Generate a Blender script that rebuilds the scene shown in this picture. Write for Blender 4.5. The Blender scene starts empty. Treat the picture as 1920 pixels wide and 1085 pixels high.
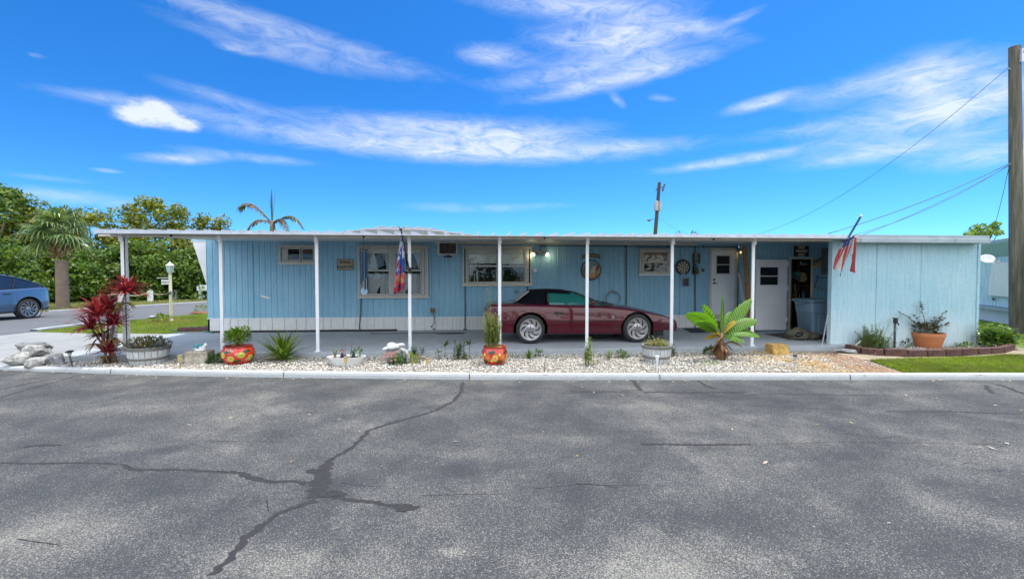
import bpy, math, random, mathutils
import numpy as np
from mathutils import Vector, Matrix
R = math.radians
scene = bpy.context.scene
col = scene.collection
# ------------------------------------------------------------ camera
FPX, CZ, YAW, PITCH = 850.0, 1.686, R(4.57), math.atan(25.5/850)
cam = bpy.data.cameras.new('camera'); cam.sensor_width = 36; cam.lens = FPX/1920*36
cam.clip_start = .05; cam.clip_end = 2000
camo = bpy.data.objects.new('camera', cam); col.objects.link(camo)
camo.location = (0, 0, CZ); camo.rotation_euler = (R(90)-PITCH, 0, -YAW)
scene.camera = camo
# ------------------------------------------------------------ exposure
scene.view_settings.view_transform = 'Standard'; scene.view_settings.look = 'None'
scene.view_settings.gamma = 1; scene.view_settings.exposure = 1.16
scene.render.engine = 'CYCLES'
scene.cycles.max_bounces = 8; scene.cycles.transparent_max_bounces = 16
scene.cycles.use_denoising = True
# ------------------------------------------------------------ sun
SUN_EL, SUN_AZ = R(75.5), R(71)          # azimuth measured from +Y (behind the home) towards +X
sd = bpy.data.lights.new('sun', 'SUN'); sd.energy = 2.0; sd.angle = R(.5); sd.color = (1, .95, .86)
so = bpy.data.objects.new('sun', sd); col.objects.link(so)
sv = Vector((math.sin(SUN_AZ)*math.cos(SUN_EL), math.cos(SUN_AZ)*math.cos(SUN_EL), math.sin(SUN_EL)))
so.rotation_euler = sv.to_track_quat('Z', 'Y').to_euler()
so.location = (0, 20, 40)

def ray(px, py):
    x = (px-960)/FPX; y = -(py-542.5)/FPX
    Y = math.cos(PITCH)+y*math.sin(PITCH); Z = -math.sin(PITCH)+y*math.cos(PITCH)
    c, s = math.cos(YAW), math.sin(YAW)
    return Vector((x*c+Y*s, -x*s+Y*c, Z))
def G(px, py, z=0.0):
    r = ray(px, py); t = (z-CZ)/r.z
    return Vector((r.x*t, r.y*t, z))
def S(px, py, Y):
    r = ray(px, py); t = Y/r.y
    return Vector((r.x*t, Y, CZ+r.z*t))

# ------------------------------------------------------------ world: clear sky with cirrus
world = bpy.data.worlds.new('World'); scene.world = world; world.use_nodes = True
nt = world.node_tree; nt.nodes.clear()
def wn(t, **k):
    n = nt.nodes.new(t)
    for a, b in k.items(): setattr(n, a, b)
    return n
def wm(op, a, b=None, c=None, clamp=False):
    n = nt.nodes.new('ShaderNodeMath'); n.operation = op; n.use_clamp = clamp
    for i, v in enumerate((a, b, c)):
        if v is None: continue
        if isinstance(v, (int, float)): n.inputs[i].default_value = v
        else: nt.links.new(v, n.inputs[i])
    return n.outputs[0]
sky = wn('ShaderNodeTexSky', sky_type='NISHITA', sun_disc=False, sun_elevation=SUN_EL, sun_rotation=SUN_AZ)
sky.air_density = 1.0; sky.dust_density = .25; sky.ozone_density = 2.5; sky.altitude = 0
hs = wn('ShaderNodeHueSaturation'); hs.inputs['Saturation'].default_value = 1.3; hs.inputs['Hue'].default_value = .491; hs.inputs['Value'].default_value = .186
gam = wn('ShaderNodeGamma'); gam.inputs[1].default_value = 1.5; nt.links.new(hs.outputs[0], gam.inputs[0])
skyc = wn('ShaderNodeVectorMath', operation='SCALE'); skyc.inputs['Scale'].default_value = 5.0; nt.links.new(gam.outputs[0], skyc.inputs[0])
nt.links.new(sky.outputs[0], hs.inputs['Color'])
tc = wn('ShaderNodeTexCoord'); sep = wn('ShaderNodeSeparateXYZ'); nt.links.new(tc.outputs['Generated'], sep.inputs[0])
# the air is very clear: read the sky model a little above the line of sight so the horizon stays blue
lift = wn('ShaderNodeCombineXYZ'); nt.links.new(sep.outputs[0], lift.inputs[0]); nt.links.new(sep.outputs[1], lift.inputs[1])
nt.links.new(wm('MULTIPLY_ADD', wm('MAXIMUM', sep.outputs[2], 0.0), 1.25, .085), lift.inputs[2])
nrm = wn('ShaderNodeVectorMath', operation='NORMALIZE'); nt.links.new(lift.outputs[0], nrm.inputs[0]); nt.links.new(nrm.outputs[0], sky.inputs[0])
az = wm('ARCTAN2', sep.outputs[0], sep.outputs[1]); el = wm('ARCSINE', sep.outputs[2])
cmb = wn('ShaderNodeCombineXYZ'); nt.links.new(wm('MULTIPLY', az, 8.0), cmb.inputs[0]); nt.links.new(wm('MULTIPLY_ADD', el, 26.0, wm('MULTIPLY', az, .5)), cmb.inputs[1])
n1 = wn('ShaderNodeTexNoise'); n1.inputs['Scale'].default_value = 1.5; n1.inputs['Detail'].default_value = 9; n1.inputs['Roughness'].default_value = .72; n1.inputs['Distortion'].default_value = .9
nt.links.new(cmb.outputs[0], n1.inputs['Vector'])
cmb2 = wn('ShaderNodeCombineXYZ'); nt.links.new(wm('MULTIPLY', az, 18.0), cmb2.inputs[0]); nt.links.new(wm('MULTIPLY', el, 34.0), cmb2.inputs[1])
n2 = wn('ShaderNodeTexNoise'); n2.inputs['Scale'].default_value = 1.6; n2.inputs['Detail'].default_value = 8; n2.inputs['Roughness'].default_value = .6
nt.links.new(cmb2.outputs[0], n2.inputs['Vector'])
def blobs(lst):
    tot = None
    for px, py, rx, ry, slope, amp in lst:
        d = ray(px, py).normalized(); a0 = math.atan2(d.x, d.y); e0 = math.asin(d.z)
        d2 = ray(px+rx, py).normalized(); ra = abs(math.atan2(d2.x, d2.y)-a0)
        d3 = ray(px, py-ry).normalized(); re = abs(math.asin(d3.z)-e0)
        dx = wm('MULTIPLY_ADD', az, 1/ra, -a0/ra)
        dy = wm('MULTIPLY_ADD', el, 1/re, wm('MULTIPLY_ADD', dx, slope*ra/re, -e0/re))
        g = wm('MULTIPLY', wm('POWER', 2.71828, wm('MULTIPLY', wm('MULTIPLY_ADD', dx, dx, wm('MULTIPLY', dy, dy)), -1.0)), amp)
        tot = g if tot is None else wm('ADD', tot, g)
    return tot
cir = blobs([(430,38,170,16,.14,.55),(560,62,190,18,.1,.50),(500,95,150,14,.1,.42),(440,92,34,8,0,.55),(700,125,130,16,.05,.30),(250,192,120,11,-.06,.50),(420,185,100,12,.1,.40),
    (760,235,150,20,0,.62),(620,262,220,20,.03,.45),(800,275,260,22,.02,.62),(950,255,150,26,0,.85),(1030,288,200,16,0,.62),(330,298,62,9,-.1,.85),(470,295,110,9,0,.45),(1180,275,110,12,0,.35),
    (1060,12,150,24,.08,.75),(1190,60,95,42,.05,1.0),(1080,75,90,22,.1,.55),(1140,120,130,22,0,.6),(1150,152,150,15,-.12,1.0),(930,105,60,18,.05,.85),(1010,150,90,16,-.1,.45),(1320,55,70,16,.3,.45),
    (1760,130,110,36,.1,.75),(1830,190,110,48,0,.85),(1700,225,170,34,-.08,.72),(1600,170,110,24,-.05,.55),(1430,192,60,11,-.1,.95),(1530,240,130,14,0,.40),(1850,290,130,22,0,.8),(1650,285,170,16,-.03,.8),(1370,302,140,9,-.05,.85),(1390,33,40,9,-.2,.4),
    (150,372,150,14,0,.5),(100,335,90,6,0,.22),(880,390,120,9,0,.36),(1020,385,50,6,0,.25),(1158,188,13,10,.6,.55),(1240,185,24,7,.2,.45),(200,320,26,4,0,.5),(70,105,16,5,0,.4),(1700,170,60,18,.1,.5)])
cum = blobs([(290,214,62,22,.1,1.2),(248,222,36,15,0,.8),(290,198,30,14,0,.7),(1235,58,46,28,.1,.7),(345,230,34,13,.1,.9)])
vc = wm('SUBTRACT', wm('MULTIPLY', cir, wm('MULTIPLY_ADD', n1.outputs[0], 2.7, -.60)), .05)
vc = wm('MULTIPLY', vc, .95, clamp=True)
mr = wn('ShaderNodeMapRange', interpolation_type='SMOOTHSTEP'); mr.inputs[1].default_value = .12; mr.inputs[2].default_value = 1.2
nt.links.new(wm('MULTIPLY', cum, wm('MULTIPLY_ADD', n2.outputs[0], 2.6, -.38)), mr.inputs[0])
# unseen cloud bank added behind the viewpoint and overhead to brighten camera-facing sides
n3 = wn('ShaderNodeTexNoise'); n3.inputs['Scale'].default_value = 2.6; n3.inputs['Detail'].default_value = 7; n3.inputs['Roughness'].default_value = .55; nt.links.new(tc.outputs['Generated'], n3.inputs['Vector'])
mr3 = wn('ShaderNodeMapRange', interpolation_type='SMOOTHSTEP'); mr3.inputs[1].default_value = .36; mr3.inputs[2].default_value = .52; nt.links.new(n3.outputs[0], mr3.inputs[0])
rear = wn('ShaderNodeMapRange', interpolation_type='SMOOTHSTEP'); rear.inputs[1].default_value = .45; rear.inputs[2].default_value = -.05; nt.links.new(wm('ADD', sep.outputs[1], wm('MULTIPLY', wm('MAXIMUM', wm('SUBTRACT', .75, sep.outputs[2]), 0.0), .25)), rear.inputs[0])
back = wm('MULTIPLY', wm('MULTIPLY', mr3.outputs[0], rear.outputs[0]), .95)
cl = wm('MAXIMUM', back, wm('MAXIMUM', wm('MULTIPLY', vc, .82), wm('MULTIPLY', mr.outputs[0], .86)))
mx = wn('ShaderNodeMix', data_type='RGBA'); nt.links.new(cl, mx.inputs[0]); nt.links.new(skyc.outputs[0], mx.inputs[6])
ccol = wn('ShaderNodeMix', data_type='RGBA'); nt.links.new(rear.outputs[0], ccol.inputs[0]); ccol.inputs[6].default_value = (3.5, 3.7, 3.95, 1); ccol.inputs[7].default_value = (8.8, 9.1, 9.3, 1); nt.links.new(ccol.outputs[2], mx.inputs[7])  # added rear cloud is far brighter than the visible cirrus, as fill light
bg = wn('ShaderNodeBackground'); bg.inputs[1].default_value = .125
out = wn('ShaderNodeOutputWorld'); nt.links.new(mx.outputs[2], bg.inputs[0]); nt.links.new(bg.outputs[0], out.inputs[0])
world.cycles.sampling_method = 'MANUAL'; world.cycles.sample_map_resolution = 512
# ------------------------------------------------------------ materials
class NT:
    def __init__(s, name):
        s.m = bpy.data.materials.new(name); s.m.use_nodes = True; s.t = s.m.node_tree
        s.p = s.t.nodes['Principled BSDF']; s.o = s.t.nodes['Material Output']; s.tc = None
    def n(s, t, **k):
        x = s.t.nodes.new(t)
        for a, b in k.items(): setattr(x, a, b)
        return x
    def l(s, a, b): s.t.links.new(a, b)
    def co(s, scale=(1, 1, 1), rot=(0, 0, 0), kind='Object'):
        if s.tc is None: s.tc = s.n('ShaderNodeTexCoord')
        mp = s.n('ShaderNodeMapping'); mp.inputs['Scale'].default_value = scale; mp.inputs['Rotation'].default_value = rot
        s.l(s.tc.outputs[kind], mp.inputs[0]); return mp.outputs[0]
    def noise(s, sc, det=4, ro=.55, vec=None, dist=0):
        x = s.n('ShaderNodeTexNoise'); x.inputs['Scale'].default_value = sc; x.inputs['Detail'].default_value = det
        x.inputs['Roughness'].default_value = ro; x.inputs['Distortion'].default_value = dist
        s.l(vec if vec is not None else s.co(), x.inputs['Vector']); return x.outputs[0]
    def ramp(s, fac, stops, interp='LINEAR'):
        x = s.n('ShaderNodeValToRGB'); e = x.color_ramp; e.interpolation = interp
        while len(e.elements) < len(stops): e.elements.new(.5)
        for q, (p, c) in zip(e.elements, stops):
            q.position = p; q.color = (c, c, c, 1) if isinstance(c, (int, float)) else (*c, 1)
        s.l(fac, x.inputs[0]); return x.outputs[0]
    def mix(s, f, a, b, bt='MIX'):
        x = s.n('ShaderNodeMix', data_type='RGBA', blend_type=bt)
        for i, v in ((0, f), (6, a), (7, b)):
            if isinstance(v, (int, float)): x.inputs[i].default_value = v if i == 0 else (v, v, v, 1)
            elif isinstance(v, tuple): x.inputs[i].default_value = (*v, 1)
            else: s.l(v, x.inputs[i])
        return x.outputs[2]
    def math(s, op, a, b=None, c=None, clamp=False):
        x = s.n('ShaderNodeMath', operation=op, use_clamp=clamp)
        for i, v in enumerate((a, b, c)):
            if v is None: continue
            if isinstance(v, (int, float)): x.inputs[i].default_value = v
            else: s.l(v, x.inputs[i])
        return x.outputs[0]
    def bump(s, h, st=.3, d=.01):
        x = s.n('ShaderNodeBump'); x.inputs['Strength'].default_value = st; x.inputs['Distance'].default_value = d
        s.l(h, x.inputs['Height']); s.l(x.outputs[0], s.p.inputs['Normal'])
    def base(s, c):
        if isinstance(c, tuple): s.p.inputs['Base Color'].default_value = (*c, 1)
        else: s.l(c, s.p.inputs['Base Color'])
    def set(s, **k):
        for a, b in k.items(): s.p.inputs[a.replace('_', ' ')].default_value = b
def mul(c, f): return tuple(min(1, x*f) for x in c)
def mat(name, c, rough=.6, metal=0, var=.18, sc=4, bump=0, bsc=60, bd=.004, coat=0, scale=(1, 1, 1), spec=.5):
    t = NT(name); v = t.co(scale)
    f = t.noise(sc, 5, .6, v)
    t.base(t.ramp(f, [(.28, mul(c, 1-var)), (.72, mul(c, 1+var))]))
    t.set(Roughness=rough, Metallic=metal)
    t.p.inputs['Coat Weight'].default_value = coat; t.p.inputs['Coat Roughness'].default_value = .04
    t.p.inputs['Specular IOR Level'].default_value = spec
    if bump: t.bump(t.noise(bsc, 3, .6, v), bump, bd)
    return t.m
def leafmat(name, c1, c2, c3=None, trans=.35, rough=.45):
    t = NT(name); g = t.n('ShaderNodeNewGeometry')
    st = [(0, c1), (1, c2)] if c3 is None else [(0, c1), (.6, c2), (1, c3)]
    c = t.ramp(g.outputs['Random Per Island'], st)
    f = t.noise(.9, 3, .6)
    c = t.mix(1.0, c, t.ramp(f, [(.3, .72), (.7, 1.22)]), 'MULTIPLY')
    t.base(c); t.set(Roughness=rough)
    tr = t.n('ShaderNodeBsdfTranslucent'); t.l(t.mix(1.0, c, (1.25, 1.3, .6), 'MULTIPLY'), tr.inputs[0])
    ms = t.n('ShaderNodeMixShader'); ms.inputs[0].default_value = trans
    t.l(t.p.outputs[0], ms.inputs[1]); t.l(tr.outputs[0], ms.inputs[2]); t.l(ms.outputs[0], t.o.inputs[0])
    return t.m
def glassmat(name, tint=(.9, .95, .95), refl=.12, alpha=.97):
    t = NT(name); t.t.nodes.remove(t.p)
    gl = t.n('ShaderNodeBsdfGlossy'); gl.inputs['Roughness'].default_value = .02; gl.inputs[0].default_value = (.9, .95, 1, 1)
    tr = t.n('ShaderNodeBsdfTransparent'); tr.inputs[0].default_value = (*mul(tint, alpha), 1)
    fr = t.n('ShaderNodeLayerWeight'); fr.inputs[0].default_value = .5
    f = t.math('MULTIPLY_ADD', t.math('POWER', fr.outputs['Facing'], 4.0), .6, refl+.035, clamp=True)
    ms = t.n('ShaderNodeMixShader'); t.l(f, ms.inputs[0]); t.l(tr.outputs[0], ms.inputs[1]); t.l(gl.outputs[0], ms.inputs[2])
    t.l(ms.outputs[0], t.o.inputs[0]); return t.m
def emit(name, c, st):
    t = NT(name); t.base(c); t.p.inputs['Emission Color'].default_value = (*c, 1); t.p.inputs['Emission Strength'].default_value = st
    return t.m

def siding(name, c, fade, streak, streakc, low_bounce_fade=0, zlo=.6):
    t = NT(name); v = t.co()
    f = t.noise(1.1, 5, .6, v); f2 = t.noise(2.2, 5, .65, t.co((13, 5, .7))); f3 = t.noise(14, 4, .6, v)
    cc = t.mix(t.ramp(f, [(.35, 0.), (.75, 1.)]), c, fade)
    cc = t.mix(t.math('MULTIPLY', t.ramp(f2, [(.50, 0.), (.68, 1.)]), streak), cc, streakc)
    cc = t.mix(1.0, cc, t.ramp(f3, [(.3, .93), (.7, 1.05)]), 'MULTIPLY')
    if low_bounce_fade:
        sx = t.n('ShaderNodeSeparateXYZ'); t.l(v, sx.inputs[0])
        h = t.math('SUBTRACT', t.math('MULTIPLY_ADD', sx.outputs[2], -1/zlo, 1.0), t.math('MULTIPLY_ADD', f2, .9, -.45), clamp=True)
        cc = t.mix(t.math('MULTIPLY', h, low_bounce_fade), cc, (.72, .76, .78))  # whitens the base; on the shed this is painted ground bounce
    t.base(cc); t.set(Roughness=.55); t.p.inputs['Specular IOR Level'].default_value = .35
    fb = t.noise(2.4, 3, .5, t.co((1.6, 1, .7))); t.bump(t.math('MULTIPLY_ADD', fb, 6.0, f3), .10, .006); return t.m
m_siding = siding('blue_siding_paint', (.22, .44, .60), (.29, .52, .66), .42, (.145, .33, .46))
m_shed = siding('faded_blue_shed_paint', (.31, .52, .62), (.41, .58, .66), .5, (.20, .36, .44), .65, 1.0)  # lower part whitened to paint in light bounced off the ground
m_nsiding = siding('weathered_blue_neighbour_paint', (.40, .62, .72), (.55, .72, .80), .75, (.17, .25, .30), .5, .8)
m_skirt = siding('white_skirting', (.66, .68, .69), (.74, .75, .75), .3, (.48, .50, .51))
m_white = mat('white_painted_metal', (.72, .74, .76), .45, var=.06)
m_postw = mat('white_post_enamel', (.74, .76, .79), .4, var=.07, sc=3)
m_cream = mat('cream_painted_aluminium', (.56, .53, .46), .5, var=.12)
m_frame = mat('dull_aluminium_frame', (.44, .43, .39), .42, .25, var=.15, sc=9)
m_soffit = mat('aluminium_soffit', (.50, .50, .49), .5, .1, var=.1, scale=(1, .3, 1))
m_roofm = mat('white_roof_panels', (.55, .57, .59), .5, var=.12, sc=2, scale=(.5, 3, 1))
m_gutter = mat('weathered_gutter_metal', (.30, .35, .38), .5, .2, var=.2, sc=5)
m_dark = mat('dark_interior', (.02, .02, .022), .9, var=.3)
m_black = mat('black_plastic', (.012, .012, .014), .45, var=.3)
m_rubber = mat('dull_rubber', (.025, .025, .027), .75, var=.25, sc=20)
m_pipe = mat('dark_downpipe', (.06, .075, .08), .55, var=.3)
m_glass = glassmat('window_glass', refl=.0)
m_palecurtain = mat('pale_sheer_curtain', (.46, .47, .50), .8, var=.15, sc=6)
m_curtain = mat('sheer_curtain', (.26, .27, .31), .8, var=.12, sc=6)
m_shade = mat('roller_shade', (.62, .62, .55), .8, var=.1)
m_doorw = mat('white_door_paint', (.74, .75, .78), .5, var=.07, sc=2)
m_wood = mat('bare_lumber', (.30, .17, .08), .7, var=.3, sc=6, scale=(8, 8, .6))
m_jamb = mat('stained_jamb_wood', (.20, .075, .03), .6, var=.3, sc=6, scale=(8, 8, .6))
m_steel = mat('galvanised_steel', (.5, .52, .54), .4, .6, var=.15, sc=12)
m_rock = None
def rockmat(name, c, dk):
    t = NT(name); a = t.noise(7, 8, .65); b = t.noise(30, 6, .7)
    cc = t.ramp(a, [(.32, dk), (.52, c), (.75, mul(c, 1.25))])
    cc = t.mix(1.0, cc, t.ramp(b, [(.3, .6), (.65, 1.15)]), 'MULTIPLY'); t.base(cc); t.set(Roughness=.9)
    t.bump(b, .6, .015); return t.m
m_rock = rockmat('grey_rock', (.24, .25, .26), (.06, .065, .07)); m_rockw = rockmat('pale_rock', (.40, .40, .38), (.12, .12, .12))
m_block = rockmat('tan_stone', (.36, .33, .27), (.18, .16, .13)); m_yblock = rockmat('ochre_stone', (.55, .36, .11), (.30, .18, .06))
m_brickedge = rockmat('dark_red_edging_block', (.115, .055, .047), (.06, .036, .032))
m_terra = mat('terracotta', (.46, .165, .065), .75, var=.12, sc=3, bump=.1)
m_soil = mat('potting_soil', (.05, .035, .025), .95, var=.4, sc=30, bump=.5, bd=.01)
# ground materials
def asphalt():
    t = NT('worn_asphalt'); v = t.co()
    big = t.noise(.6, 4, .6, v, .6); mid = t.noise(2.2, 5, .6, v)
    wear = t.math('ADD', t.math('MULTIPLY', big, .62), t.math('MULTIPLY', mid, .38))
    sx = t.n('ShaderNodeSeparateXYZ'); t.l(v, sx.inputs[0])
    def spot(px, py, rx, ry, amp):
        g = G(px, py)
        dx = t.math('MULTIPLY_ADD', sx.outputs[0], 1/rx, -g.x/rx); dy = t.math('MULTIPLY_ADD', sx.outputs[1], 1/ry, -g.y/ry)
        return t.math('MULTIPLY', t.math('POWER', 2.718, t.math('MULTIPLY', t.math('MULTIPLY_ADD', dx, dx, t.math('MULTIPLY', dy, dy)), -1.)), amp)
    for a in [(200,765,1.6,.35,.12),(120,1000,.6,.35,.13),(520,1060,.55,.22,.2),(1310,1060,.6,.32,.2),(1180,1070,.4,.3,.08),(850,1035,.09,.05,.2),(820,1060,.2,.08,.08),(1700,735,.9,.15,.10),
              (700,905,.5,.2,-.05),(1800,1030,.5,.25,-.08),(640,1010,.3,.2,-.06),(960,790,2.5,.5,-.04),(300,900,.9,.3,-.03),(1560,900,.9,.25,-.02),(1290,850,.12,1.3,.06)]:
        wear = t.math('ADD', wear, spot(*a))
    vo = t.n('ShaderNodeTexVoronoi'); vo.inputs['Scale'].default_value = 165; t.l(v, vo.inputs['Vector'])
    grain = t.noise(95, 3, .75, v); fine = t.noise(260, 2, .7, v)
    thr = t.math('MULTIPLY_ADD', wear, -.66, .912)      # more bare stone where worn
    stone = t.math('MULTIPLY', t.math('SUBTRACT', t.math('MULTIPLY_ADD', vo.outputs['Color'], .55, t.math('MULTIPLY', grain, .5)), thr), 4.0, clamp=True)
    basec = t.ramp(wear, [(.34, (.042, .046, .052)), (.53, (.059, .063, .069)), (.72, (.110, .111, .111))])
    basec = t.mix(1.0, basec, t.ramp(fine, [(.25, .35), (.7, 1.5)]), 'MULTIPLY')
    cc = t.mix(t.math('MULTIPLY', stone, .85), basec, (.37, .355, .30))
    pits = t.ramp(t.noise(85, 2, .6, v), [(.34, 1.), (.42, 0.)])
    cc = t.mix(t.math('MULTIPLY', pits, .75), cc, (.016, .017, .019))
    ws = t.ramp(t.math('ADD', t.noise(9, 3, .6, t.co((1, 1.5, 1))), t.math('MULTIPLY', t.noise(40, 2, .6, v), .10)), [(.80, 0.), (.815, 1.)])
    cc = t.mix(ws, cc, (.6, .58, .54))
    t.base(cc); t.set(Roughness=.88); t.p.inputs['Specular IOR Level'].default_value = .3
    t.bump(t.math('ADD', grain, fine), .55, .006); return t.m
m_asphalt = asphalt()
m_street = mat('side_street_asphalt', (.12, .125, .135), .9, var=.22, sc=1.2, bump=.3, bsc=150, scale=(.5, 2, 1))
m_seal = mat('crack_sealant', (.026, .026, .027), .85, var=.35, sc=30)
m_crack = mat('open_crack', (.012, .012, .012), .95, var=.3)
def concrete(name, c, st=.3):
    t = NT(name); a = t.noise(.8, 5, .6); b = t.noise(9, 5, .65); f = t.noise(160, 2, .6)
    cc = t.ramp(a, [(.3, mul(c, .86)), (.7, mul(c, 1.1))]); cc = t.mix(1., cc, t.ramp(b, [(.3, .86), (.7, 1.07)]), 'MULTIPLY')
    t.base(cc); t.set(Roughness=.8); t.bump(f, st, .003); return t.m
m_slab = concrete('grey_painted_concrete', (.36, .395, .43)); m_drive = concrete('pale_driveway_concrete', (.29, .295, .295))
def kerbmat():
    t = NT('white_kerb_paint'); a = t.noise(3, 6, .65, t.co((1, 3, 3))); b = t.noise(22, 5, .7)
    w = t.math('MULTIPLY_ADD', b, .5, t.math('MULTIPLY', a, .5))
    t.base(t.ramp(w, [(.34, (.20, .20, .19)), (.40, (.42, .43, .44)), (.55, (.47, .50, .52))])); t.set(Roughness=.7); t.bump(b, .25, .006); return t.m
m_kerb = kerbmat()
def shellmat():
    t = NT('shell_gravel'); g = t.n('ShaderNodeNewGeometry')
    c = t.ramp(g.outputs['Random Per Island'], [(0, (.16, .15, .14)), (.14, (.30, .26, .21)), (.3, (.48, .45, .40)), (.6, (.62, .60, .56)), (.88, (.74, .73, .71)), (1, (.46, .38, .27))])
    sx = t.n('ShaderNodeSeparateXYZ'); t.l(t.co(), sx.inputs[0])
    y = t.math('MULTIPLY', t.math('POWER', 2.718, t.math('MULTIPLY', t.math('POWER', t.math('MULTIPLY_ADD', sx.outputs[0], .9, -5.8), 2.), -1.)), .75)
    c = t.mix(t.math('MULTIPLY', y, t.ramp(t.noise(1.6, 4, .6), [(.35, 0.), (.6, 1.)])), c, (.62, .40, .13))
    t.base(c); t.set(Roughness=.75); return t.m
m_shell = shellmat()
m_bed = mat('gravel_dirt', (.26, .23, .19), .95, var=.35, sc=18, bump=.7, bsc=70, bd=.015)
m_dirt = mat('bare_earth', (.30, .245, .18), .95, var=.3, sc=3, bump=.5, bsc=40, bd=.01)
def grassmat():
    t = NT('patchy_lawn_blades'); g = t.n('ShaderNodeNewGeometry')
    c = t.ramp(g.outputs['Random Per Island'], [(0, (.13,.23,.012)), (.5, (.25,.37,.02)), (.85, (.36,.44,.035)), (1, (.45,.40,.12))])
    a = t.noise(2.6, 5, .7); b = t.noise(.8, 3, .6)
    c = t.mix(t.ramp(a, [(.50, 0.), (.70, .75)]), c, (.33, .29, .10)); c = t.mix(1., c, t.ramp(b, [(.3, .62), (.7, 1.2)]), 'MULTIPLY'); c = t.mix(1., c, t.ramp(t.noise(11, 3, .6), [(.3, .6), (.65, 1.2)]), 'MULTIPLY')
    t.base(c); t.set(Roughness=.5); tr = t.n('ShaderNodeBsdfTranslucent'); t.l(c, tr.inputs[0]); ms = t.n('ShaderNodeMixShader'); ms.inputs[0].default_value = .35
    t.l(t.p.outputs[0], ms.inputs[1]); t.l(tr.outputs[0], ms.inputs[2]); t.l(ms.outputs[0], t.o.inputs[0]); return t.m
m_turf = mat('turf_base', (.12, .18, .025), .95, var=.35, sc=3, bump=.6, bsc=60, bd=.01)
m_grass = grassmat()
m_mulch = mat('red_mulch', (.23, .095, .05), .95, var=.4, sc=20, bump=.8, bsc=60, bd=.02)
def brickmat():
    t = NT('worn_brick_paving'); b = t.n('ShaderNodeTexBrick'); b.inputs['Scale'].default_value = 1
    b.inputs['Brick Width'].default_value = .4; b.inputs['Row Height'].default_value = .2; b.inputs['Mortar Size'].default_value = .012
    b.inputs['Color1'].default_value = (.26, .13, .08, 1); b.inputs['Color2'].default_value = (.21, .10, .06, 1); b.inputs['Mortar'].default_value = (.16, .12, .09, 1)
    t.l(t.co((1, 1, 1), (0, 0, R(-38))), b.inputs['Vector'])
    a = t.noise(5, 6, .65); cc = t.mix(t.ramp(a, [(.42, 0.), (.62, .85)]), b.outputs[0], (.27, .235, .19))
    t.base(cc); t.set(Roughness=.85); t.bump(b.outputs[1], -.4, .01); return t.m
m_brick = brickmat()
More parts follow.
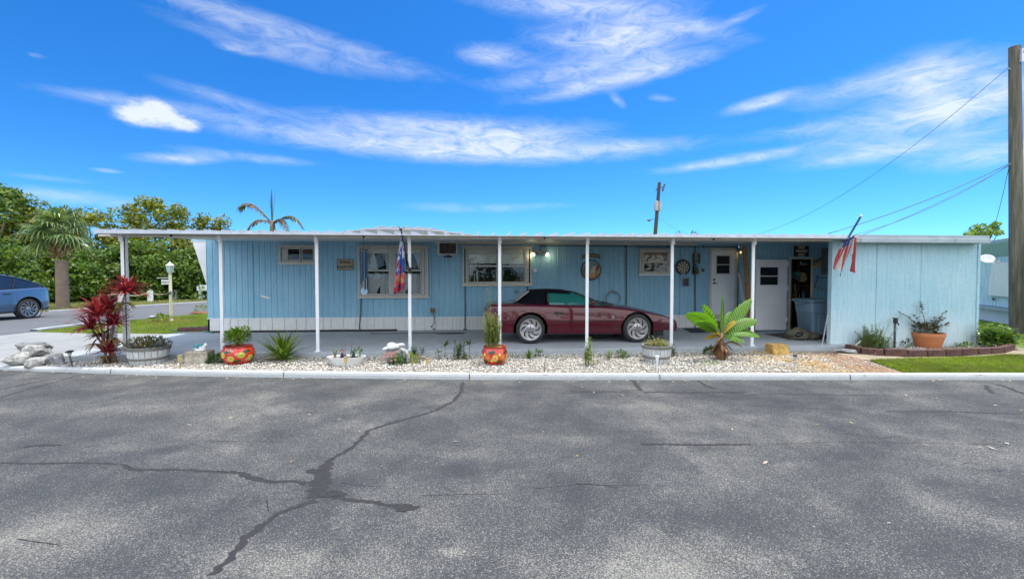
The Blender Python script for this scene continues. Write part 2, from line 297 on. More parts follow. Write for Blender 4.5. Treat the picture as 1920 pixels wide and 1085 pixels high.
# ------------------------------------------------------------ mesh builder
class MB:
    def __init__(s): s.v = []; s.f = []; s.mi = []; s.cur = 0
    def add(s, vs, fs, mi=None):
        o = len(s.v); s.v += [tuple(p) for p in vs]
        for f in fs: s.f.append(tuple(i+o for i in f)); s.mi.append(s.cur if mi is None else mi)
        return s
    def box(s, x0, x1, y0, y1, z0, z1, M=None, taper=None):
        v = [Vector(p) for p in ((x0,y0,z0),(x1,y0,z0),(x1,y1,z0),(x0,y1,z0),(x0,y0,z1),(x1,y0,z1),(x1,y1,z1),(x0,y1,z1))]
        if M is not None: v = [M @ p for p in v]
        return s.add(v, [(0,3,2,1),(4,5,6,7),(0,1,5,4),(1,2,6,5),(2,3,7,6),(3,0,4,7)])
    def cbox(s, c, sz, M=None):
        c = Vector(c); h = Vector(sz)/2
        m = Matrix.Translation(c) @ (M if M is not None else Matrix())
        return s.box(-h.x, h.x, -h.y, h.y, -h.z, h.z, m)
    def poly(s, pts): return s.add(pts, [tuple(range(len(pts)))])
    def ext(s, pts, vec):
        n = len(pts); vec = Vector(vec); p = [Vector(q) for q in pts]
        fs = [tuple(range(n))[::-1], tuple(range(n, 2*n))] + [(i, (i+1) % n, (i+1) % n+n, i+n) for i in range(n)]
        return s.add(p+[q+vec for q in p], fs)
    def bar(s, a, b, w, d=None, up=(0, 0, 1)):
        a = Vector(a); b = Vector(b); d = d or w; z = (b-a); L = z.length; z.normalize()
        x = Vector(up).cross(z)
        if x.length < 1e-4: x = Vector((1, 0, 0))
        x.normalize(); y = z.cross(x)
        M = Matrix(((x.x,y.x,z.x,a.x),(x.y,y.y,z.y,a.y),(x.z,y.z,z.z,a.z),(0,0,0,1)))
        return s.box(-w/2, w/2, -d/2, d/2, 0, L, M)
    def tube(s, path, r, n=8, cap=True):
        P = [Vector(p) for p in path]; m = len(P)
        rr = r if isinstance(r, (list, tuple)) else [r]*m
        prev = None; vs = []; fs = []
        for i in range(m):
            t = (P[min(i+1, m-1)]-P[max(i-1, 0)]).normalized()
            x = (prev - t*prev.dot(t)) if prev is not None else (Vector((0, 0, 1)).cross(t) if abs(t.z) < .9 else Vector((1, 0, 0)).cross(t))
            x.normalize(); y = t.cross(x); prev = x
            for k in range(n):
                a = 2*math.pi*k/n; vs.append(P[i]+(x*math.cos(a)+y*math.sin(a))*rr[i])
        for i in range(m-1):
            for k in range(n): fs.append((i*n+k, i*n+(k+1) % n, (i+1)*n+(k+1) % n, (i+1)*n+k))
        if cap: fs += [tuple(range(n))[::-1], tuple(range((m-1)*n, m*n))]
        return s.add(vs, fs)
    def lathe(s, prof, n=24, M=None, sx=1, sy=1, cap=True):
        vs = []; fs = []; m = len(prof)
        for r, z in prof:
            for k in range(n):
                a = 2*math.pi*k/n; p = Vector((r*math.cos(a)*sx, r*math.sin(a)*sy, z)); vs.append(M @ p if M is not None else p)
        for i in range(m-1):
            for k in range(n): fs.append((i*n+k, i*n+(k+1) % n, (i+1)*n+(k+1) % n, (i+1)*n+k))
        if cap and prof[0][0] > 1e-5: fs.append(tuple(range(n))[::-1])
        if cap and prof[-1][0] > 1e-5: fs.append(tuple(range((m-1)*n, m*n)))
        return s.add(vs, fs)
    def grid(s, rows, close=False):
        m = len(rows); n = len(rows[0]); vs = [p for r in rows for p in r]; fs = []
        for i in range(m-1):
            for k in range(n if close else n-1): fs.append((i*n+k, i*n+(k+1) % n, (i+1)*n+(k+1) % n, (i+1)*n+k))
        return s.add(vs, fs)
    def ball(s, c, r, n=10, m=6, M=None):
        r = r if isinstance(r, (tuple, list)) else (r, r, r); rows = []
        for i in range(m+1):
            t = math.pi*i/m
            rows.append([Vector(c)+((M or Matrix()) @ Vector((r[0]*math.sin(t)*math.cos(2*math.pi*k/n), r[1]*math.sin(t)*math.sin(2*math.pi*k/n), r[2]*math.cos(t)))) for k in range(n)])
        return s.grid(rows[::-1], True)
    def strip(s, path, widths, side):
        """flat blade along a path; side = vector(s) across"""
        rows = []
        for i, p in enumerate(path):
            sd_ = side[i] if isinstance(side, list) else side
            rows.append([Vector(p)-Vector(sd_)*widths[i]/2, Vector(p)+Vector(sd_)*widths[i]/2])
        return s.grid(rows)
    def build(s, name, mats, parent=None, smooth=False, loc=None, bevel=0):
        me = bpy.data.meshes.new(name)
        off = Vector(loc) if loc is not None else (wloc(parent) if parent else Vector())
        v = [(p[0]-off.x, p[1]-off.y, p[2]-off.z) for p in s.v]
        me.from_pydata(v, [], s.f); me.update()
        for m in (mats if isinstance(mats, list) else [mats]): me.materials.append(m)
        if any(s.mi): me.polygons.foreach_set('material_index', s.mi)
        if smooth: me.polygons.foreach_set('use_smooth', [True]*len(s.f))
        o = bpy.data.objects.new(name, me); col.objects.link(o)
        if parent: o.parent = parent
        else: o.location = off
        if bevel:
            b = o.modifiers.new('bevel', 'BEVEL'); b.width = bevel; b.segments = 2; b.limit_method = 'ANGLE'; b.angle_limit = R(40)
        if smooth == 'auto':
            e = o.modifiers.new('split', 'EDGE_SPLIT'); e.split_angle = R(38)
        return o
def wloc(o):
    v = Vector()
    while o is not None: v += o.location; o = o.parent
    return v
def nmesh(name, verts, faces, mats, parent=None, loc=None, kind=None, smooth=False, mi=None):
    """verts (n,3) array, faces (m,k) array with equal sized faces"""
    me = bpy.data.meshes.new(name); n = len(verts); m, k = faces.shape
    off = np.array(loc if loc is not None else (wloc(parent) if parent else (0, 0, 0)), dtype=float)
    me.vertices.add(n); me.vertices.foreach_set('co', (verts-off).astype(np.float32).ravel())
    me.loops.add(m*k); me.loops.foreach_set('vertex_index', faces.astype(np.int32).ravel())
    me.polygons.add(m); me.polygons.foreach_set('loop_start', np.arange(m, dtype=np.int32)*k)
    for q in (mats if isinstance(mats, list) else [mats]): me.materials.append(q)
    if mi is not None: me.polygons.foreach_set('material_index', mi.astype(np.int32))
    if smooth: me.polygons.foreach_set('use_smooth', np.ones(m, dtype=bool))
    me.update(calc_edges=True); me.validate()
    o = bpy.data.objects.new(name, me); col.objects.link(o)
    if parent: o.parent = parent
    else: o.location = off
    if kind: o['kind'] = kind
    return o
def tag(o, label, cat, group=None):
    o['label'] = label; o['category'] = cat
    if group: o['group'] = group
    return o
def thing(name, label, cat, loc=(0, 0, 0), group=None):
    o = bpy.data.objects.new(name, None); o.empty_display_size = .1; col.objects.link(o); o.location = loc
    return tag(o, label, cat, group)
def struct(o, kind='structure'): o['kind'] = kind; return o
def copy_tree(o, parent=None):
    c = o.copy(); col.objects.link(c); c.parent = parent
    for ch in list(o.children): copy_tree(ch, c)
    return c
def text(name, body, size, m, parent, loc, rot=(R(90), 0, 0), sx=1, ext=.002, sp=1):
    cu = bpy.data.curves.new(name, 'FONT'); cu.body = body; cu.size = size; cu.align_x = 'CENTER'; cu.align_y = 'CENTER'; cu.extrude = ext; cu.space_line = sp
    cu.offset = size*.018
    tmp = bpy.data.objects.new(name, cu); col.objects.link(tmp); bpy.context.view_layer.update()
    me = bpy.data.meshes.new_from_object(tmp.evaluated_get(bpy.context.evaluated_depsgraph_get())); bpy.data.objects.remove(tmp)
    me.materials.clear(); me.materials.append(m); o = bpy.data.objects.new(name, me); col.objects.link(o); o.parent = parent
    o.location = Vector(loc)-wloc(parent); o.rotation_euler = rot; o.scale = (sx, 1, 1); return o
def RX(a): return Matrix.Rotation(a, 4, 'X')
def RY(a): return Matrix.Rotation(a, 4, 'Y')
def RZ(a): return Matrix.Rotation(a, 4, 'Z')
def T(*a): return Matrix.Translation(Vector(a))

# ------------------------------------------------------------ ground
WY, PY, SLZ = 12.74, 9.30, .17
def sheet(name, pts, m, kind='structure'):
    from mathutils.geometry import tessellate_polygon
    P = [Vector(p) for p in pts]
    tr = tessellate_polygon([[Vector((p.x, p.y, 0)) for p in P]])
    mb = MB(); fs = []
    for a, b, c in tr:
        if (P[b]-P[a]).xy.to_3d().cross((P[c]-P[a]).xy.to_3d()).z < 0: a, c = c, a
        fs.append((a, b, c))
    mb.add(P, fs); o = mb.build(name, m); o['kind'] = kind; return o
def inpoly(x, y, poly):
    r = np.zeros(x.shape, bool); n = len(poly); j = n-1
    for i in range(n):
        xi, yi = poly[i][0], poly[i][1]; xj, yj = poly[j][0], poly[j][1]
        r ^= ((yi > y) != (yj > y)) & (x < (xj-xi)*(y-yi)/(yj-yi+1e-12)+xi); j = i
    return r
struct(MB().poly([(-400,-300,-.06),(400,-300,-.06),(400,600,-.06),(-400,600,-.06)]).build('ground', m_dirt))
struct(MB().poly([(-60,-40,0),(60,-40,0),(60,9.4,0),(-60,9.4,0)]).build('road', m_asphalt))
# kerb: white band along the front of the lot
KP = [(-15.6,9.25),(-14,9.15),(-10.6,8.98)] + [tuple(G(x, y).xy) for x, y in ((0,693),(60,695.5),(120,698),(240,702),(360,705),(480,707),(720,710),(960,712),(1180,712),(1400,712),(1650,712),(1919,712))] + [(14,6.2),(30,5.2)]
def kerb_y(x):
    for (a, b), (c, d) in zip(KP, KP[1:]):
        if a <= x <= c: return b+(d-b)*(x-a)/(c-a)
    return KP[-1][1]
xs = np.arange(-15.5, 29, .22); rg = random.Random(5)
ky = [kerb_y(x) for x in xs]; ky = np.convolve(np.pad(ky, 3, 'edge'), np.ones(7)/7, 'valid')
KZ = lambda x: .055 if x < -8.6 else (.055+.035*min(1, (x+8.6)/2.6))
rows = []
for x, y in zip(xs, ky):
    h = KZ(x); e = rg.uniform(-.004, .004)
    rows.append([(x,y+e,-.02),(x,y+e+.002,h*.55),(x,y+.012+e,h-.006),(x,y+.022,h),(x,y+.075,h+.002),(x,y+.135,h),(x,y+.148,h-.01),(x,y+.155,-.02)])
mb = MB()
for i in range(0, len(rows)-1):
    seg = [rows[i], rows[i+1]]
    if i % 14 == 13: seg = [rows[i], [tuple(Vector(a)*.06+Vector(b)*.94) for a, b in zip(rows[i], rows[i+1])]]
    mb.grid([list(map(Vector, r)) for r in seg])
struct(mb.build('kerb', m_kerb))
def kerb_top(x): return float(np.interp(x, xs, ky))
# carport slab, driveway, beds, lawns
struct(MB().box(-8.05, 8.9, PY-.07, WY+.2, -.03, SLZ).build('carport_slab', m_slab, bevel=.012))
dr = [(-8.045,13.9,.163),(-8.045,9.24,.155),(-7.4,9.1,.11),(-7.95,kerb_top(-7.95)+.15,.07)]
dr += [(x, kerb_top(x)+.15, .052) for x in (-8.6,-10,-12,-14,-15.4)] + [tuple(G(0,629,.15)), tuple(G(61,622,.163)), tuple(G(150,624.5,.163)), tuple(G(250,625,.163)), tuple(G(330,626,.163))]
sheet('driveway', dr, m_drive)
strt = [tuple(G(0,629,.145)),(-15.45,9.45,.03),(-26,9.45,.03),(-40,16.5,.145),(-60,22,.145),(-60,32,.145),(-40,25,.145)] + [tuple(G(x, y, .145)) for x, y in ((0,588),(85,583.5),(221,576),(300,571),(385,566),(440,563.5))] + [(-4,36,.145),(30,50,.145),(40,46,.145),(2,31,.145)] + [tuple(G(x, y, .145)) for x, y in ((470,581),(385,587),(330,592),(287,596.5),(220,602),(158,609),(110,615),(61,621.5))]
sheet('side_street', strt, m_street)
lawnL = [tuple(G(x, y, .158)) for x, y in ((61,622.5),(110,616),(158,610),(220,603),(287,597.5),(330,593),(385,588),(470,582))] + [(2,31,.158),(16,38,.158),(16,16.1,.158),(-7.0,16.1,.158),(-7.0,12.9,.158),(-8.03,12.9,.158)] + [tuple(G(x, y, .158)) for x, y in ((330,626.5),(250,625.5),(150,625))]
sheet('side_lawn', lawnL, m_turf)
verge = [tuple(G(x, y, .15)) for x, y in ((-200,604),(-60,592),(0,587.4),(85,583),(221,575.5),(300,570.5),(385,565.5),(440,563))] + [(-4,36.4,.15),(10,42,.15),(0,60,.15),(-90,60,.15),(-90,26,.15)]
sheet('street_verge', verge, mat('dry_verge_turf', (.19,.20,.06), .95, var=.4, sc=1.4, bump=.5, bsc=50, bd=.01))
# pale concrete rims of the street
def rim(pts, w, z, name):
    rows = []
    for i, p in enumerate(pts):
        a = Vector(pts[max(i-1, 0)]); b = Vector(pts[min(i+1, len(pts)-1)]); t = (b-a); t.z = 0; t.normalize(); nrm = Vector((-t.y, t.x, 0))
        p = Vector(p); rows.append([p-nrm*w/2+Vector((0,0,z-.05)), p-nrm*w/2+Vector((0,0,z)), p+nrm*w/2+Vector((0,0,z)), p+nrm*w/2+Vector((0,0,z-.05))])
    return struct(MB().grid(rows).build(name, m_kerb))
rim([G(x, y, .15) for x, y in ((63,621.5),(85,618),(110,615),(158,609),(205,603.5),(235,600.5))], .16, .06, 'street_edging')
rim([G(x, y, .15) for x, y in ((285,597),(290,594.5),(300,593),(312,592.5))], .2, .06, 'street_edging')
rim([G(x, y, .15) for x, y in ((88,583.3),(221,575.8),(300,570.8),(385,565.7),(440,563))], .22, .03, 'street_edging')
KB = lambda x: kerb_top(x)+.15
XE = 7.9
bed_poly = [(-8.0, kerb_top(-8.0)+.15)]+[(x, KB(x)) for x in np.arange(-7.8, 8.0, .4)]+[(8.3,KB(8.3)),(8.1,8.3),(7.75,9.28),(-6.9,9.28),(-7.5,9.05)]
sheet('gravel_bed', [(x, y, .062) for x, y in bed_poly], m_bed)
pathp = [tuple(G(x, y, .074)) for x, y in ((1500,664),(1560,660),(1600,668),(1660,688),(1700,700),(1600,700),(1560,690),(1520,675))]
sheet('brick_path', [(p[0], max(p[1], KB(p[0])), .074) for p in pathp], m_brick)
lawnR = [tuple(G(x, y, .068)) for x, y in ((1630,676),(1700,699.5),(1919,699.5))] + [(14.5,6.4,.068),(26,5.7,.068),(26,22,.068),(12.4,22,.068),(12.2,9.4,.068)] + [tuple(G(x, y, .068)) for x, y in ((1890,664),(1800,668),(1700,670))]
lawnR = [(x, max(y, KB(x)+.005), z) for x, y, z in lawnR]
sheet('front_lawn', lawnR, m_turf)
edge_front = [(1597,660),(1640,665),(1700,667),(1760,666.5),(1830,664),(1880,660.5),(1897,655)]
bedR = [tuple(G(x, y, .082)) for x, y in edge_front] + [(12.3,9.5,.082),(7.85,9.5,.082)]
sheet('shed_flower_bed', bedR, m_bed)
sheet('dirt_margin', [tuple(G(x, y, .071)) for x, y in ((1560,661),(1600,672),(1660,678),(1760,675.5),(1860,672),(1915,667),(1930,655),(1900,650),(1880,661),(1800,668),(1700,669),(1600,663))], m_dirt)
mulch1 = [tuple(G(321+46*math.cos(a)*(1+.12*math.sin(3*a)), 602+4.5*math.sin(a), .165)) for a in np.linspace(0, 2*math.pi, 20)[:-1]]
sheet('mulch_ring', mulch1[::-1], m_mulch)
# gravel: individual shells, one uncountable mass
def shells(poly, n, size, z, seed, name, dens=None):
    r = np.random.default_rng(seed); P = np.array([(p[0], p[1]) for p in poly]); lo, hi = P.min(0), P.max(0)
    x = r.uniform(lo[0], hi[0], n*3); y = r.uniform(lo[1], hi[1], n*3); k = inpoly(x, y, poly)
    x, y = x[k][:n], y[k][:n]; n = len(x)
    phi = (1+5**.5)/2
    oct_v = np.array([(1,0,0),(-1,0,0),(0,1,0),(0,-1,0),(0,0,1),(0,0,-1)], float); oct_f = np.array([(0,2,4),(2,1,4),(1,3,4),(3,0,4),(2,0,5),(1,2,5),(3,1,5),(0,3,5)])
    s = r.uniform(.5, 1.35, (n,1))*size; sc = np.stack([r.uniform(.7,1.3,n), r.uniform(.6,1.,n), r.uniform(.25,.6,n)], 1)*s
    v = oct_v[None]*sc[:,None]*r.uniform(.75,1.2,(n,6,1))
    a = r.uniform(0, 6.28, n); tx = r.normal(0, .45, n)
    ct, st = np.cos(tx), np.sin(tx); vy = v[...,1]*ct[:,None]-v[...,2]*st[:,None]; vz = v[...,1]*st[:,None]+v[...,2]*ct[:,None]
    ca, sa = np.cos(a)[:,None], np.sin(a)[:,None]
    X = v[...,0]*ca-vy*sa+x[:,None]; Y = v[...,0]*sa+vy*ca+y[:,None]; Z = vz+z+r.uniform(0,.02,n)[:,None]
    V = np.stack([X,Y,Z],2).reshape(-1,3); F = (oct_f[None]+np.arange(n)[:,None,None]*6).reshape(-1,3)
    return nmesh(name, V, F, m_shell, kind='stuff')
shell_poly = [q for q in bed_poly if q[0] < 5.9 and q[1] < 9.2] + [tuple(G(x, y, .066).xy) for x, y in ((1600,700),(1575,686),(1545,672),(1520,662))] + [(6.2,9.28),(-6.9,9.28),(-7.5,9.05)]
shells(shell_poly, 30000, .019, .066, 1, 'gravel')
shells([tuple(G(x, y, .076).xy) for x, y in ((1520,662),(1575,664),(1620,676),(1690,699),(1590,700),(1540,690))], 900, .014, .078, 7, 'gravel')
shells([(p[0], p[1]) for p in bedR], 2600, .018, .084, 2, 'gravel')
# grass blades
def turf(poly, n, h, z, seed, name, w=.006, m=None):
    r = np.random.default_rng(seed); P = np.array([(p[0], p[1]) for p in poly]); lo, hi = P.min(0), P.max(0)
    x = r.uniform(lo[0], hi[0], n*3); y = r.uniform(lo[1], hi[1], n*3); k = inpoly(x, y, poly)
    x, y = x[k][:n], y[k][:n]; n = len(x); a = r.uniform(0, 6.28, n); H = h*r.uniform(.5, 1.25, n)*(1+.35*np.sin(x*2.3+y*1.7)*np.sin(y*3.1)); b = r.uniform(0, 6.28, n); L = H*r.uniform(.2, .9, n)
    p0 = np.stack([x-np.cos(a)*w, y-np.sin(a)*w, np.full(n, z)], 1); p1 = np.stack([x+np.cos(a)*w, y+np.sin(a)*w, np.full(n, z)], 1)
    p2 = np.stack([x+np.cos(b)*L, y+np.sin(b)*L, z+H], 1)
    V = np.stack([p0,p1,p2],1).reshape(-1,3); return nmesh(name, V, np.arange(n*3).reshape(-1,3), m or m_grass, kind='stuff')
turf([p for p in lawnR if True], 1, .04, .068, 1, 'grass') if False else None
g1 = [tuple(G(x, y, .068)) for x, y in ((1632,676.5),(1702,700),(1925,700),(1980,690),(1930,668),(1890,666.5),(1800,671),(1700,673))]
g1 = [(x, max(y, KB(x)+.01)) for x, y, z in g1]
turf(g1, 46000, .048, .066, 3, 'grass', .0055)
turf([(12.0,9.6),(15.0,9.2),(17.5,13),(17.5,16),(12.2,16)], 26000, .04, .066, 4, 'grass', .006)
turf([(x, y) for x, y, z in [tuple(G(x, y, .158)) for x, y in ((63,622.5),(110,616),(158,610),(220,603),(287,597.5),(330,593),(385,588),(420,586),(420,622),(388,622),(388,625.5),(250,625.5),(150,625))]], 60000, .034, .156, 5, 'grass', .006)
turf([tuple(G(x, y, .15).xy) for x, y in ((0,586),(85,582.4),(221,575),(300,570),(385,565),(440,562.5),(440,556),(300,558),(150,562),(0,568))], 22000, .1, .15, 6, 'grass', .012, leafmat('dry_verge_grass', (.16,.19,.04), (.26,.26,.09), (.34,.29,.14), .3))
# cracks in the asphalt
def crack(pts, w, z, seed):
    r = random.Random(seed); P = [G(*p[:2]) for p in pts]; W = [(p[2] if len(p) > 2 else 1)*w for p in pts]; rows = []
    for i in range(len(P)-1):
        L = (P[i+1]-P[i]).length; k = max(2, int(L/.03))
        for j in range(k):
            t = j/k; p = P[i].lerp(P[i+1], t); d = (P[i+1]-P[i]).normalized(); nn = Vector((-d.y, d.x, 0))
            ww = W[i]+(W[i+1]-W[i])*t; o = r.gauss(0, w*.16)
            rows.append([p+nn*(ww*r.uniform(.28,.68)+o)+Vector((0,0,z)), p-nn*(ww*r.uniform(.28,.68)-o)+Vector((0,0,z))])
    return MB().grid(rows)
sl = MB()
cr = [([(868,716),(865,735),(850,752),(815,770),(770,783),(720,797),(692,806),(678,822),(655,842),(632,854),(618,864,1.3),(608,874,2.2),(604,890,2.3),(602,905,3.0),(598,918,3.2),(592,930,2.6),(586,938,1.6)],.055),
 ([(590,937,2),(560,950,1),(520,962),(490,985,1.1),(465,1005,1.2),(440,1035),(415,1062),(392,1086)],.05),
 ([(0,867),(60,869),(150,867),(225,870)],.03),([(225,870),(250,880,1.4),(330,880),(400,883),(450,886,1.6),(475,897,2.2),(510,903,1.5),(550,902),(580,908,2)],.035),
 ([(625,931,1.6),(650,936),(700,941),(735,948),(757,950,2)],.045),
 ([(1187,712),(1195,726),(1205,733)],.07),([(1205,734.5),(1290,736),(1405,734.5)],.055),([(1070,733),(1130,734),(1182,735)],.035),([(1307,713),(1322,722),(1345,730)],.06),
 ([(1660,771),(1780,771),(1850,774),(1920,776)],.035),([(1200,832),(1300,833.5),(1415,833)],.045),([(1848,722),(1852,730),(1862,738)],.06),([(1868,720),(1890,727),(1925,740)],.07),
 ([(0,746),(40,733),(100,717),(150,703)],.03),([(0,731),(60,717),(110,709)],.025),([(1405,739),(1500,739),(1650,741)],.015),([(45,838),(80,834),(120,834)],.04)]  # first two: dark lines slanting in at the left edge
for i, (p, w) in enumerate(cr): q = crack(p, w, .0012+i*.00012, i); sl.add(q.v, q.f)
def blotch(px, py, rx, ry, z, seed):
    r = random.Random(seed); c = G(px, py, z); ph = [r.uniform(0, 6.28) for _ in range(3)]
    sl.poly([c+Vector((rx*(1+.22*math.sin(2*a+ph[0])+.15*math.sin(5*a+ph[1]))*math.cos(a), ry*(1+.22*math.sin(3*a+ph[2])+.12*math.sin(7*a))*math.sin(a), 0)) for a in np.linspace(0, 2*math.pi, 40)[:-1]])
blotch(589,881,.07,.045,.0036,2); blotch(625,925,.09,.05,.0038,3); blotch(762,951,.075,.055,.0040,4)
struct(sl.build('crack_sealant', m_seal))
ck = MB()
for i, p in enumerate([[(640,905),(680,910),(720,912)],[(790,929),(860,926),(960,925)],[(1080,906),(1140,910),(1220,908)],[(1530,805),(1570,812),(1650,821),(1700,816)],[(1820,878),(1870,884),(1885,880)],
     [(1000,916),(1100,906),(1160,914)],[(500,937),(503,962)],[(380,827),(450,827),(540,828)],[(970,740),(1190,731),(1400,737)],[(30,1010),(120,1022)],[(1640,766),(1580,768),(1400,760)],[(1440,833),(1560,828),(1900,833)]]):
    q = crack(p, .008, .0008+i*.00004, 50+i); ck.add(q.v, q.f)
struct(ck.build('hairline_cracks', m_crack))
# dry leaves and crumbs gathered along the kerb
lr_ = random.Random(77); ll = MB()
for k in range(260):
    x = lr_.uniform(-9, 12); y = kerb_top(x)-abs(lr_.gauss(0, .12))-.02
    if lr_.random() < .25: y = kerb_top(x)-lr_.uniform(.1, 3.5)
    a = lr_.uniform(0, 6.28); L = lr_.uniform(.012, .035); d = Vector((math.cos(a)*L, math.sin(a)*L, lr_.uniform(-.003,.008))); s_ = Vector((-d.y, d.x, .004))*.45; c = Vector((x, y, .012))
    ll.add([c-d, c+s_, c+d, c-s_], [(0,3,2,1)])
lt = NT('leaf_litter_mix'); g_ = lt.n('ShaderNodeNewGeometry'); lt.base(lt.ramp(g_.outputs['Random Per Island'], [(0,(.16,.09,.04)),(.4,(.35,.25,.13)),(.7,(.55,.50,.40)),(1,(.30,.30,.12))])); lt.set(Roughness=.9)
struct(ll.build('leaf_litter', lt.m), 'stuff')
# ------------------------------------------------------------ the blue mobile home
RF = 8.9                                   # front edge of the carport roof
def corr_profile(x0, x1, pitch, depth, groove=.28, seam=None):
    """x positions with outward offset (towards -Y)"""
    pts = []; x = x0; i = 0
    while x < x1-1e-6:
        e = min(x+pitch, x1); g = pitch*groove
        pts += [(x, 0), (x+g*.3, depth), (x+g*.7, depth), (x+g, 0)]
        x += pitch
    pts.append((x1, 0)); return [(a, b) for a, b in pts if a <= x1]
def corr_wall(mb, x0, x1, z0, z1, y, holes, pitch=.15, depth=.009, groove=.28):
    prof = corr_profile(x0, x1, pitch, depth, groove)
    X = sorted(set([p[0] for p in prof]+[h for a in holes for h in a[:2]])); X = [x for x in X if x0 <= x <= x1]
    px = [p[0] for p in prof]; po = [p[1] for p in prof]
    Z = sorted(set([z0, z1]+[h for a in holes for h in a[2:4]]))
    off = [float(np.interp(x, px, po)) for x in X]
    for i in range(len(X)-1):
        for j in range(len(Z)-1):
            cx = (X[i]+X[i+1])/2; cz = (Z[j]+Z[j+1])/2
            if any(a < cx < b and c < cz < d for a, b, c, d in holes): continue
            mb.add([(X[i],y+off[i],Z[j]),(X[i+1],y+off[i+1],Z[j]),(X[i+1],y+off[i+1],Z[j+1]),(X[i],y+off[i],Z[j+1])],[(0,1,2,3)])
HX0, HX1 = S(388, 550, WY).x, 7.67
home = thing('mobile_home', 'long pale blue corrugated mobile home with white skirting behind the parked convertible', 'mobile home', (0, WY, 0))
def rect(x0, y0, x1, y1, Y=WY):
    a = S(x0, y1, Y); b = S(x1, y0, Y); return (a.x, b.x, a.z, b.z)
winr = [rect(525,462.5,592,492), rect(673,463,803,555), rect(868,464,996.5,532.5), rect(1198,469,1255.5,513)]
doorr = rect(1331,468,1379.5,590)
WTOP = 2.64; SKT = .535
mb = MB(); corr_wall(mb, HX0, HX1, SKT-.01, WTOP, WY, winr+[doorr])
mb.build('wall', m_siding, home)
# panel seams as folded lips every 1.2 m
m_seam = mat('darkened_siding_seam', (.10,.25,.35), .6)
for k in range(1, 13):
    x = HX0+k*1.19
    if x < HX1-.1 and not any(a-.03 < x < b+.03 for a, b, c, d in winr+[doorr]): MB().box(x-.004, x+.004, WY-.008, WY+.004, SKT, WTOP).build('wall_seam', m_seam, home)
mb = MB(); rg = random.Random(3); x = HX0
sk = []
while x < HX1:
    w = rg.choice((.10, .155, .105, .16)); e = min(x+w, HX1)
    sk.append((x, e)); x = e
mbs = MB()
for i, (a, b) in enumerate(sk):
    if doorr[0]-.05 < (a+b)/2 < doorr[1]+.3 and False: continue
    d = .012 if i % 2 else 0
    mbs.box(a+.002, b-.002, WY+.012-d, WY+.03, SLZ+.004, SKT-.012)
mbs.build('skirting', m_skirt, home)
MB().box(HX0, HX1, WY-.012, WY+.01, SKT-.012, SKT+.012).build('skirting_rail', m_white, home)
# body: raked end, back wall, floor, roof, dark rooms
pt = [S(361,453,WY), S(383,456,WY), S(388,534,WY)]
endp = [(HX0-.34,WY-.006,WTOP-.04),(HX0+.0,WY-.006,WTOP-.04),(HX0+.0,WY-.006,1.44)]
MB().ext([Vector(p) for p in endp], (0, 3.3, 0)).build('raked_end_cap', m_white, home)
MB().box(HX0-.36, HX0-.0, WY-.02, WY+3.3, WTOP-.04, WTOP+.05).build('end_trim', mat('pale_blue_trim', (.36,.56,.64), .5, var=.08), home)
mb = MB(); mb.box(HX0, HX0+.05, WY+.012, WY+3.3, SLZ, WTOP); mb.box(HX0, HX1, WY+3.25, WY+3.3, SLZ, WTOP); mb.box(HX1-.05, HX1, WY+.012, WY+3.25, SLZ, WTOP)
mb.build('end_wall', m_siding, home)
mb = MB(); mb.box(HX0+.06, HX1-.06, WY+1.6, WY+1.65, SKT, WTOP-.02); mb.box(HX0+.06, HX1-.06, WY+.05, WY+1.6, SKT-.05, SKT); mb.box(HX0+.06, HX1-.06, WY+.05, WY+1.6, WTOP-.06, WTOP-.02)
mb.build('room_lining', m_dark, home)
MB().box(HX0-.3, HX1+.3, WY+.02, WY+3.35, WTOP+.06, WTOP+.12).build('flat_roof', m_roofm, home)
# bowed metal roof-over rising behind the carport
rows = []; X0, X1 = -4.35, .55
for j in range(9):
    v = j/8; y = WY-.2+v*3.2; r = []
    for i in range(41):
        u = i/40; x = X0+(X1-X0)*u
        prof = min(1, (u/.32)**.6 if u < .32 else 1)*min(1, ((1-u)/.42)**.7 if u > .58 else 1)
        z = WTOP+.06+(.24+.24*math.sin(math.pi*min(1, v*1.5)*.5))*prof
        r.append((x, y, z))
    rows.append(r)
mb = MB(); mb.grid(rows); mb.grid([[(p[0],p[1],WTOP-.02) for p in rows[0]], rows[0]])
ro = mb.build('bowed_roof', mat('mossy_white_roof', (.19,.20,.205), .6, var=.35, sc=4), home, smooth='auto')
mb = MB()
for i in range(1, 40, 3):
    mb.tube([Vector(rows[j][i])+Vector((0,0,.012)) for j in range(9)], .022, 5)
mb.tube([Vector(p)+Vector((0,0,.0)) for p in rows[0]], .02, 5)
mb.build('roof_seam', mat('grey_roof_seam', (.30,.31,.32), .5), home)
# cream board under the soffit, right half
a = S(815, 453, WY); b = S(1308, 461, WY)
MB().box(a.x, b.x, WY-.03, WY-.014, b.z+.02, WTOP-.005).build('fascia_board', m_cream, home, bevel=.003)
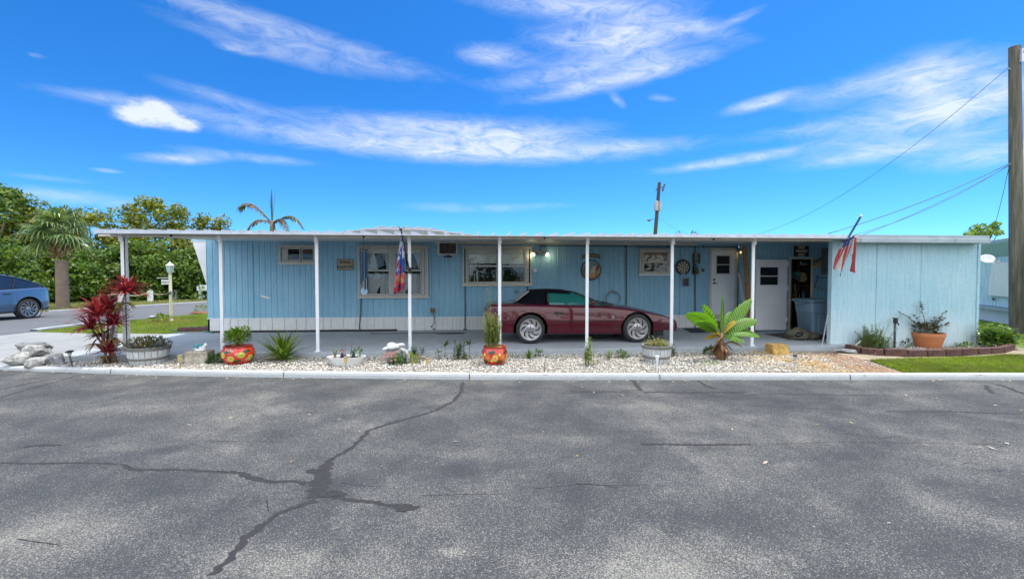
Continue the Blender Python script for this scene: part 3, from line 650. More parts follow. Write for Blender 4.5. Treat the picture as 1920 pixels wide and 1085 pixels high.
# ---- windows
def window(r, kind, name='window'):
    x0, x1, z0, z1 = r; f = .045; yo = WY-.055; mb = MB()
    def fr(a, b, c, d, w, y0, y1):       # rectangular frame
        mb.box(a, b, y0, y1, c, c+w); mb.box(a, b, y0, y1, d-w, d); mb.box(a, a+w, y0, y1, c+w, d-w); mb.box(b-w, b, y0, y1, c+w, d-w)
    fr(x0-.005, x1+.005, z0-.005, z1+.005, f, yo, WY+.03)
    w = mb.build(name, m_frame, home, bevel=.004); w.parent = home
    mb = MB(); mb.box(x0-.03, x1+.03, yo-.05, yo-.001, z0-.055, z0-.007); mb.build('sill', m_cream if kind != 'kitchen' else m_white, w, bevel=.004)
    mb = MB(); mb.box(x0-.03, x1+.03, yo-.03, yo-.001, z1+.007, z1+.04); mb.build('head_trim', m_frame, w, bevel=.003)
    gx = MB(); sash = MB(); jal = MB(); cur = MB(); shd = MB(); m_crank = bpy.data.materials.get('worn_crank_strip') or mat('worn_crank_strip', (.42,.43,.42), .5, .3, var=.35, sc=40)
    def lights(a, b, mid):
        for (c, d) in ([(z0+f, z0+f+mid*(z1-z0-2*f)), (z0+f+mid*(z1-z0-2*f), z1-f)] if mid else [(z0+f, z1-f)]):
            s_ = .022; y = WY-.02
            sash.box(a, b, y-.012, y+.012, c, c+s_); sash.box(a, b, y-.012, y+.012, d-s_, d); sash.box(a, a+s_, y-.012, y+.012, c+s_, d-s_); sash.box(b-s_, b, y-.012, y+.012, c+s_, d-s_)
            gx.poly([(a+s_,y,c+s_),(b-s_,y,c+s_),(b-s_,y,d-s_),(a+s_,y,d-s_)])
    def mech(a, b):                      # crank strip with little operators
        jal = MB(); jal.box(a, b, WY-.035, WY-.012, z0+f, z1-f); n = int((z1-z0-2*f)/.05)
        for k in range(n): z = z0+f+.02+k*.05; jal.box(a+(b-a)*.25, b-(b-a)*.2, WY-.047, WY-.035, z, z+.022)
        jal.build('crank_strip', m_crank, w)
    def drape(pts_top, pts_bot, y, n=14):
        rows = []
        for j in range(12):
            t = j/11; a = pts_top[0]*(1-t)**1.6+pts_bot[0]*(1-(1-t)**1.6); b = pts_top[1]*(1-t)**1.6+pts_bot[1]*(1-(1-t)**1.6)
            rows.append([(a+(b-a)*i/n, y+.016*math.sin(i*2.3+t*1.5), pts_top[2]+(pts_bot[2]-pts_top[2])*t) for i in range(n+1)])
        MB().grid(rows).build('curtain', m_palecurtain if kind == 'double' else m_curtain, w, smooth=True)
    W_ = x1-x0
    if kind == 'slider':
        lights(x0+.20, x0+.56*W_+.02, 0); lights(x0+.56*W_+.05, x1-f, 0); mech(x0+.11, x0+.2)
        jal.box(x0+f, x0+.1, WY-.015, WY-.01, z0+f, z1-f)
        shd.box(x0+.58*W_, x1-f-.01, WY+.06, WY+.066, z0+.05, z1-.05)
        sm = mat('brown_blind', (.085,.068,.05), .8)
    elif kind == 'double':
        m = x0+W_*.49; lights(x0+.20, m-.09, .52); lights(m+.05, x1-.19, .52); mech(m-.09, m+.05); mech(x1-.18, x1-.11)
        MB().box(x0+f, x0+.19, WY-.03, WY-.02, z0+f, z1-f).build('side_louvre', m_crank, w); MB().box(x1-.10, x1-f, WY-.03, WY-.02, z0+f, z1-f).build('side_louvre', m_crank, w)
        shd.box(x0+.2, m-.1, WY+.006, WY+.011, z1-.19, z1-.04); shd.box(m+.06, x1-.2, WY+.006, WY+.011, z1-.19, z1-.04)
        for a, b in ((x0+.2, m-.1), (m+.06, x1-.2)):
            drape((a, a+.20, z1-.19), (a, a+.30, z0+.72), WY+.10); drape((b-.22, b, z1-.19), (b-.1, b, z0+.75), WY+.10)
            drape((a, a+(b-a)*.98, z0+.62), (a, a+.25, z0+.04), WY+.14); drape((a+.3, b, z0+.62), (b-.28, b, z0+.04), WY+.13)
        sm = m_shade
    elif kind == 'living':
        m = x0+W_*.535; lights(x0+.13, m-.07, .49); lights(m+.04, x1-.17, .49); mech(x0+.075, x0+.125); mech(m-.065, m+.035); mech(x1-.165, x1-.075)
        shd.box(x0+.14, m-.08, WY+.006, WY+.011, z0+.49*(z1-z0)+.08, z1-.04); shd.box(m+.05, x1-.18, WY+.006, WY+.011, z0+.49*(z1-z0)+.06, z1-.04)
        drape((x0+.13, x0+.52, z0+.62), (x0+.13, x0+.2, z0+.03), WY+.10); drape((m+.22, x1-.18, z0+.60), (x1-.28, x1-.18, z0+.03), WY+.10)
        shd.box(x0+.38, x0+.42, WY+.3, WY+.34, z0, z0+.45); shd.box(x0+.30, x0+.33, WY+.3, WY+.34, z0, z0+.3)
        sm = m_shade
    else:
        lights(x0+.12, x1-.07, .48); mech(x0+.055, x0+.115); mech(x1-.065, x1-f+.02)
        rows = []; zt = z1-.05; zb = z0+.48*(z1-z0)+.02
        cur.grid([[(x0+.13+(W_-.22)*i/24, WY+.06+.012*math.sin(i*1.9), zt), ][0] for i in range(25)] and [[(x0+.13+(W_-.22)*i/24, WY+.06+.012*math.sin(i*1.9), zt-(zt-zb)*j) for i in range(25)] for j in (0, 1)])
        shd.tube([(x0+.15,WY+.25,z0+.09),(x0+.3,WY+.25,z0+.15),(x1-.3,WY+.25,z0+.155),(x1-.1,WY+.25,z0+.08)], .015, 6)
        sm = m_curtain
    gx.build('pane', m_glass, w); sash.build('sash', m_frame if kind != 'kitchen' else m_cream, w)
    if jal.v: jal.build('side_louvre', m_crank, w)
    if cur.v: cur.build('curtain', m_curtain if kind != 'kitchen' else mat('lace_valance', (.30,.21,.14), .8, var=.35, sc=30), w)
    if shd.v: shd.build('shade', sm, w)
    return w
for r, k in zip(winr, ('slider', 'double', 'living', 'kitchen')): window(r, k)
# ---- entry door
x0, x1, z0, z1 = doorr
mb = MB(); mb.box(x0-.03, x0+.03, WY-.03, WY+.04, z0, z1+.03); mb.box(x1-.03, x1+.03, WY-.03, WY+.04, z0, z1+.03); mb.box(x0+.03, x1-.03, WY-.03, WY+.04, z1-.02, z1+.03); mb.box(x0-.06, x1+.06, WY-.05, WY-.031, z1+.012, z1+.05)
mb.box(x0+.03, x1-.03, WY-.035, WY+.04, z0-.06, z0-.001)
mb.build('door_frame', m_cream, home, bevel=.004)
wr = rect(1343, 480, 1367.5, 512.5)
d = MB(); dx0, dx1, dz0, dz1 = x0+.034, x1-.034, z0+.004, z1-.024
d.box(dx0, wr[0], WY-.012, WY+.02, dz0, dz1); d.box(wr[1], dx1, WY-.012, WY+.02, dz0, dz1); d.box(wr[0], wr[1], WY-.012, WY+.02, dz0, wr[2]); d.box(wr[0], wr[1], WY-.012, WY+.02, wr[3], dz1)
door = d.build('door', m_doorw, home)
def doorwin(wr, Y, par, fm, fw=.025):
    mb = MB(); a, b, c, e = wr; y0, y1 = Y-.03, Y-.013
    mb.box(a-fw, b+fw, y0, y1, c-fw, c); mb.box(a-fw, b+fw, y0, y1, e, e+fw); mb.box(a-fw, a, y0, y1, c, e); mb.box(b, b+fw, y0, y1, c, e); m_ = (c+e)/2; mb.box(a, b, y0, y1, m_-.012, m_+.012)
    mb.build('window_frame', fm, par, bevel=.003)
    MB().box(a, b, Y-.008, Y+.012, c, e).build('pane', mat('dark_louvre_glass', (.016,.018,.022), .12, var=.3, scale=(1,1,40)), par)
doorwin(wr, WY, door, m_cream)
kx = dx0+.07
MB().lathe([(.0,0),(.03,0),(.03,.012),(.02,.02),(.02,.045),(.0,.05)], 12, T(kx, WY-.012, z0+1.03) @ RX(R(90))).build('lock', m_black, door)
mb = MB()
for z in (z0+.93,): mb.lathe([(.0,0),(.03,0),(.03,.012),(.02,.02),(.02,.045),(.0,.05)], 12, T(kx, WY-.012, z) @ RX(R(90)))
mb.bar((kx, WY-.055, z0+.93), (kx+.09, WY-.055, z0+.91), .014)
mb.build('handle', m_black, door)
# ------------------------------------------------------------ carport
cp = thing('carport', 'white metal carport roof on eight slim posts along the front of the home', 'carport', (0, PY, SLZ))
RX0, RX1 = S(175, 432, RF).x, S(1614, 440, RF).x+.06
ZF, ZB = S(600, 440, RF).z, WTOP-.012
def roof_z(y): return ZF+(ZB-ZF)*(y-RF)/(WY-RF)
PAN = .318; n = int((RX1-RX0)/PAN)
mb = MB(); RH = .085
rg = random.Random(4)
for i in range(n+1):
    a = RX0+i*PAN; b = min(a+PAN, RX1)
    if b-a < .05: continue
    e = rg.uniform(-.004, .004)
    # pan: floor sheet + upstanding seam on its left side, folded lip at the right
    for (u0, u1, h0, h1) in ((a, b, 0, .0),):
        mb.add([(a+.002,RF+e,ZF),(b-.002,RF+e,ZF),(b-.002,WY,ZB),(a+.002,WY,ZB),(a+.002,RF+e,ZF+.012),(b-.002,RF+e,ZF+.012),(b-.002,WY,ZB+.012),(a+.002,WY,ZB+.012)],[(0,3,2,1),(4,5,6,7),(0,1,5,4),(1,2,6,5),(2,3,7,6),(3,0,4,7)])
    mb.add([(a+.002,RF+e,ZF+.012),(a+.006,RF+e,ZF+.012),(a+.006,RF+e,ZF+RH),(a+.002,RF+e,ZF+RH),(a+.002,WY,ZB+.012),(a+.006,WY,ZB+.012),(a+.006,WY,ZB+RH),(a+.002,WY,ZB+RH)],[(0,1,2,3),(5,4,7,6),(1,5,6,2),(4,0,3,7),(3,2,6,7),(0,4,5,1)])
    mb.add([(a+.006,RF+e,ZF+RH-.004),(a+.035,RF+e,ZF+RH-.004),(a+.035,RF+e,ZF+RH),(a+.006,RF+e,ZF+RH),(a+.006,WY,ZB+RH-.004),(a+.035,WY,ZB+RH-.004),(a+.035,WY,ZB+RH),(a+.006,WY,ZB+RH)],[(0,1,2,3),(5,4,7,6),(1,5,6,2),(4,0,3,7),(3,2,6,7),(0,4,5,1)])
mb.build('roof_panel', m_roofm, cp)
bz1 = roof_z(PY)-.004; bz0 = S(768, 447, PY).z
BX0, BX1 = S(186, 440, PY).x, S(1561, 445, PY).x
mb = MB(); mb.box(BX0, BX1, PY-.03, PY+.0, bz0, bz1); mb.box(BX0, BX1, PY+.001, PY+.06, bz0-.0, bz0+.012); mb.box(BX0, BX1, PY+.001, PY+.06, bz1-.012, bz1)
mb.build('beam', m_cream, cp, bevel=.004)
for k, xx in enumerate((-6.78,-4.98,-3.155,-1.335,.49,2.32,4.15,5.95)):
    mb = MB(); mb.box(xx-.031, xx+.031, PY-.0325+.04, PY+.04, SLZ+.001, bz0+.0)
    if k == 0: mb.box(xx-.031, xx+.031, PY-.0325+.041, PY+.12, SLZ+.001, bz0)
    mb.box(xx-.035, xx+.035, PY-.036, PY-.031, bz0-.09, bz0+.05); mb.box(xx-.05, xx+.05, PY-.03, PY+.07, SLZ+.0005, SLZ+.02)
    for sx in (-.02, .02):
        for sz in (-.05, -.015, .03): mb.lathe([(.006,0),(.006,.006),(0,.007)], 6, T(xx+sx, PY-.036, bz0+sz) @ RX(R(90)))
    mb.build('post', m_postw, cp, bevel=.005)
# posts are bent a touch on the real thing; screws and the tiny vents along the beam
for px, py in ((321,439),(682,443),(1021,445),(1338,447)): c = S(px, py, PY-.03); MB().lathe([(.022,0),(.022,.012),(.0,.018)], 10, T(c.x, c.y, (bz0+bz1)/2) @ RX(R(90))).build('hook', m_black, cp)
# ------------------------------------------------------------ storage shed
SX0, SX1, SY, DY = 7.86, 11.42, 9.45, 11.75
shed = thing('storage_shed', 'faded pale blue corrugated storage shed with open white door at the carport end', 'shed', (SX0, SY, 0))
SZ1 = roof_z(SY)-.004
mb = MB(); corr_wall(mb, SX0, SX1, .05, SZ1, SY, [], .115, .0045, .35)
mb.build('front_wall', m_shed, shed)
mb = MB(); mb.box(SX0-.015, SX0+.06, SY-.022, SY-.002, .05, SZ1); mb.box(SX0-.015, SX0-.002, SY-.001, SY+.09, .05, SZ1); mb.build('corner_trim', m_shed, shed)
MB().box(SX1-.05, SX1+.012, SY-.02, SY-.002, .05, SZ1).build('corner_trim', m_shed, shed)
for x in (SX0+1.07, SX0+2.14): MB().box(x-.006, x+.006, SY-.009, SY-.003, .05, SZ1).build('wall_seam', m_shed, shed)
mb = MB(); mb.box(SX1-.03, SX1, SY+.02, 13.2, .05, SZ1); mb.box(9.72, 9.76, SY+.02, DY+.03, .05, SZ1); mb.box(SX0, SX1, SY+.012, SY+.03, .05, SZ1); mb.box(7.67, SX1, 13.17, 13.2, .05, SZ1)
mb.build('side_wall', m_shed, shed)
dr_ = rect(1480, 486, 1522, 619, DY); lr = rect(1541, 468, 1585, 512, DY)
mb = MB(); corr_wall(mb, HX1+.0, 9.74, SLZ+.003, roof_z(DY)-.003, DY, [(dr_[0], dr_[1], SLZ, dr_[3])], .115, .006, .35)
mb.build('door_wall', m_siding, shed)
MB().box(HX1-.012, HX1-.001, DY-.01, WY-.06, SLZ+.003, roof_z(WY)-.004).build('return_wall', m_siding, shed)
mb = MB(); mb.box(dr_[0]-.045, dr_[0], DY-.03, DY+.03, SLZ+.003, dr_[3]+.05); mb.box(dr_[1], dr_[1]+.045, DY-.03, DY+.03, SLZ+.003, dr_[3]+.05); mb.box(dr_[0], dr_[1], DY-.03, DY+.03, dr_[3], dr_[3]+.05)
mb.build('door_frame', m_cream, shed, bevel=.004)
MB().box(dr_[0]+.001, dr_[0]+.09, DY+.05, DY+.09, SLZ+.004, dr_[3]-.005).build('door_jamb', m_jamb, shed)
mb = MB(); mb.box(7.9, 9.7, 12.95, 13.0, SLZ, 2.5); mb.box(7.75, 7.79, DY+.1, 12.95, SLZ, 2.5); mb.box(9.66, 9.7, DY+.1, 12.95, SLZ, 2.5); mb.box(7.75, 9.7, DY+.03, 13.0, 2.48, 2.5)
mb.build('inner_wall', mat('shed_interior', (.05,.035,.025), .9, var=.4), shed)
mb = MB()
for z in (.55, .95, 1.38, 1.85): mb.box(8.35, 9.66, 12.45, 12.94, z, z+.03)
for x in (8.9, 9.3): mb.box(x, x+.05, 12.43, 12.47, SLZ, 2.2)
mb.build('shelf', mat('dusty_shelf_board', (.10,.085,.07), .85, var=.3), shed)
odr = rect(1415.5, 487, 1476, 618.5, DY-.09)
sdoor = MB()
w2 = rect(1424, 501, 1458.5, 534, DY-.09); OY = DY-.09
sdoor.box(odr[0], w2[0], OY-.012, OY+.025, odr[2], odr[3]); sdoor.box(w2[1], odr[1], OY-.012, OY+.025, odr[2], odr[3]); sdoor.box(w2[0], w2[1], OY-.012, OY+.025, odr[2], w2[2]); sdoor.box(w2[0], w2[1], OY-.012, OY+.025, w2[3], odr[3])
sdoor = sdoor.build('door', m_doorw, shed); sdoor['label'] = 'white door swung fully open against the wall'
doorwin(w2, OY, sdoor, m_white, .03)
for z in (.45, 1.3, 1.95):
    mb = MB(); mb.box(odr[1]-.01, odr[1]+.03, OY-.03, OY-.013, z, z+.11); mb.tube([(odr[1]+.01, OY-.03, z-.01), (odr[1]+.01, OY-.03, z+.12)], .009, 6); mb.build('hinge', m_white, sdoor)
# louvred vent window in the alcove
x0, x1, z0, z1 = lr
mb = MB(); mb.box(x0-.03, x1, DY-.03, DY-.013, z0-.03, z0); mb.box(x0-.03, x1, DY-.03, DY-.013, z1, z1+.03); mb.box(x0-.03, x0, DY-.03, DY-.013, z0, z1)
for k in range(4):
    z = z0+(z1-z0)*k/4; h = (z1-z0)/4
    mb.add([(x0,DY-.045,z+.004),(x1,DY-.045,z+.004),(x1,DY-.016,z+h-.002),(x0,DY-.016,z+h-.002)],[(0,1,2,3)])
mb.build('louvre_window', mat('dull_louvre', (.17,.18,.18), .3, var=.15), shed)
# shed roof and rusty gutter
gx0, gx1 = RX1+.0, S(1858, 450, SY-.3).x
g = S(1614, 454, SY-.3).z
mb = MB(); ya, yb = SY-.27, 13.3
mb.ext([Vector((RX1+.004,ya,roof_z(ya))),Vector((RX1+.004,yb,roof_z(yb))),Vector((RX1+.004,yb,roof_z(yb)+.05)),Vector((RX1+.004,ya,roof_z(ya)+.05))], (gx1-RX1-.02,0,0))
mb.ext([Vector((HX1-.1,WY+.004,roof_z(WY)-.05)),Vector((HX1-.1,yb,roof_z(WY)-.05)),Vector((HX1-.1,yb,roof_z(yb)+.05)),Vector((HX1-.1,WY+.004,roof_z(WY)+.05))], (RX1-HX1+.1,0,0)); mb.build('roof', m_roofm, shed)
mb = MB(); GY = SY-.3
mb.ext([Vector((gx0,GY,g)),Vector((gx0,GY,g+.085)),Vector((gx0,GY+.025,g+.09)),Vector((gx0,GY+.025,g+.165)),Vector((gx0,GY+.29,g+.165)),Vector((gx0,GY+.29,g))], (gx1-gx0,0,0))
for k in range(7):
    x = gx0+.12+k*.46; mb.box(x, x+.012, GY-.006, GY-.001, g+.05, g+.085)
gu = NT('gutter_rust'); a_ = gu.noise(3, 5, .65, gu.co((3, 3, .4))); gu.base(gu.mix(gu.ramp(a_, [(.6, 0.), (.72, .75)]), gu.ramp(gu.noise(2.5, 4), [(.3, (.27,.33,.37)), (.7, (.36,.42,.46))]), (.20,.12,.075))); gu.set(Roughness=.5)
mb.build('gutter', gu.m, shed, bevel=.003)
# ------------------------------------------------------------ neighbour's home beyond the shed (right edge)
A = Vector((18.75, 15.4, 0)); B = Vector((16.35, 11.45, 0)); dv = (B-A).normalized(); nv = Vector((dv.y, -dv.x, 0))
if nv.x > 0: nv = -nv
A = A-dv*6
nb = thing('mobile_home', 'neighbouring pale blue mobile home with dark streaked wall at the right edge', 'mobile home', tuple(A))
def nbP(s, o, z): return A+dv*s+nv*o+Vector((0, 0, z))
LN = (B-A).length+4
mb = MB(); prev = None
k = 0; s = 0
while s < LN:
    e = s+.2
    mb.add([nbP(s,0,.62),nbP(s+.16,0,.62),nbP(s+.18,-.012,.62),nbP(e,-.0,.62),nbP(s,0,2.62),nbP(s+.16,0,2.62),nbP(s+.18,-.012,2.62),nbP(e,0,2.62)],[(0,1,5,4),(1,2,6,5),(2,3,7,6)]); s = e
mb.build('wall', m_nsiding, nb)
def nbox(mb, s0, s1, o0, o1, z0, z1):
    v = [nbP(s_,o,z) for z in (z0,z1) for s_, o in ((s0,o0),(s1,o0),(s1,o1),(s0,o1))]
    return mb.add(v, [(0,3,2,1),(4,5,6,7),(0,1,5,4),(1,2,6,5),(2,3,7,6),(3,0,4,7)])
nbox(MB(), 0, LN, -3.6, -.02, .05, 2.6).build('body', m_nsiding, nb)
nbox(MB(), 0, LN, -.012, .02, .05, .60).build('skirting', m_skirt, nb)
mb = MB(); nbox(mb, -.1, LN, -.01, .16, .50, .60); nbox(mb, -.1, LN, .161, .19, .44, .46); mb.build('ledge', m_gutter, nb)
mb = MB(); v = [nbP(-.2,.45,2.78),nbP(LN,.45,2.78),nbP(LN,-4,3.5),nbP(-.2,-4,3.5)]; mb.ext(v, (0,0,.1)); mb.build('roof', m_gutter, nb)
mb = MB(); v = [nbP(-.2,.02,2.35),nbP(LN,.02,2.35),nbP(LN,.44,2.77),nbP(-.2,.44,2.77)]; mb.ext(v, (0,0,.02)); mb.build('eave_panel', mat('pale_blue_eave', (.25,.44,.58), .5, var=.1), nb)
mb = MB(); sw = (A+dv*0-A).length
sc = 6.95; mb.ext([nbP(sc-.18,.02,1.05),nbP(sc-.1,.02,.98),nbP(sc+1.4,.02,.98),nbP(sc+1.4,.02,2.15),nbP(sc+.1,.02,2.15),nbP(sc+.02,.02,2.1)], nv*.10)
mb.build('bay_cover', m_skirt, nb, bevel=.02)
mb = MB(); mb.ext([nbP(sc-.02,.02,.83),nbP(sc+.05,.02,.83),nbP(sc+.05,.02,.9),nbP(sc-.02,.02,.9)], nv*.03); mb.build('outlet', m_black, nb)
mb = MB(); nbox(mb, sc+1.6, sc+2.6, .01, .05, .8, 1.25); mb.build('vent', m_dark, nb)
# ------------------------------------------------------------ cars
def spl(keys, x):
    """smooth interpolation of rows [x, a, b, ...]"""
    K = np.array(keys, float); xs_ = K[:, 0]; i = int(np.clip(np.searchsorted(xs_, x)-1, 0, len(K)-2))
    h = xs_[i+1]-xs_[i]; t = (x-xs_[i])/h; out_ = []
    for c in range(1, K.shape[1]):
        y = K[:, c]
        def sl_(j):
            if j == 0: return (y[1]-y[0])/(xs_[1]-xs_[0])
            if j == len(K)-1: return (y[-1]-y[-2])/(xs_[-1]-xs_[-2])
            return ((y[j+1]-y[j])/(xs_[j+1]-xs_[j])+(y[j]-y[j-1])/(xs_[j]-xs_[j-1]))/2
        m0, m1 = sl_(i)*h, sl_(i+1)*h
        out_.append((2*t**3-3*t*t+1)*y[i]+(t**3-2*t*t+t)*m0+(-2*t**3+3*t*t)*y[i+1]+(t**3-t*t)*m1)
    return out_
def chaikin(p, n=2):
    p = [Vector(q) for q in p]
    for _ in range(n):
        q = [p[0]]
        for a, b in zip(p, p[1:]): q += [a.lerp(b, .25), a.lerp(b, .75)]
        q.append(p[-1]); p = q
    return p
def carpaint(name, c, c2, flake=.25):
    t = NT(name); lw = t.n('ShaderNodeLayerWeight'); lw.inputs[0].default_value = .35
    t.base(t.mix(lw.outputs['Facing'], c, c2)); t.set(Roughness=.28, Metallic=flake)
    t.p.inputs['Specular IOR Level'].default_value = .2; t.p.inputs['Coat Weight'].default_value = 1; t.p.inputs['Coat IOR'].default_value = 1.45; t.p.inputs['Coat Roughness'].default_value = .02
    return t.m
def body_mesh(keys, ring, x0, x1, nx, cuts, name, mats, par, carveY, sub=2):
    """lofted closed body with wheel arches cut out by a boolean"""
    rows = []
    for i in range(nx+1):
        x = x0+(x1-x0)*i/nx; half = chaikin(ring(x, spl(keys, x)), sub)
        r = [Vector((x, p.x, p.y)) for p in half]; rows.append(r+[Vector((x, -p.x, p.y)) for p in half[::-1]])
    mb = MB(); mb.grid([r[:] for r in rows], True); n = len(rows[0])
    mb.f.append(tuple(range(n))[::-1]); mb.mi.append(0); mb.f.append(tuple(range(nx*n, nx*n+n))); mb.mi.append(0)
    o = mb.build(name, mats, par, smooth=True)
    cut = MB()
    for cx, cz, r in cuts:
        for sgn in (-1, 1):
            y0, y1 = sorted((sgn*carveY, sgn*1.3))
            cut.cur = 1; m = T(cx, y0, cz) @ RX(R(-90)); cut.lathe([(r, 0), (r, y1-y0)], 40, m)
    co = cut.build('cutter', mats)
    bm_ = o.modifiers.new('arch', 'BOOLEAN'); bm_.operation = 'DIFFERENCE'; bm_.object = co; bm_.solver = 'EXACT'
    bpy.context.view_layer.update(); dg = bpy.context.evaluated_depsgraph_get(); me = bpy.data.meshes.new_from_object(o.evaluated_get(dg)); o.modifiers.clear(); o.data = me
    bpy.data.objects.remove(co)
    me.polygons.foreach_set('use_smooth', [True]*len(me.polygons))
    e = o.modifiers.new('split', 'EDGE_SPLIT'); e.split_angle = R(35)
    return o
m_tyre = mat('tyre_rubber', (.018, .018, .019), .7, var=.2, sc=10)
m_rim = mat('machined_alloy', (.36, .36, .37), .34, .8, var=.06)
m_disc = mat('dark_brake_disc', (.035, .035, .038), .5, .5)
def wheel(par, x, y, r, rimr, w, style, spokem, side):
    """side -1: outer face towards -Y"""
    M = T(x, y, r) @ (RX(R(90)) if side < 0 else RX(R(-90)))
    tw = MB(); tw.lathe([(rimr-.005,-w/2+.02),(rimr+.01,-w/2),(r-.03,-w/2),(r-.008,-w/2+.025),(r,-w/2+.05),(r,w/2-.05),(r-.008,w/2-.022),(r-.035,w/2-.002),(rimr+.022,w/2),(rimr+.004,w/2-.012),(rimr-.005,w/2-.03)], 48, M, cap=False)
    t = tw.build('wheel', m_tyre, par, smooth='auto')
    rm = MB(); rm.lathe([(rimr-.03,-w/2+.02),(rimr-.022,w/2-.045),(rimr-.02,w/2-.012),(rimr+.005,w/2-.008),(rimr+.004,w/2-.016)], 48, M, cap=False)
    zf = w/2-.02
    def P(rr, a, z): return M @ Vector((rr*math.cos(a), rr*math.sin(a), z))
    if style == 'swirl':
        rm.lathe([(0,zf+.0),(.035,zf+.002),(.04,zf-.006),(.10,zf-.012),(.118,zf-.022),(.118,zf-.05)], 40, M, cap=False)
        ns = 8
        for k in range(ns):
            a0 = 2*math.pi*k/ns; rows = []
            for j in range(9):
                t_ = j/8; rr = .105+(rimr-.018-.105)*t_; tw_ = -side*.0+.62*t_**1.3; wd = .33*(1-t_)**1.2+.40*t_**2.2+.30
                rows.append([P(rr, a0+tw_-wd/2, zf-.018-.03*(1-t_*.4)), P(rr, a0+tw_-wd/2, zf-.016+.006*t_), P(rr, a0+tw_, zf-.013+.008*t_), P(rr, a0+tw_+wd/2, zf-.016+.006*t_), P(rr, a0+tw_+wd/2, zf-.046)])
            rm.grid(rows)
        for k in range(5):
            a = 2*math.pi*k/5+.3; rm.cur = 1; rm.lathe([(.014,0),(.014,.006),(0,.007)], 10, M @ T(.062*math.cos(a), .062*math.sin(a), zf-.009))
        rm.cur = 1; rm.lathe([(.017,0),(.015,.004),(0,.005)], 10, M @ T(0,0,zf+.001)); rm.cur = 0
    else:
        rm.lathe([(0,zf+.004),(.05,zf),(.07,zf-.012),(.07,zf-.04)], 30, M, cap=False)
        for k in range(10):
            a0 = 2*math.pi*k/10
            for (da, c_) in ((0, 0), (.24, 2)):
                rows = []; rm.cur = c_
                for j in range(7):
                    t_ = j/6; rr = .06+(rimr-.02-.06)*t_; wd = (.2*(1-t_)+.20*t_+.12*(1-t_))*(1 if c_ == 0 else .75)
                    a = a0+da+.5*t_
                    rows.append([P(rr, a-wd/2, zf-.05), P(rr, a-wd/2, zf-.012+.01*t_), P(rr, a+wd/2, zf-.012+.01*t_), P(rr, a+wd/2, zf-.05)])
                rm.grid(rows)
        rm.cur = 0
    rm.build('rim', [spokem, m_black, m_disc], t, smooth='auto')
    b = MB(); b.lathe([(0,-w/2+.06),(rimr-.035,-w/2+.06),(rimr-.035,-w/2+.075),(0,-w/2+.08)], 32, M); b.build('brake_disc', m_disc, t)
    return t
# ---- maroon convertible under the carport (local x forward, rear axle at the origin)
cv = thing('convertible_car', 'glossy maroon two-seat convertible with closed black soft top parked under the carport', 'car')
KC = [  # x, half width, z bottom, z side, z shoulder, z top edge, crown, top edge share
 [-.985,.70,.43,.60,.78,.825,.012,.86],[-.955,.79,.36,.58,.80,.845,.014,.88],[-.88,.84,.29,.55,.81,.868,.016,.88],[-.6,.875,.235,.53,.80,.882,.02,.86],[0,.895,.21,.52,.79,.885,.02,.84],
 [.5,.89,.195,.52,.775,.868,.02,.86],[.95,.872,.19,.51,.765,.85,.02,.88],[1.5,.87,.19,.51,.755,.84,.03,.86],[1.95,.885,.19,.51,.735,.812,.045,.83],[2.44,.895,.20,.50,.68,.755,.045,.80],
 [2.85,.878,.23,.47,.60,.668,.04,.80],[3.15,.85,.255,.43,.555,.60,.03,.82],[3.29,.82,.24,.38,.50,.555,.022,.84],[3.38,.78,.22,.345,.46,.51,.015,.86],[3.45,.69,.215,.315,.39,.43,.012,.86],[3.485,.54,.235,.305,.34,.365,.008,.86]]
def ring_c(x, k):
    w, zb, zm, zs, zt, cr, sh = k
    return [(0,zb,0),(w*.80,zb,0),(w*.95,zb+.015,0),(w*.965,zb+.10,0),(w*1.0,zm-.04,0),(w*1.0,zm,0),(w*1.0,zm+.012,0),(w*.975,zs,0),(w*.955,zs+(zt-zs)*.7,0),(w*sh,zt,0),(w*.5,zt+cr*.8,0),(0,zt+cr,0)]
m_maroon = carpaint('maroon_car_paint', (.072, .0010, .0085), (.085, .002, .03), .0)
cvb = body_mesh(KC, ring_c, -.985, 3.485, 92, [(0,.325,.385),(2.44,.325,.38)], 'body', [m_maroon, m_black], cv, .60)
MB().box(-.42, .42, -.6, .6, .2, .72).build('wheel_housing', m_black, cv); MB().box(2.03, 2.86, -.6, .6, .22, .6).build('wheel_housing', m_black, cv)
for x in (0, 2.44):
    for sgn in (-1, 1): wheel(cv, x, sgn*.765, .328, .238, .235, 'swirl', m_rim, sgn)
def side_at(x, z, off=.004):
    """outer surface y of the body side at height z"""
    half = chaikin(ring_c(x, spl(KC, x)), 3); b = 0
    for p, q in zip(half, half[1:]):
        lo, hi = sorted((p.y, q.y))
        if lo <= z <= hi and p.x > .3:
            t_ = (z-p.y)/((q.y-p.y) or 1e-6); b = max(b, p.x+(q.x-p.x)*t_)
    return b+off
def side_strip(name, pts, h, m, off=.004, both=True):
    for sgn in ((-1, 1) if both else (-1,)):
        mb = MB(); rows = []
        for x, z in pts:
            y0 = side_at(x, z-h/2, 0); y1 = side_at(x, z+h/2, 0)
            rows.append([(x,sgn*(y0-.006),z-h/2),(x,sgn*(y0+off),z-h/2),(x,sgn*(y1+off),z+h/2),(x,sgn*(y1-.006),z+h/2)])
        mb.grid(rows); mb.build(name, m, cv)
side_strip('side_moulding', [(x, .50) for x in np.linspace(.43, 2.02, 24)], .016, m_black)
side_strip('side_moulding', [(x, .50) for x in np.linspace(-.93, -.40, 8)], .014, m_black)
side_strip('side_moulding', [(x, .455) for x in np.linspace(2.83, 3.36, 12)], .012, m_black)
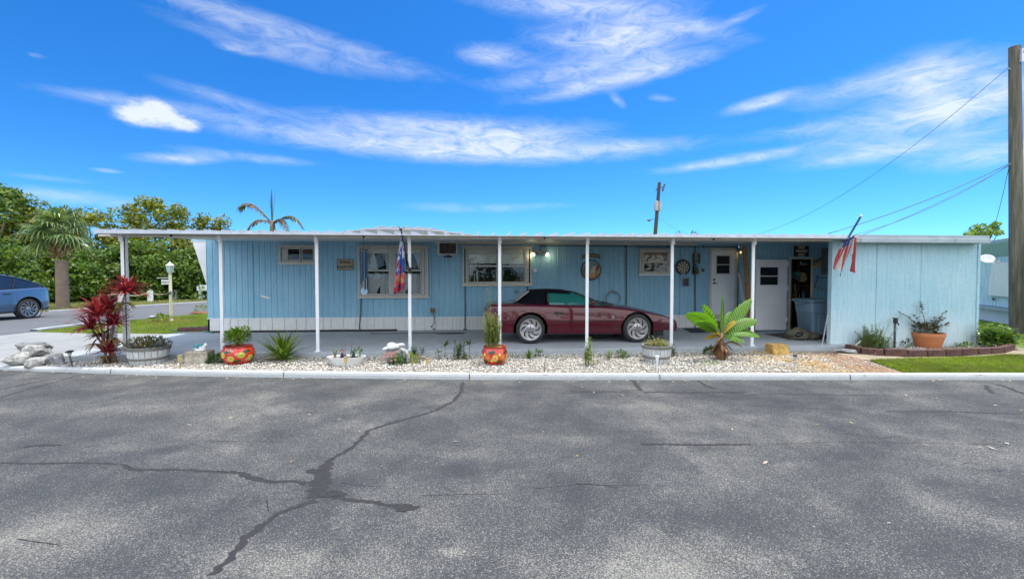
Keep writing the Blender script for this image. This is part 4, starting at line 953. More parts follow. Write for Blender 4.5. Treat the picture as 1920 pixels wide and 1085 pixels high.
side_strip('sill', [(x, .215) for x in np.linspace(.38, 2.06, 20)], .07, mat('dark_sill', (.018,.008,.01), .4), .006)
def vline(name, pts, w, m, par):
    for sgn in (-1, 1):
        mb = MB(); rows = []
        for x, z in pts: y = side_at(x, z, .0015); rows.append([(x-w/2,sgn*y,z),(x+w/2,sgn*y,z)])
        mb.grid(rows); mb.build(name, m, par)
vline('door_gap', [(.42,.84),(.425,.78),(.43,.7),(.45,.55),(.48,.42),(.5,.28)], .007, m_black, cv)
vline('door_gap', [(1.62,.80),(1.66,.7),(1.69,.6),(1.69,.5),(1.68,.4),(1.66,.28)], .007, m_black, cv)
for sgn in (-1,): 
    mb = MB(); y = side_at(.64, .69); mb.box(.52, .72, sgn*y-.004, sgn*y+.01, .665, .71); mb.build('door_handle', m_black, cv, bevel=.006)
    for k in range(4):
        z = .30+k*.035; mb = MB(); y = side_at(1.98, z+.01); mb.add([(1.86,sgn*(y+.003),z),(2.0,sgn*(y+.003),z),(2.01,sgn*(y-.012),z+.02),(1.87,sgn*(y-.012),z+.02)],[(0,1,2,3)]); mb.build('side_gill', m_black, cv)
    mb = MB(); y = side_at(1.87, .60); mb.lathe([(.024,0),(.022,.004),(0,.005)], 12, T(1.87, sgn*y+.003, .585) @ RX(R(90))); mb.build('badge', mat('silver_blue_badge', (.35,.42,.6), .25, .7), cv)
    side_strip('marker_lamp', [(x, .395) for x in np.linspace(3.06, 3.28, 6)], .05, mat('smoked_marker_lamp', (.05,.022,.018), .12, coat=1), .004, False)
    side_strip('marker_lamp', [(x, .455) for x in np.linspace(-.86, -.70, 5)], .035, mat('dull_amber_marker', (.26,.09,.05), .3), .004, False)
mb = MB()
for sgn in (-1, 1): mb.box(2.87, 3.12, sgn*.62-.09, sgn*.62+.09, .13, .28)
mb.box(3.0, 3.12, -.60, .60, .15, .29); mb.build('air_dam', m_black, cv, bevel=.01)
for sgn in (-1, 1):
    mb = MB()
    for yy in (.42, .62): mb.lathe([(.085,0),(.085,.02),(.06,.03),(0,.03)], 20, T(-.975, sgn*yy, .66) @ RY(R(-90)))
    mb.build('tail_lamp', mat('red_tail_lamp', (.20,.01,.01), .2, coat=1), cv)
# cabin
m_top = mat('black_canvas_top', (.004,.0045,.009), .95, var=.3, sc=30, bump=.15, bsc=200, spec=.12)
rows = []
TK = [[-.30,.69,.865,.885,.30],[-.12,.70,.862,1.03,.40],[.05,.70,.858,1.165,.50],[.22,.69,.855,1.192,.53],[.40,.69,.852,1.198,.545]]
def top_ring(x):
    wb_, zb, zt, _x = spl(TK, x)[:4] if False else (spl(TK, x)[0], spl(TK, x)[1], spl(TK, x)[2], spl(TK, x)[3])
    h = zt-zb
    return [(wb_,zb,0),(wb_*.985,zb+h*.25,0),(wb_*.90,zb+h*.62,0),(_x+.06,zt-.055,0),(_x,zt-.02,0),(_x*.6,zt,0),(0,zt+.004,0)]
for i in range(13):
    x = -.30+.70*i/12; half = chaikin(top_ring(x), 2); rows.append([Vector((x,p.x,p.y)) for p in half]+[Vector((x,-p.x,p.y)) for p in half[::-1]][1:])
mb = MB(); mb.grid(rows)
RKS = [[.40,.545,1.198],[.70,.545,1.195],[.95,.53,1.17],[1.06,.52,1.145]]
rows = []
for i in range(9):
    x = .40+.66*i/8; w_, zt = spl(RKS, x); rows.append([Vector((x,yy*w_,z)) for yy, z in ((1.14,zt-.075),(1.11,zt-.055),(1.0,zt-.02),(.6,zt),(0,zt+.004),(-.6,zt),(-1.0,zt-.02),(-1.11,zt-.055),(-1.14,zt-.075))])
mb.grid(rows); mb.box(-.38, -.26, -.67, .67, .86, .90)
st_ = mb.build('soft_top', m_top, cv, smooth='auto')
sdm = st_.modifiers.new('thick', 'SOLIDIFY'); sdm.thickness = .012
MB().add([(-.292,-.36,.925),(-.292,.36,.925),(.0,.38,1.150),(.0,-.38,1.150)],[(0,1,2,3)]).build('rear_window', mat('milky_plastic_window', (.38,.40,.42), .2, var=.2, sc=6), cv)
for sgn in (-1, 1):
    MB().ext([(-.285,sgn*.40,.925),(-.255,sgn*.46,.945),(.012,sgn*.47,1.155),(.0,sgn*.40,1.160)], (-.006,0,.012)).build('window_trim', mat('grey_vinyl_strip', (.3,.31,.33), .4), st_)
mb = MB(); mb.box(-.2, 1.55, -.71, .71, .845, .872); cvi = mb.build('cabin_floor', m_black, cv)
for sgn in (-1, 1):
    sb = MB(); sb.box(.50, .62, sgn*.36-.22, sgn*.36+.22, .87, 1.0); sb.box(.52, .6, sgn*.36-.12, sgn*.36+.12, 1.0, 1.10); sb.build('seat', m_black, cv, bevel=.03)
sw_ = MB(); sw_.tube([(1.22+.0,-.36+.17*math.cos(a),.90+.15*math.sin(a)) for a in np.linspace(0, 2*math.pi, 20)], .013, 6); sw_.build('steering_wheel', m_black, cv)
m_teal = mat('teal_tinted_glass', (.005,.105,.095), .04, coat=.3, var=.05)
def pillar(a, b, w): return MB().bar(a, b, w, .05)
wsA, wsB = [(1.06,.53,1.125),(1.72,.72,.845)], None
for sgn in (-1, 1):
    MB().tube([(1.04,sgn*.565,1.135),(1.40,sgn*.645,.985),(1.71,sgn*.72,.835)], .026, 8).build('windscreen_pillar', m_black, cv, smooth=True)
    MB().tube([(.42,sgn*.755,.86),(.405,sgn*.69,1.03),(.40,sgn*.625,1.125)], .022, 8).build('window_pillar', m_black, cv, smooth=True)
    g = MB(); g.add([(.42,sgn*.752,.85),(1.64,sgn*.732,.85),(1.40,sgn*.645,.985),(1.04,sgn*.568,1.13),(.41,sgn*.618,1.128)],[(0,1,2,3,4)]); g.build('side_window', m_teal, cv)
    MB().bar((.40,sgn*.765,.857), (1.66,sgn*.742,.842), .03, .02).build('window_seal', m_black, cv)
    mr_ = MB(); mr_.cbox((1.40,sgn*.86,.905), (.10,.15,.085)); mr_.bar((1.42,sgn*.74,.865), (1.41,sgn*.83,.89), .05, .03); mr_.build('door_mirror', m_maroon if sgn < 0 else m_maroon, cv, bevel=.025)
rows = []
for j in range(7):
    t_ = j/6; r_ = []
    for i in range(9):
        u = -1+2*i/8; w_ = .565+(.72-.565)*t_; x = 1.06+(1.72-1.06)*t_+.13*t_*(1-u*u)+.04*(1-u*u); r_.append((x,u*w_,1.15-.31*t_+.012*(1-u*u)))
    rows.append(r_)
MB().grid(rows).build('windscreen', m_glass, cv, smooth=True)
mb = MB(); mb.add([(1.70,-.70,.872),(1.95,-.66,.876),(1.95,.66,.876),(1.70,.70,.872),(1.70,-.70,.84),(1.95,-.66,.84),(1.95,.66,.84),(1.70,.70,.84)],[(0,1,2,3),(0,4,5,1),(2,6,7,3)]); mb.tube([(1.78,-.45,.885),(1.86,-.05,.90)], .008, 6); mb.tube([(1.78,.1,.885),(1.86,.5,.90)], .008, 6)
mb.build('cowl', m_black, cv)
cv.location = (1.215, 10.86, SLZ); cv.rotation_euler = (0, 0, 0)
# ---- blue electric hatchback on the side street (facing left; rear end in view)
sv_ = thing('parked_car', 'metallic blue fastback car with dark spoked wheels on the side street', 'car')
KB_ = [[-.98,.50,.60,.72,.92,1.03,.01,.80],[-.93,.64,.45,.68,.95,1.06,.015,.82],[-.80,.80,.36,.64,.98,1.10,.02,.84],[-.5,.92,.30,.60,.97,1.12,.02,.86],[0,.95,.28,.58,.96,1.10,.02,.86],[.8,.945,.25,.55,.93,1.06,.02,.86],[1.8,.94,.25,.55,.91,1.02,.03,.86],[2.6,.95,.26,.55,.86,.94,.06,.8],[3.1,.93,.28,.53,.76,.84,.06,.8],[3.5,.85,.30,.50,.64,.70,.04,.8],[3.68,.68,.34,.48,.58,.62,.02,.8]]
m_blue = carpaint('metallic_blue_paint', (.055,.115,.21), (.13,.21,.33), .45)
svb = body_mesh(KB_, ring_c, -.98, 3.68, 60, [(0,.36,.43),(2.89,.36,.43)], 'body', [m_blue, m_black], sv_, .62)
MB().box(-.46, .46, -.62, .62, .3, .9).build('wheel_housing', m_black, sv_); MB().box(2.45, 3.33, -.62, .62, .3, .75).build('wheel_housing', m_black, sv_)
for x in (0, 2.89):
    for sgn in (-1, 1): wheel(sv_, x, sgn*.82, .362, .268, .25, 'turbine', mat('grey_alloy', (.30,.31,.33), .35, .8), sgn)
RK = [[-.93,.60,1.07],[-.75,.64,1.17],[-.4,.66,1.33],[.1,.66,1.50],[.6,.66,1.595],[1.1,.66,1.62],[1.6,.64,1.575],[2.0,.62,1.43],[2.35,.64,1.20],[2.62,.68,1.0]]
rows = []; gl = MB()
for i in range(25):
    x = -.93+3.5*i/24; w_, zt = spl(RK, x); rows.append([Vector((x,yy*w_,zt+dz)) for yy, dz in ((1.06,-.05),(1.0,-.018),(.6,0),(0,.005),(-.6,0),(-1,-.018),(-1.06,-.05))])
mb = MB(); mb.grid(rows); rf = mb.build('roof', m_blue, sv_, smooth=True); q = rf.modifiers.new('t', 'SOLIDIFY'); q.thickness = .02
m_tint = mat('dark_tinted_glass', (.012,.018,.03), .05, coat=.5)
for sgn in (-1, 1):
    rows = []
    for i in range(25):
        x = -.70+3.1*i/24; w_, zt = spl(RK, x); k_ = spl(KB_, x); zb = k_[4]-.03; rows.append([(x,sgn*k_[0]*.855,zb),(x,sgn*(w_*1.06-.004),max(zb+.002, zt-.055))])
    MB().grid(rows).build('side_window', m_tint, sv_, smooth=True)
    a = [(-.72+.0,1.125),(-.4,1.26),(.1,1.43),(.6,1.53),(1.1,1.555)]
    MB().tube([(x, sgn*(spl(RK, x)[0]*1.06+.002), spl(RK, x)[1]-.06) for x in np.linspace(-.72, 2.0, 14)], .018, 6).build('window_trim', m_black, sv_)
    MB().tube([(x, sgn*(spl(KB_, x)[0]*.87), spl(KB_, x)[4]-.012) for x in np.linspace(-.60, 2.3, 14)], .014, 6).build('window_trim', m_black, sv_)
    mb = MB(); mb.tube([(.42,sgn*.83,1.07),(.34,sgn*.79,1.22),(.25,sgn*.72,1.45)], .02, 6); mb.build('door_pillar', m_black, sv_)
    tl = MB(); tl.ext([(-.955,sgn*.50,.93),(-.85,sgn*.73,.96),(-.68,sgn*.835,1.0),(-.86,sgn*.72,1.02),(-.96,sgn*.50,1.0)], (0,sgn*.012,.004)); tl.build('tail_lamp', mat('red_lens', (.35,.02,.02), .2, coat=1), sv_)
    mb = MB(); mb.box(.55, .78, sgn*.925-.008, sgn*.925+.012, .905, .93); mb.build('door_handle', m_black, sv_, bevel=.006)
    mb = MB(); mb.lathe([(.445,0),(.445,.012),(.425,.018),(.425,0)], 40, T(0, sgn*.936, .36) @ RX(R(90 if sgn < 0 else -90)), cap=False); mb.build('arch_trim', m_black, sv_)
MB().box(-.84, .0, -.74, .74, .28, .42).build('lower_bumper', m_black, sv_, bevel=.03)
MB().box(.46, 2.46, -.93, .93, .24, .31).build('sill', m_black, sv_, bevel=.02)
cpos = G(55, 597, .147)
hd = R(262); sv_.location = (cpos.x+.93*math.sin(hd), cpos.y-.93*math.cos(hd), .147); sv_.rotation_euler = (0, 0, hd)
# ------------------------------------------------------------ things on and along the wall
def wall_thing(name, label, cat, px, py, Y=WY, group=None):
    return thing(name, label, cat, S(px, py, Y), group)
# BEWARE ALLIGATORS
a = S(632, 506.5, WY-.02); b = S(663, 486, WY-.02)
sg = thing('wall_sign', 'tan BEWARE ALLIGATORS sign on the blue wall beside the big window', 'sign', ((a.x+b.x)/2, WY-.02, a.z))
m_sign = mat('aged_tan_board', (.36,.30,.21), .65, var=.2, sc=9); m_ink = mat('black_lettering', (.02,.018,.016), .6)
MB().box(a.x, b.x, WY-.035, WY-.012, a.z, b.z).build('board', m_sign, sg, bevel=.012)
mb = MB()
for p, q in (((a.x+.01,a.z+.01),(b.x-.01,a.z+.01)),((b.x-.01,a.z+.01),(b.x-.01,b.z-.01)),((b.x-.01,b.z-.01),(a.x+.01,b.z-.01)),((a.x+.01,b.z-.01),(a.x+.01,a.z+.01))): mb.tube([(p[0],WY-.036,p[1]),(q[0],WY-.036,q[1])], .008, 6)
mb.build('rim', mat('brown_sign_rim', (.14,.11,.08), .6), sg)
cx = (a.x+b.x)/2; cz = (a.z+b.z)/2
text('lettering', 'BEWARE\nALLIGATORS', .098, m_ink, sg, (cx, WY-.039, cz), sx=.75, sp=1.25)
# air conditioner let into the wall
a = S(820.5, 477.5, WY-.2); b = S(857, 453.5, WY-.2)
ac = thing('air_conditioner', 'beige window air conditioner mounted high on the wall between the two large windows', 'air conditioner', ((a.x+b.x)/2, WY-.2, a.z))
mb = MB(); w_ = .05; mb.box(a.x, b.x, WY-.17, WY-.012, a.z, b.z)
for (x0, x1, z0, z1) in ((a.x,b.x,a.z,a.z+w_*.6),(a.x,b.x,b.z-w_*.6,b.z),(a.x,a.x+w_,a.z+w_*.6,b.z-w_*.6),(b.x-w_*.5,b.x,a.z+w_*.6,b.z-w_*.6)): mb.box(x0, x1, WY-.21, WY-.171, z0, z1)
mb.build('casing', m_cream, ac, bevel=.004)
t = NT('dusty_condenser_fins'); f = t.noise(9, 5, .7); t.base(t.ramp(f, [(.45,(.035,.033,.03)),(.6,(.10,.095,.085)),(.72,(.32,.31,.28))])); t.set(Roughness=.6); w = t.n('ShaderNodeTexWave', bands_direction='X'); w.inputs['Scale'].default_value = 40; t.l(t.co(), w.inputs[0]); t.bump(w.outputs[1], .6, .01)
MB().box(a.x+w_, b.x-w_*.5, WY-.19, WY-.171, a.z+w_*.6, b.z-w_*.6).build('grille', t.m, ac)
MB().box(a.x-.08, b.x+.10, WY-.24, WY-.012, b.z+.004, b.z+.03).build('shelf_board', m_cream, ac)
# camera light below the air conditioner
c = S(840, 480.5, WY-.12)
cm = thing('security_light', 'small black three-headed security light under the air conditioner', 'light', c)
mb = MB(); mb.cbox(c, (.08,.07,.075)); mb.tube([c+Vector((0,.03,0)), c+Vector((0,.13,.03))], .015, 6); mb.build('body', m_black, cm, bevel=.01)
for s in (-1, 1):
    mb = MB(); mb.tube([c+Vector((s*.035,0,0)), c+Vector((s*.07,-.01,-.01))], .01, 6); mb.lathe([(.012,0),(.028,.03),(.028,.045),(0,.045)], 12, T(c.x+s*.07, c.y, c.z-.01) @ RX(R(100)) @ RY(s*R(25))); mb.build('lamp_head', m_black, cm)
# wind chimes
c = S(682, 462, PY+.35)
wc = thing('wind_chime', 'dark blue tubular wind chime hanging in front of the big window', 'wind chime', S(682, 443, PY+.35))
top = Vector((c.x, c.y, S(682, 443, PY+.35).z))
mb = MB(); mb.tube([top, c+Vector((0,0,-.06))], .004, 5); mb.build('hanging_cord', m_black, wc)
MB().lathe([(0,0),(.085,-.005),(.085,-.025),(0,-.03)], 20, T(c.x, c.y, c.z-.05)).build('top_plate', mat('navy_enamel', (.012,.035,.075), .4), wc)
m_tube = mat('navy_chime_tube', (.02,.06,.12), .3, .5)
for k in range(6):
    an = k*math.pi/3; p = Vector((c.x+.062*math.cos(an), c.y+.062*math.sin(an), c.z-.10)); L = .50+.06*k
    MB().tube([p, p-Vector((0,0,L))], .013, 8).build('chime_tube', m_tube, wc)
mb = MB(); mb.tube([c+Vector((0,0,-.06)), c+Vector((0,0,-.95))], .003, 5); mb.lathe([(0,-.006),(.075,-.006),(.075,.006),(0,.006)], 20, T(c.x, c.y, c.z-.93) @ RX(R(90))); mb.build('wind_sail', mat('pale_blue_disc', (.22,.36,.46), .4), wc)
# small things on the siding
def box_thing(name, label, cat, px0, py0, px1, py1, d, m, bev=.004, Y=WY):
    a = S(px0, py1, Y); b = S(px1, py0, Y); t = thing(name, label, cat, ((a.x+b.x)/2, Y-.01, a.z)); MB().box(a.x, b.x, Y-.012-d, Y-.01, a.z, b.z).build('body' , m, t, bevel=bev); return t, a, b
t, a, b = box_thing('light_switch', 'small white outdoor switch plate below the twin floodlight', 'switch', 1000.5, 504.5, 1006, 510, .03, m_white)
MB().box(a.x+.03, b.x-.03, WY-.052, WY-.043, a.z+.03, b.z-.025).build('toggle', m_white, t)
t, a, b = box_thing('power_outlet', 'brown weatherproof outlet low on the wall below the air conditioner', 'outlet', 807, 577, 816, 586, .05, mat('brown_outlet_box', (.20,.17,.12), .6))
for k in (0, 1): MB().box(a.x+.03+k*.055, a.x+.06+k*.055, WY-.066, WY-.063, a.z+.03, b.z-.03).build('socket', m_black, t)
o = MB(); x = (a.x+b.x)/2; o.tube([(x+.02,WY-.06,a.z+.02),(x+.06,WY-.07,a.z-.12),(x+.03,WY-.06,a.z-.28),(x-.02,WY-.05,a.z-.38)], .006, 6); o.tube([(x,WY-.06,a.z+.02),(x+.04,WY-.06,a.z-.15),(x+.07,WY-.05,a.z-.34)], .006, 6); o.cbox((x-.03,WY-.05,a.z-.38),(.05,.03,.035)); o.cbox((x+.03,WY-.05,a.z-.45),(.06,.03,.03))
o.build('plug_cord', m_black, t)
c = S(968, 547, WY-.012); v = thing('wall_vent', 'round grey vent cap on the wall behind the convertible soft top', 'vent', c)
MB().lathe([(.075,0),(.075,.012),(.06,.02),(.05,.012),(0,.012)], 24, T(*c) @ RX(R(90))).build('cap', mat('grey_vent_cap', (.20,.36,.46), .5), v)
mb = MB()
for k in (-1, 0, 1): mb.cbox(c+Vector((k*.022,-.014,0)), (.010,.004,.05))
mb.build('slot', m_black, v)
a, b = S(488, 554, WY-.012), S(506, 559, WY-.012)
o = MB(); o.cbox((a+b)/2, (.23,.006,.055), RY(R(16))); tag(o.build('metal_patch', m_skirt, loc=(a+b)/2), 'small slanted whitish patch riveted to the siding near the left end', 'patch')
# twin floodlight, lit
c = S(1012, 472, WY-.05)
fl = thing('floodlight', 'twin-headed floodlight with both lamps lit right of the living window', 'light', c)
MB().lathe([(.10,0),(.10,.02),(.07,.05),(0,.055)], 20, T(c.x, WY-.012, c.z) @ RX(R(90)), sx=1.1, sy=.65).build('base', mat('grey_lamp_base', (.35,.35,.34), .5), fl)
m_lit = emit('lit_bulb_warm', (1, .85, .5), 3)
for s in (-1, 1):
    d = Vector((s*.75, -.55, -.62)).normalized(); p = c+Vector((s*.13, -.02, -.02)); q = p+d*.05
    mb = MB(); mb.tube([c+Vector((s*.05,0,.03)), c+Vector((s*.11,0,.03)), p, q], [.014,.014,.016,.05], 12); mb.tube([q, q+d*.05], [.05,.062], 16, cap=False); h = mb.build('lamp_head', m_cream, fl, smooth='auto')
    MB().ball(q+d*.042, (.055,.055,.055), 12, 8).build('bulb', m_lit, h, smooth=True)
    ld = bpy.data.lights.new('floodlight_lamp', 'POINT'); ld.energy = .7; ld.color = (1, .85, .5); ld.shadow_soft_size = .05; lo = bpy.data.objects.new('floodlight_lamp', ld); col.objects.link(lo); lo.location = q+d*.12
# black conduit runs
o = MB(); y = WY-.045
cz = S(1150, 461.5, WY).z
p0 = S(1011, 459, WY-.04); o.tube([(p0.x,y,c.z+.03),(p0.x,y,cz),(S(1329,463,WY).x-.1,y,cz-.015),(S(1389,463,WY).x,y,cz-.02)], .011, 6)
for px in (1021, 1095, 1171, 1252, 1318): q = S(px, 462, WY); o.cbox((q.x, y, cz-.005), (.02,.03,.06))
tag(o.build('conduit', m_black, loc=(p0.x,y,cz)), 'thin black conduit running under the eave from floodlight to entry door', 'conduit')
def downpipe(label, px, py0, py1, r=.016, foot=True, name='downpipe', m=m_pipe, bend=0):
    a = S(px, py0, WY-.04); b = S(px+bend, py1, WY-.04); o = MB(); o.tube([a, a.lerp(b, .4), b+Vector((-.02*bool(bend),0,.12)), b], r, 8)
    t = tag(o.build(name, m, loc=b), label, 'pipe')
    if foot: MB().cbox(b+Vector((0,-.01,.02)), (.10,.09,.04)).build('foot', m_pipe if not bend else m_sign, t, bevel=.01)
downpipe('dark bent downpipe below the left corner of the big window', 677, 557, 621, bend=-1.5)
downpipe('straight dark downpipe below the left corner of the living window', 872, 536, 619)
downpipe('short dark pipe behind the convertible soft top below the living window', 989, 535, 600, foot=False)
downpipe('dark vertical pipe between the round plaque and the kitchen window', 1174.5, 461, 605, foot=False)
downpipe('dark vertical pipe behind the brass bell and black plaque', 1303.5, 462, 614, foot=False)
# black hose pipe and coil on the slab
o = MB(); yy = WY-.10; pts = [S(380+k*20, 0, yy).x for k in range(19)]; r = random.Random(1)
o.tube([(x, yy-.02*math.sin(i*.9), SLZ+.028) for i, x in enumerate(pts)], .026, 8); tag(o.build('drain_hose', m_rubber, smooth=True, loc=(pts[0],yy,SLZ)), 'black drain hose lying along the foot of the white skirting', 'hose')
o = MB(); c = G(845, 624.5, SLZ+.012); o.tube([c+Vector((-2.1,.12,0)), c+Vector((-1.2,.1,0)), c+Vector((-.6,.14,0))]+[c+Vector((.36*math.cos(a)*(1-.004*a), .09*math.sin(a)*(1-.006*a)+.02, .004*a/6)) for a in np.linspace(math.pi*.8, -math.pi*4.5, 70)], .009, 6)
tag(o.build('extension_cord', mat('grey_cord', (.05,.05,.055), .6), smooth=True, loc=c), 'dark extension cord coiled on the slab below the brown outlet', 'cord')
# round painted plaque with arched name board
c = S(1108, 506, WY-.03); rr = (S(1127, 506, WY).x-S(1089, 506, WY).x)/2
pq = thing('round_plaque', 'round painted plaque of a road scene with arched board hanging on the wall', 'plaque', c-Vector((0,0,rr)))
MB().lathe([(rr,0),(rr,.02),(rr-.02,.026),(0,.026)], 40, T(*c) @ RX(R(90))).build('disc', mat('navy_plaque_edge', (.02,.03,.055), .5), pq)
def flatpoly(pts, y, m, par, name): return MB().ext([(c.x+u*rr, y, c.z+v_*rr) for u, v_ in pts], (0, .003, 0)).build(name, m, par)
circ = lambda a0, a1, n, k=.9: [(k*math.cos(a), k*math.sin(a)) for a in np.linspace(a0, a1, n)]
y = c.y-.03
flatpoly(circ(R(-20), R(200), 24), y, mat('plaque_sky', (.16,.25,.27), .5, var=.2), pq, 'painted_sky')
flatpoly(circ(R(200), R(340), 20), y, mat('plaque_earth', (.28,.11,.06), .5, var=.3, sc=10), pq, 'painted_ground')
flatpoly([(-.35,-.28),(.45,-.28),(.40,-.68),(-.2,-.72)], y-.004, mat('plaque_sand', (.48,.26,.08), .5, var=.2), pq, 'painted_field')
flatpoly([(-.10,-.28),(.35,-.28),(.50,.35),(.20,.38),(0,.15)], y-.0045, mat('plaque_road', (.48,.44,.30), .5), pq, 'painted_road')
for u0, s in ((-.60, 1), (.60, -1)): flatpoly([(u0-.2,-.15),(u0+.2*s+.02,-.2),(u0+.18,.2),(u0+.03,.6),(u0-.12,.25)], y-.005, mat('plaque_red_shape', (.22,.03,.025), .5, var=.3, sc=20), pq, 'painted_tree')
flatpoly([(.55,-.45),(.86,-.25),(.84,.2),(.72,-.05)], y-.0055, mat('plaque_yellow', (.42,.30,.06), .5), pq, 'painted_bush')
flatpoly([(-.86,-.25),(-.6,-.5),(-.55,-.1),(-.84,.05)], y-.0055, mat('plaque_green', (.09,.13,.05), .5), pq, 'painted_bush')
mb = MB(); rows = []
for i in range(13):
    a_ = -1+2*i/12; x = c.x+a_*rr*.88; z = c.z+rr*1.42-.05*a_*a_-.0; rows.append([(x,c.y-.0,z-.05),(x,c.y-.022,z-.05),(x,c.y-.022,z+.05),(x,c.y,z+.05)])
mb.grid(rows); bd = mb.build('arched_board', mat('dark_arched_board', (.035,.05,.05), .5), pq)
mb = MB(); r_ = random.Random(2)
for i in range(13):
    a_ = -.84+1.68*i/12; h = r_.uniform(.018,.028); mb.cbox((c.x+a_*rr*.88, c.y-.024, c.z+rr*1.42-.05*a_*a_), (.020,.004,h*2))
mb.build('lettering', mat('faded_gold_marks', (.42,.30,.10), .5), bd)
mb = MB(); tp = Vector((c.x, c.y, c.z+rr*1.95)); mb.tube([tp, (c.x-rr*.4,c.y,c.z+rr*1.5)], .004, 5); mb.tube([tp, (c.x+rr*.4,c.y,c.z+rr*1.5)], .004, 5)
for s in (-.4, .4): mb.tube([(c.x+s*rr,c.y,c.z+rr*1.3),(c.x+s*rr,c.y,c.z+rr*.9)], .004, 5)
mb.build('hanging_wire', m_black, pq)
# hose hanger with a loop of hose
c = S(1149, 556, WY-.06); hh = thing('hose_hanger', 'curved hose hanger with a grey hose loop on the wall behind the bonnet', 'hose hanger', c)
mb = MB(); mb.tube([c+Vector((.21*math.cos(a), -.03, .20*math.sin(a)-.05)) for a in np.linspace(R(-35), R(215), 26)], .014, 8); mb.build('hose', mat('grey_hose', (.16,.19,.20), .6), hh, smooth=True)
mb = MB(); mb.tube([c+Vector((0,0,.15)), c+Vector((.0,-.01,.25))], .014, 6); mb.tube([c+Vector((-.1,-.02,.09)), c+Vector((-.05,-.02,.145)), c+Vector((.05,-.02,.145)), c+Vector((.1,-.02,.09))], .022, 6); mb.build('bracket', m_steel, hh)
# dartboard
c = S(1280, 501, WY-.03); rr = (S(1294, 501, WY).x-S(1266.5, 501, WY).x)/2
db = thing('dartboard', 'black and cream dartboard hung on the wall left of the entry door', 'dartboard', c-Vector((0,0,rr)))
MB().lathe([(rr,0),(rr,.03),(rr-.012,.036),(0,.036)], 48, T(*c) @ RX(R(90))).build('board', m_black, db)
mb = MB()
for k in range(20):
    mb.cur = k % 2; a0 = 2*math.pi*(k-.5)/20; a1 = a0+2*math.pi/20; y = c.y-.0385
    for r0, r1 in ((.08,.40),(.44,.74)):
        mb.ext([(c.x+q*rr*math.sin(a_), y, c.z+q*rr*math.cos(a_)) for q, a_ in ((r0,a0),(r1,a0),(r1,(a0+a1)/2),(r1,a1),(r0,a1))], (0, .002, 0))
mb.build('face', [m_black, mat('cream_sisal', (.58,.53,.42), .8)], db)
mb = MB()
for q in (.08,.42,.76): mb.tube([(c.x+q*rr*math.cos(a_), c.y-.040, c.z+q*rr*math.sin(a_)) for a_ in np.linspace(0, 2*math.pi, 33)], .0025, 4)
mb.cbox((c.x, c.y-.040, c.z-rr*.90), (.10,.003,.018)); mb.build('wire', m_steel, db)
# black plaque above the bell
a = S(1297.5, 494.5, WY-.02); b = S(1311, 475, WY-.02)
pk = thing('wall_plaque', 'small black lettered plaque hung on the dark pipe above the bell', 'plaque', ((a.x+b.x)/2, WY-.06, a.z))
MB().box(a.x, b.x, WY-.075, WY-.058, a.z, b.z).build('board', m_black, pk, bevel=.003)
mb = MB(); r_ = random.Random(8); gcx = (a.x+b.x)/2
for k, (z, w_, h) in enumerate(((.9,.6,.03),(.70,.5,.02),(.58,.62,.02),(.46,.4,.02),(.34,.5,.02),(.12,.6,.035))):
    n_ = 6; 
    for i in range(n_): mb.cbox((gcx+(i-(n_-1)/2)*w_*(b.x-a.x)/n_, WY-.0765, a.z+(b.z-a.z)*z), (w_*(b.x-a.x)/n_*.7,.002,h))
mb.build('lettering', mat('grey_plaque_marks', (.42,.40,.38), .6), pk)
# brass bell
c = S(1306, 513, WY-.16); bl = thing('bell', 'brass bell on a black bracket beside the dartboard', 'bell', c)
MB().lathe([(.012,.18),(.04,.17),(.052,.12),(.060,.06),(.085,.01),(.088,0),(.078,.004),(.05,.06),(.03,.14),(0,.15)], 24, T(*c)).build('bell_body', mat('tarnished_brass', (.24,.17,.05), .35, .8, var=.3), bl, smooth=True)
mb = MB(); mb.tube([c+Vector((0,0,.18)), c+Vector((0,0,.24)), c+Vector((-.03,.12,.26)), c+Vector((-.03,.14,.18))], .01, 6); mb.box(c.x-.05, c.x-.01, WY-.03, WY-.013, c.z-.02, c.z+.27); mb.build('bracket', m_black, bl)
MB().ball(c+Vector((0,0,-.01)), .018, 8, 6).build('clapper', m_black, bl)
t, a, b = box_thing('doorbell', 'black doorbell button unit left of the white entry door', 'doorbell', 1315.5, 503.5, 1320.5, 509, .025, m_black)
MB().lathe([(.018,0),(.015,.006),(0,.007)], 12, T((a.x+b.x)/2+.012, WY-.038, (a.z+b.z)/2) @ RX(R(90))).build('button', m_steel, t)
a = S(1278.5, 537, WY); b = S(1291.5, 520.5, WY)
fr_ = thing('framed_panel', 'small dark framed panel on the wall below the dartboard', 'panel', ((a.x+b.x)/2, WY-.02, a.z))
mb = MB(); w_ = .022
for (x0,x1,z0,z1) in ((a.x,b.x,a.z,a.z+w_),(a.x,b.x,b.z-w_,b.z),(a.x,a.x+w_,a.z+w_,b.z-w_),(b.x-w_,b.x,a.z+w_,b.z-w_)): mb.box(x0, x1, WY-.04, WY-.012, z0, z1)
mb.build('frame', mat('bluish_grey_frame', (.20,.27,.31), .5), fr_, bevel=.003); MB().box(a.x+w_, b.x-w_, WY-.024, WY-.012, a.z+w_, b.z-w_).build('panel', mat('dark_slate_panel', (.018,.025,.035), .3), fr_)
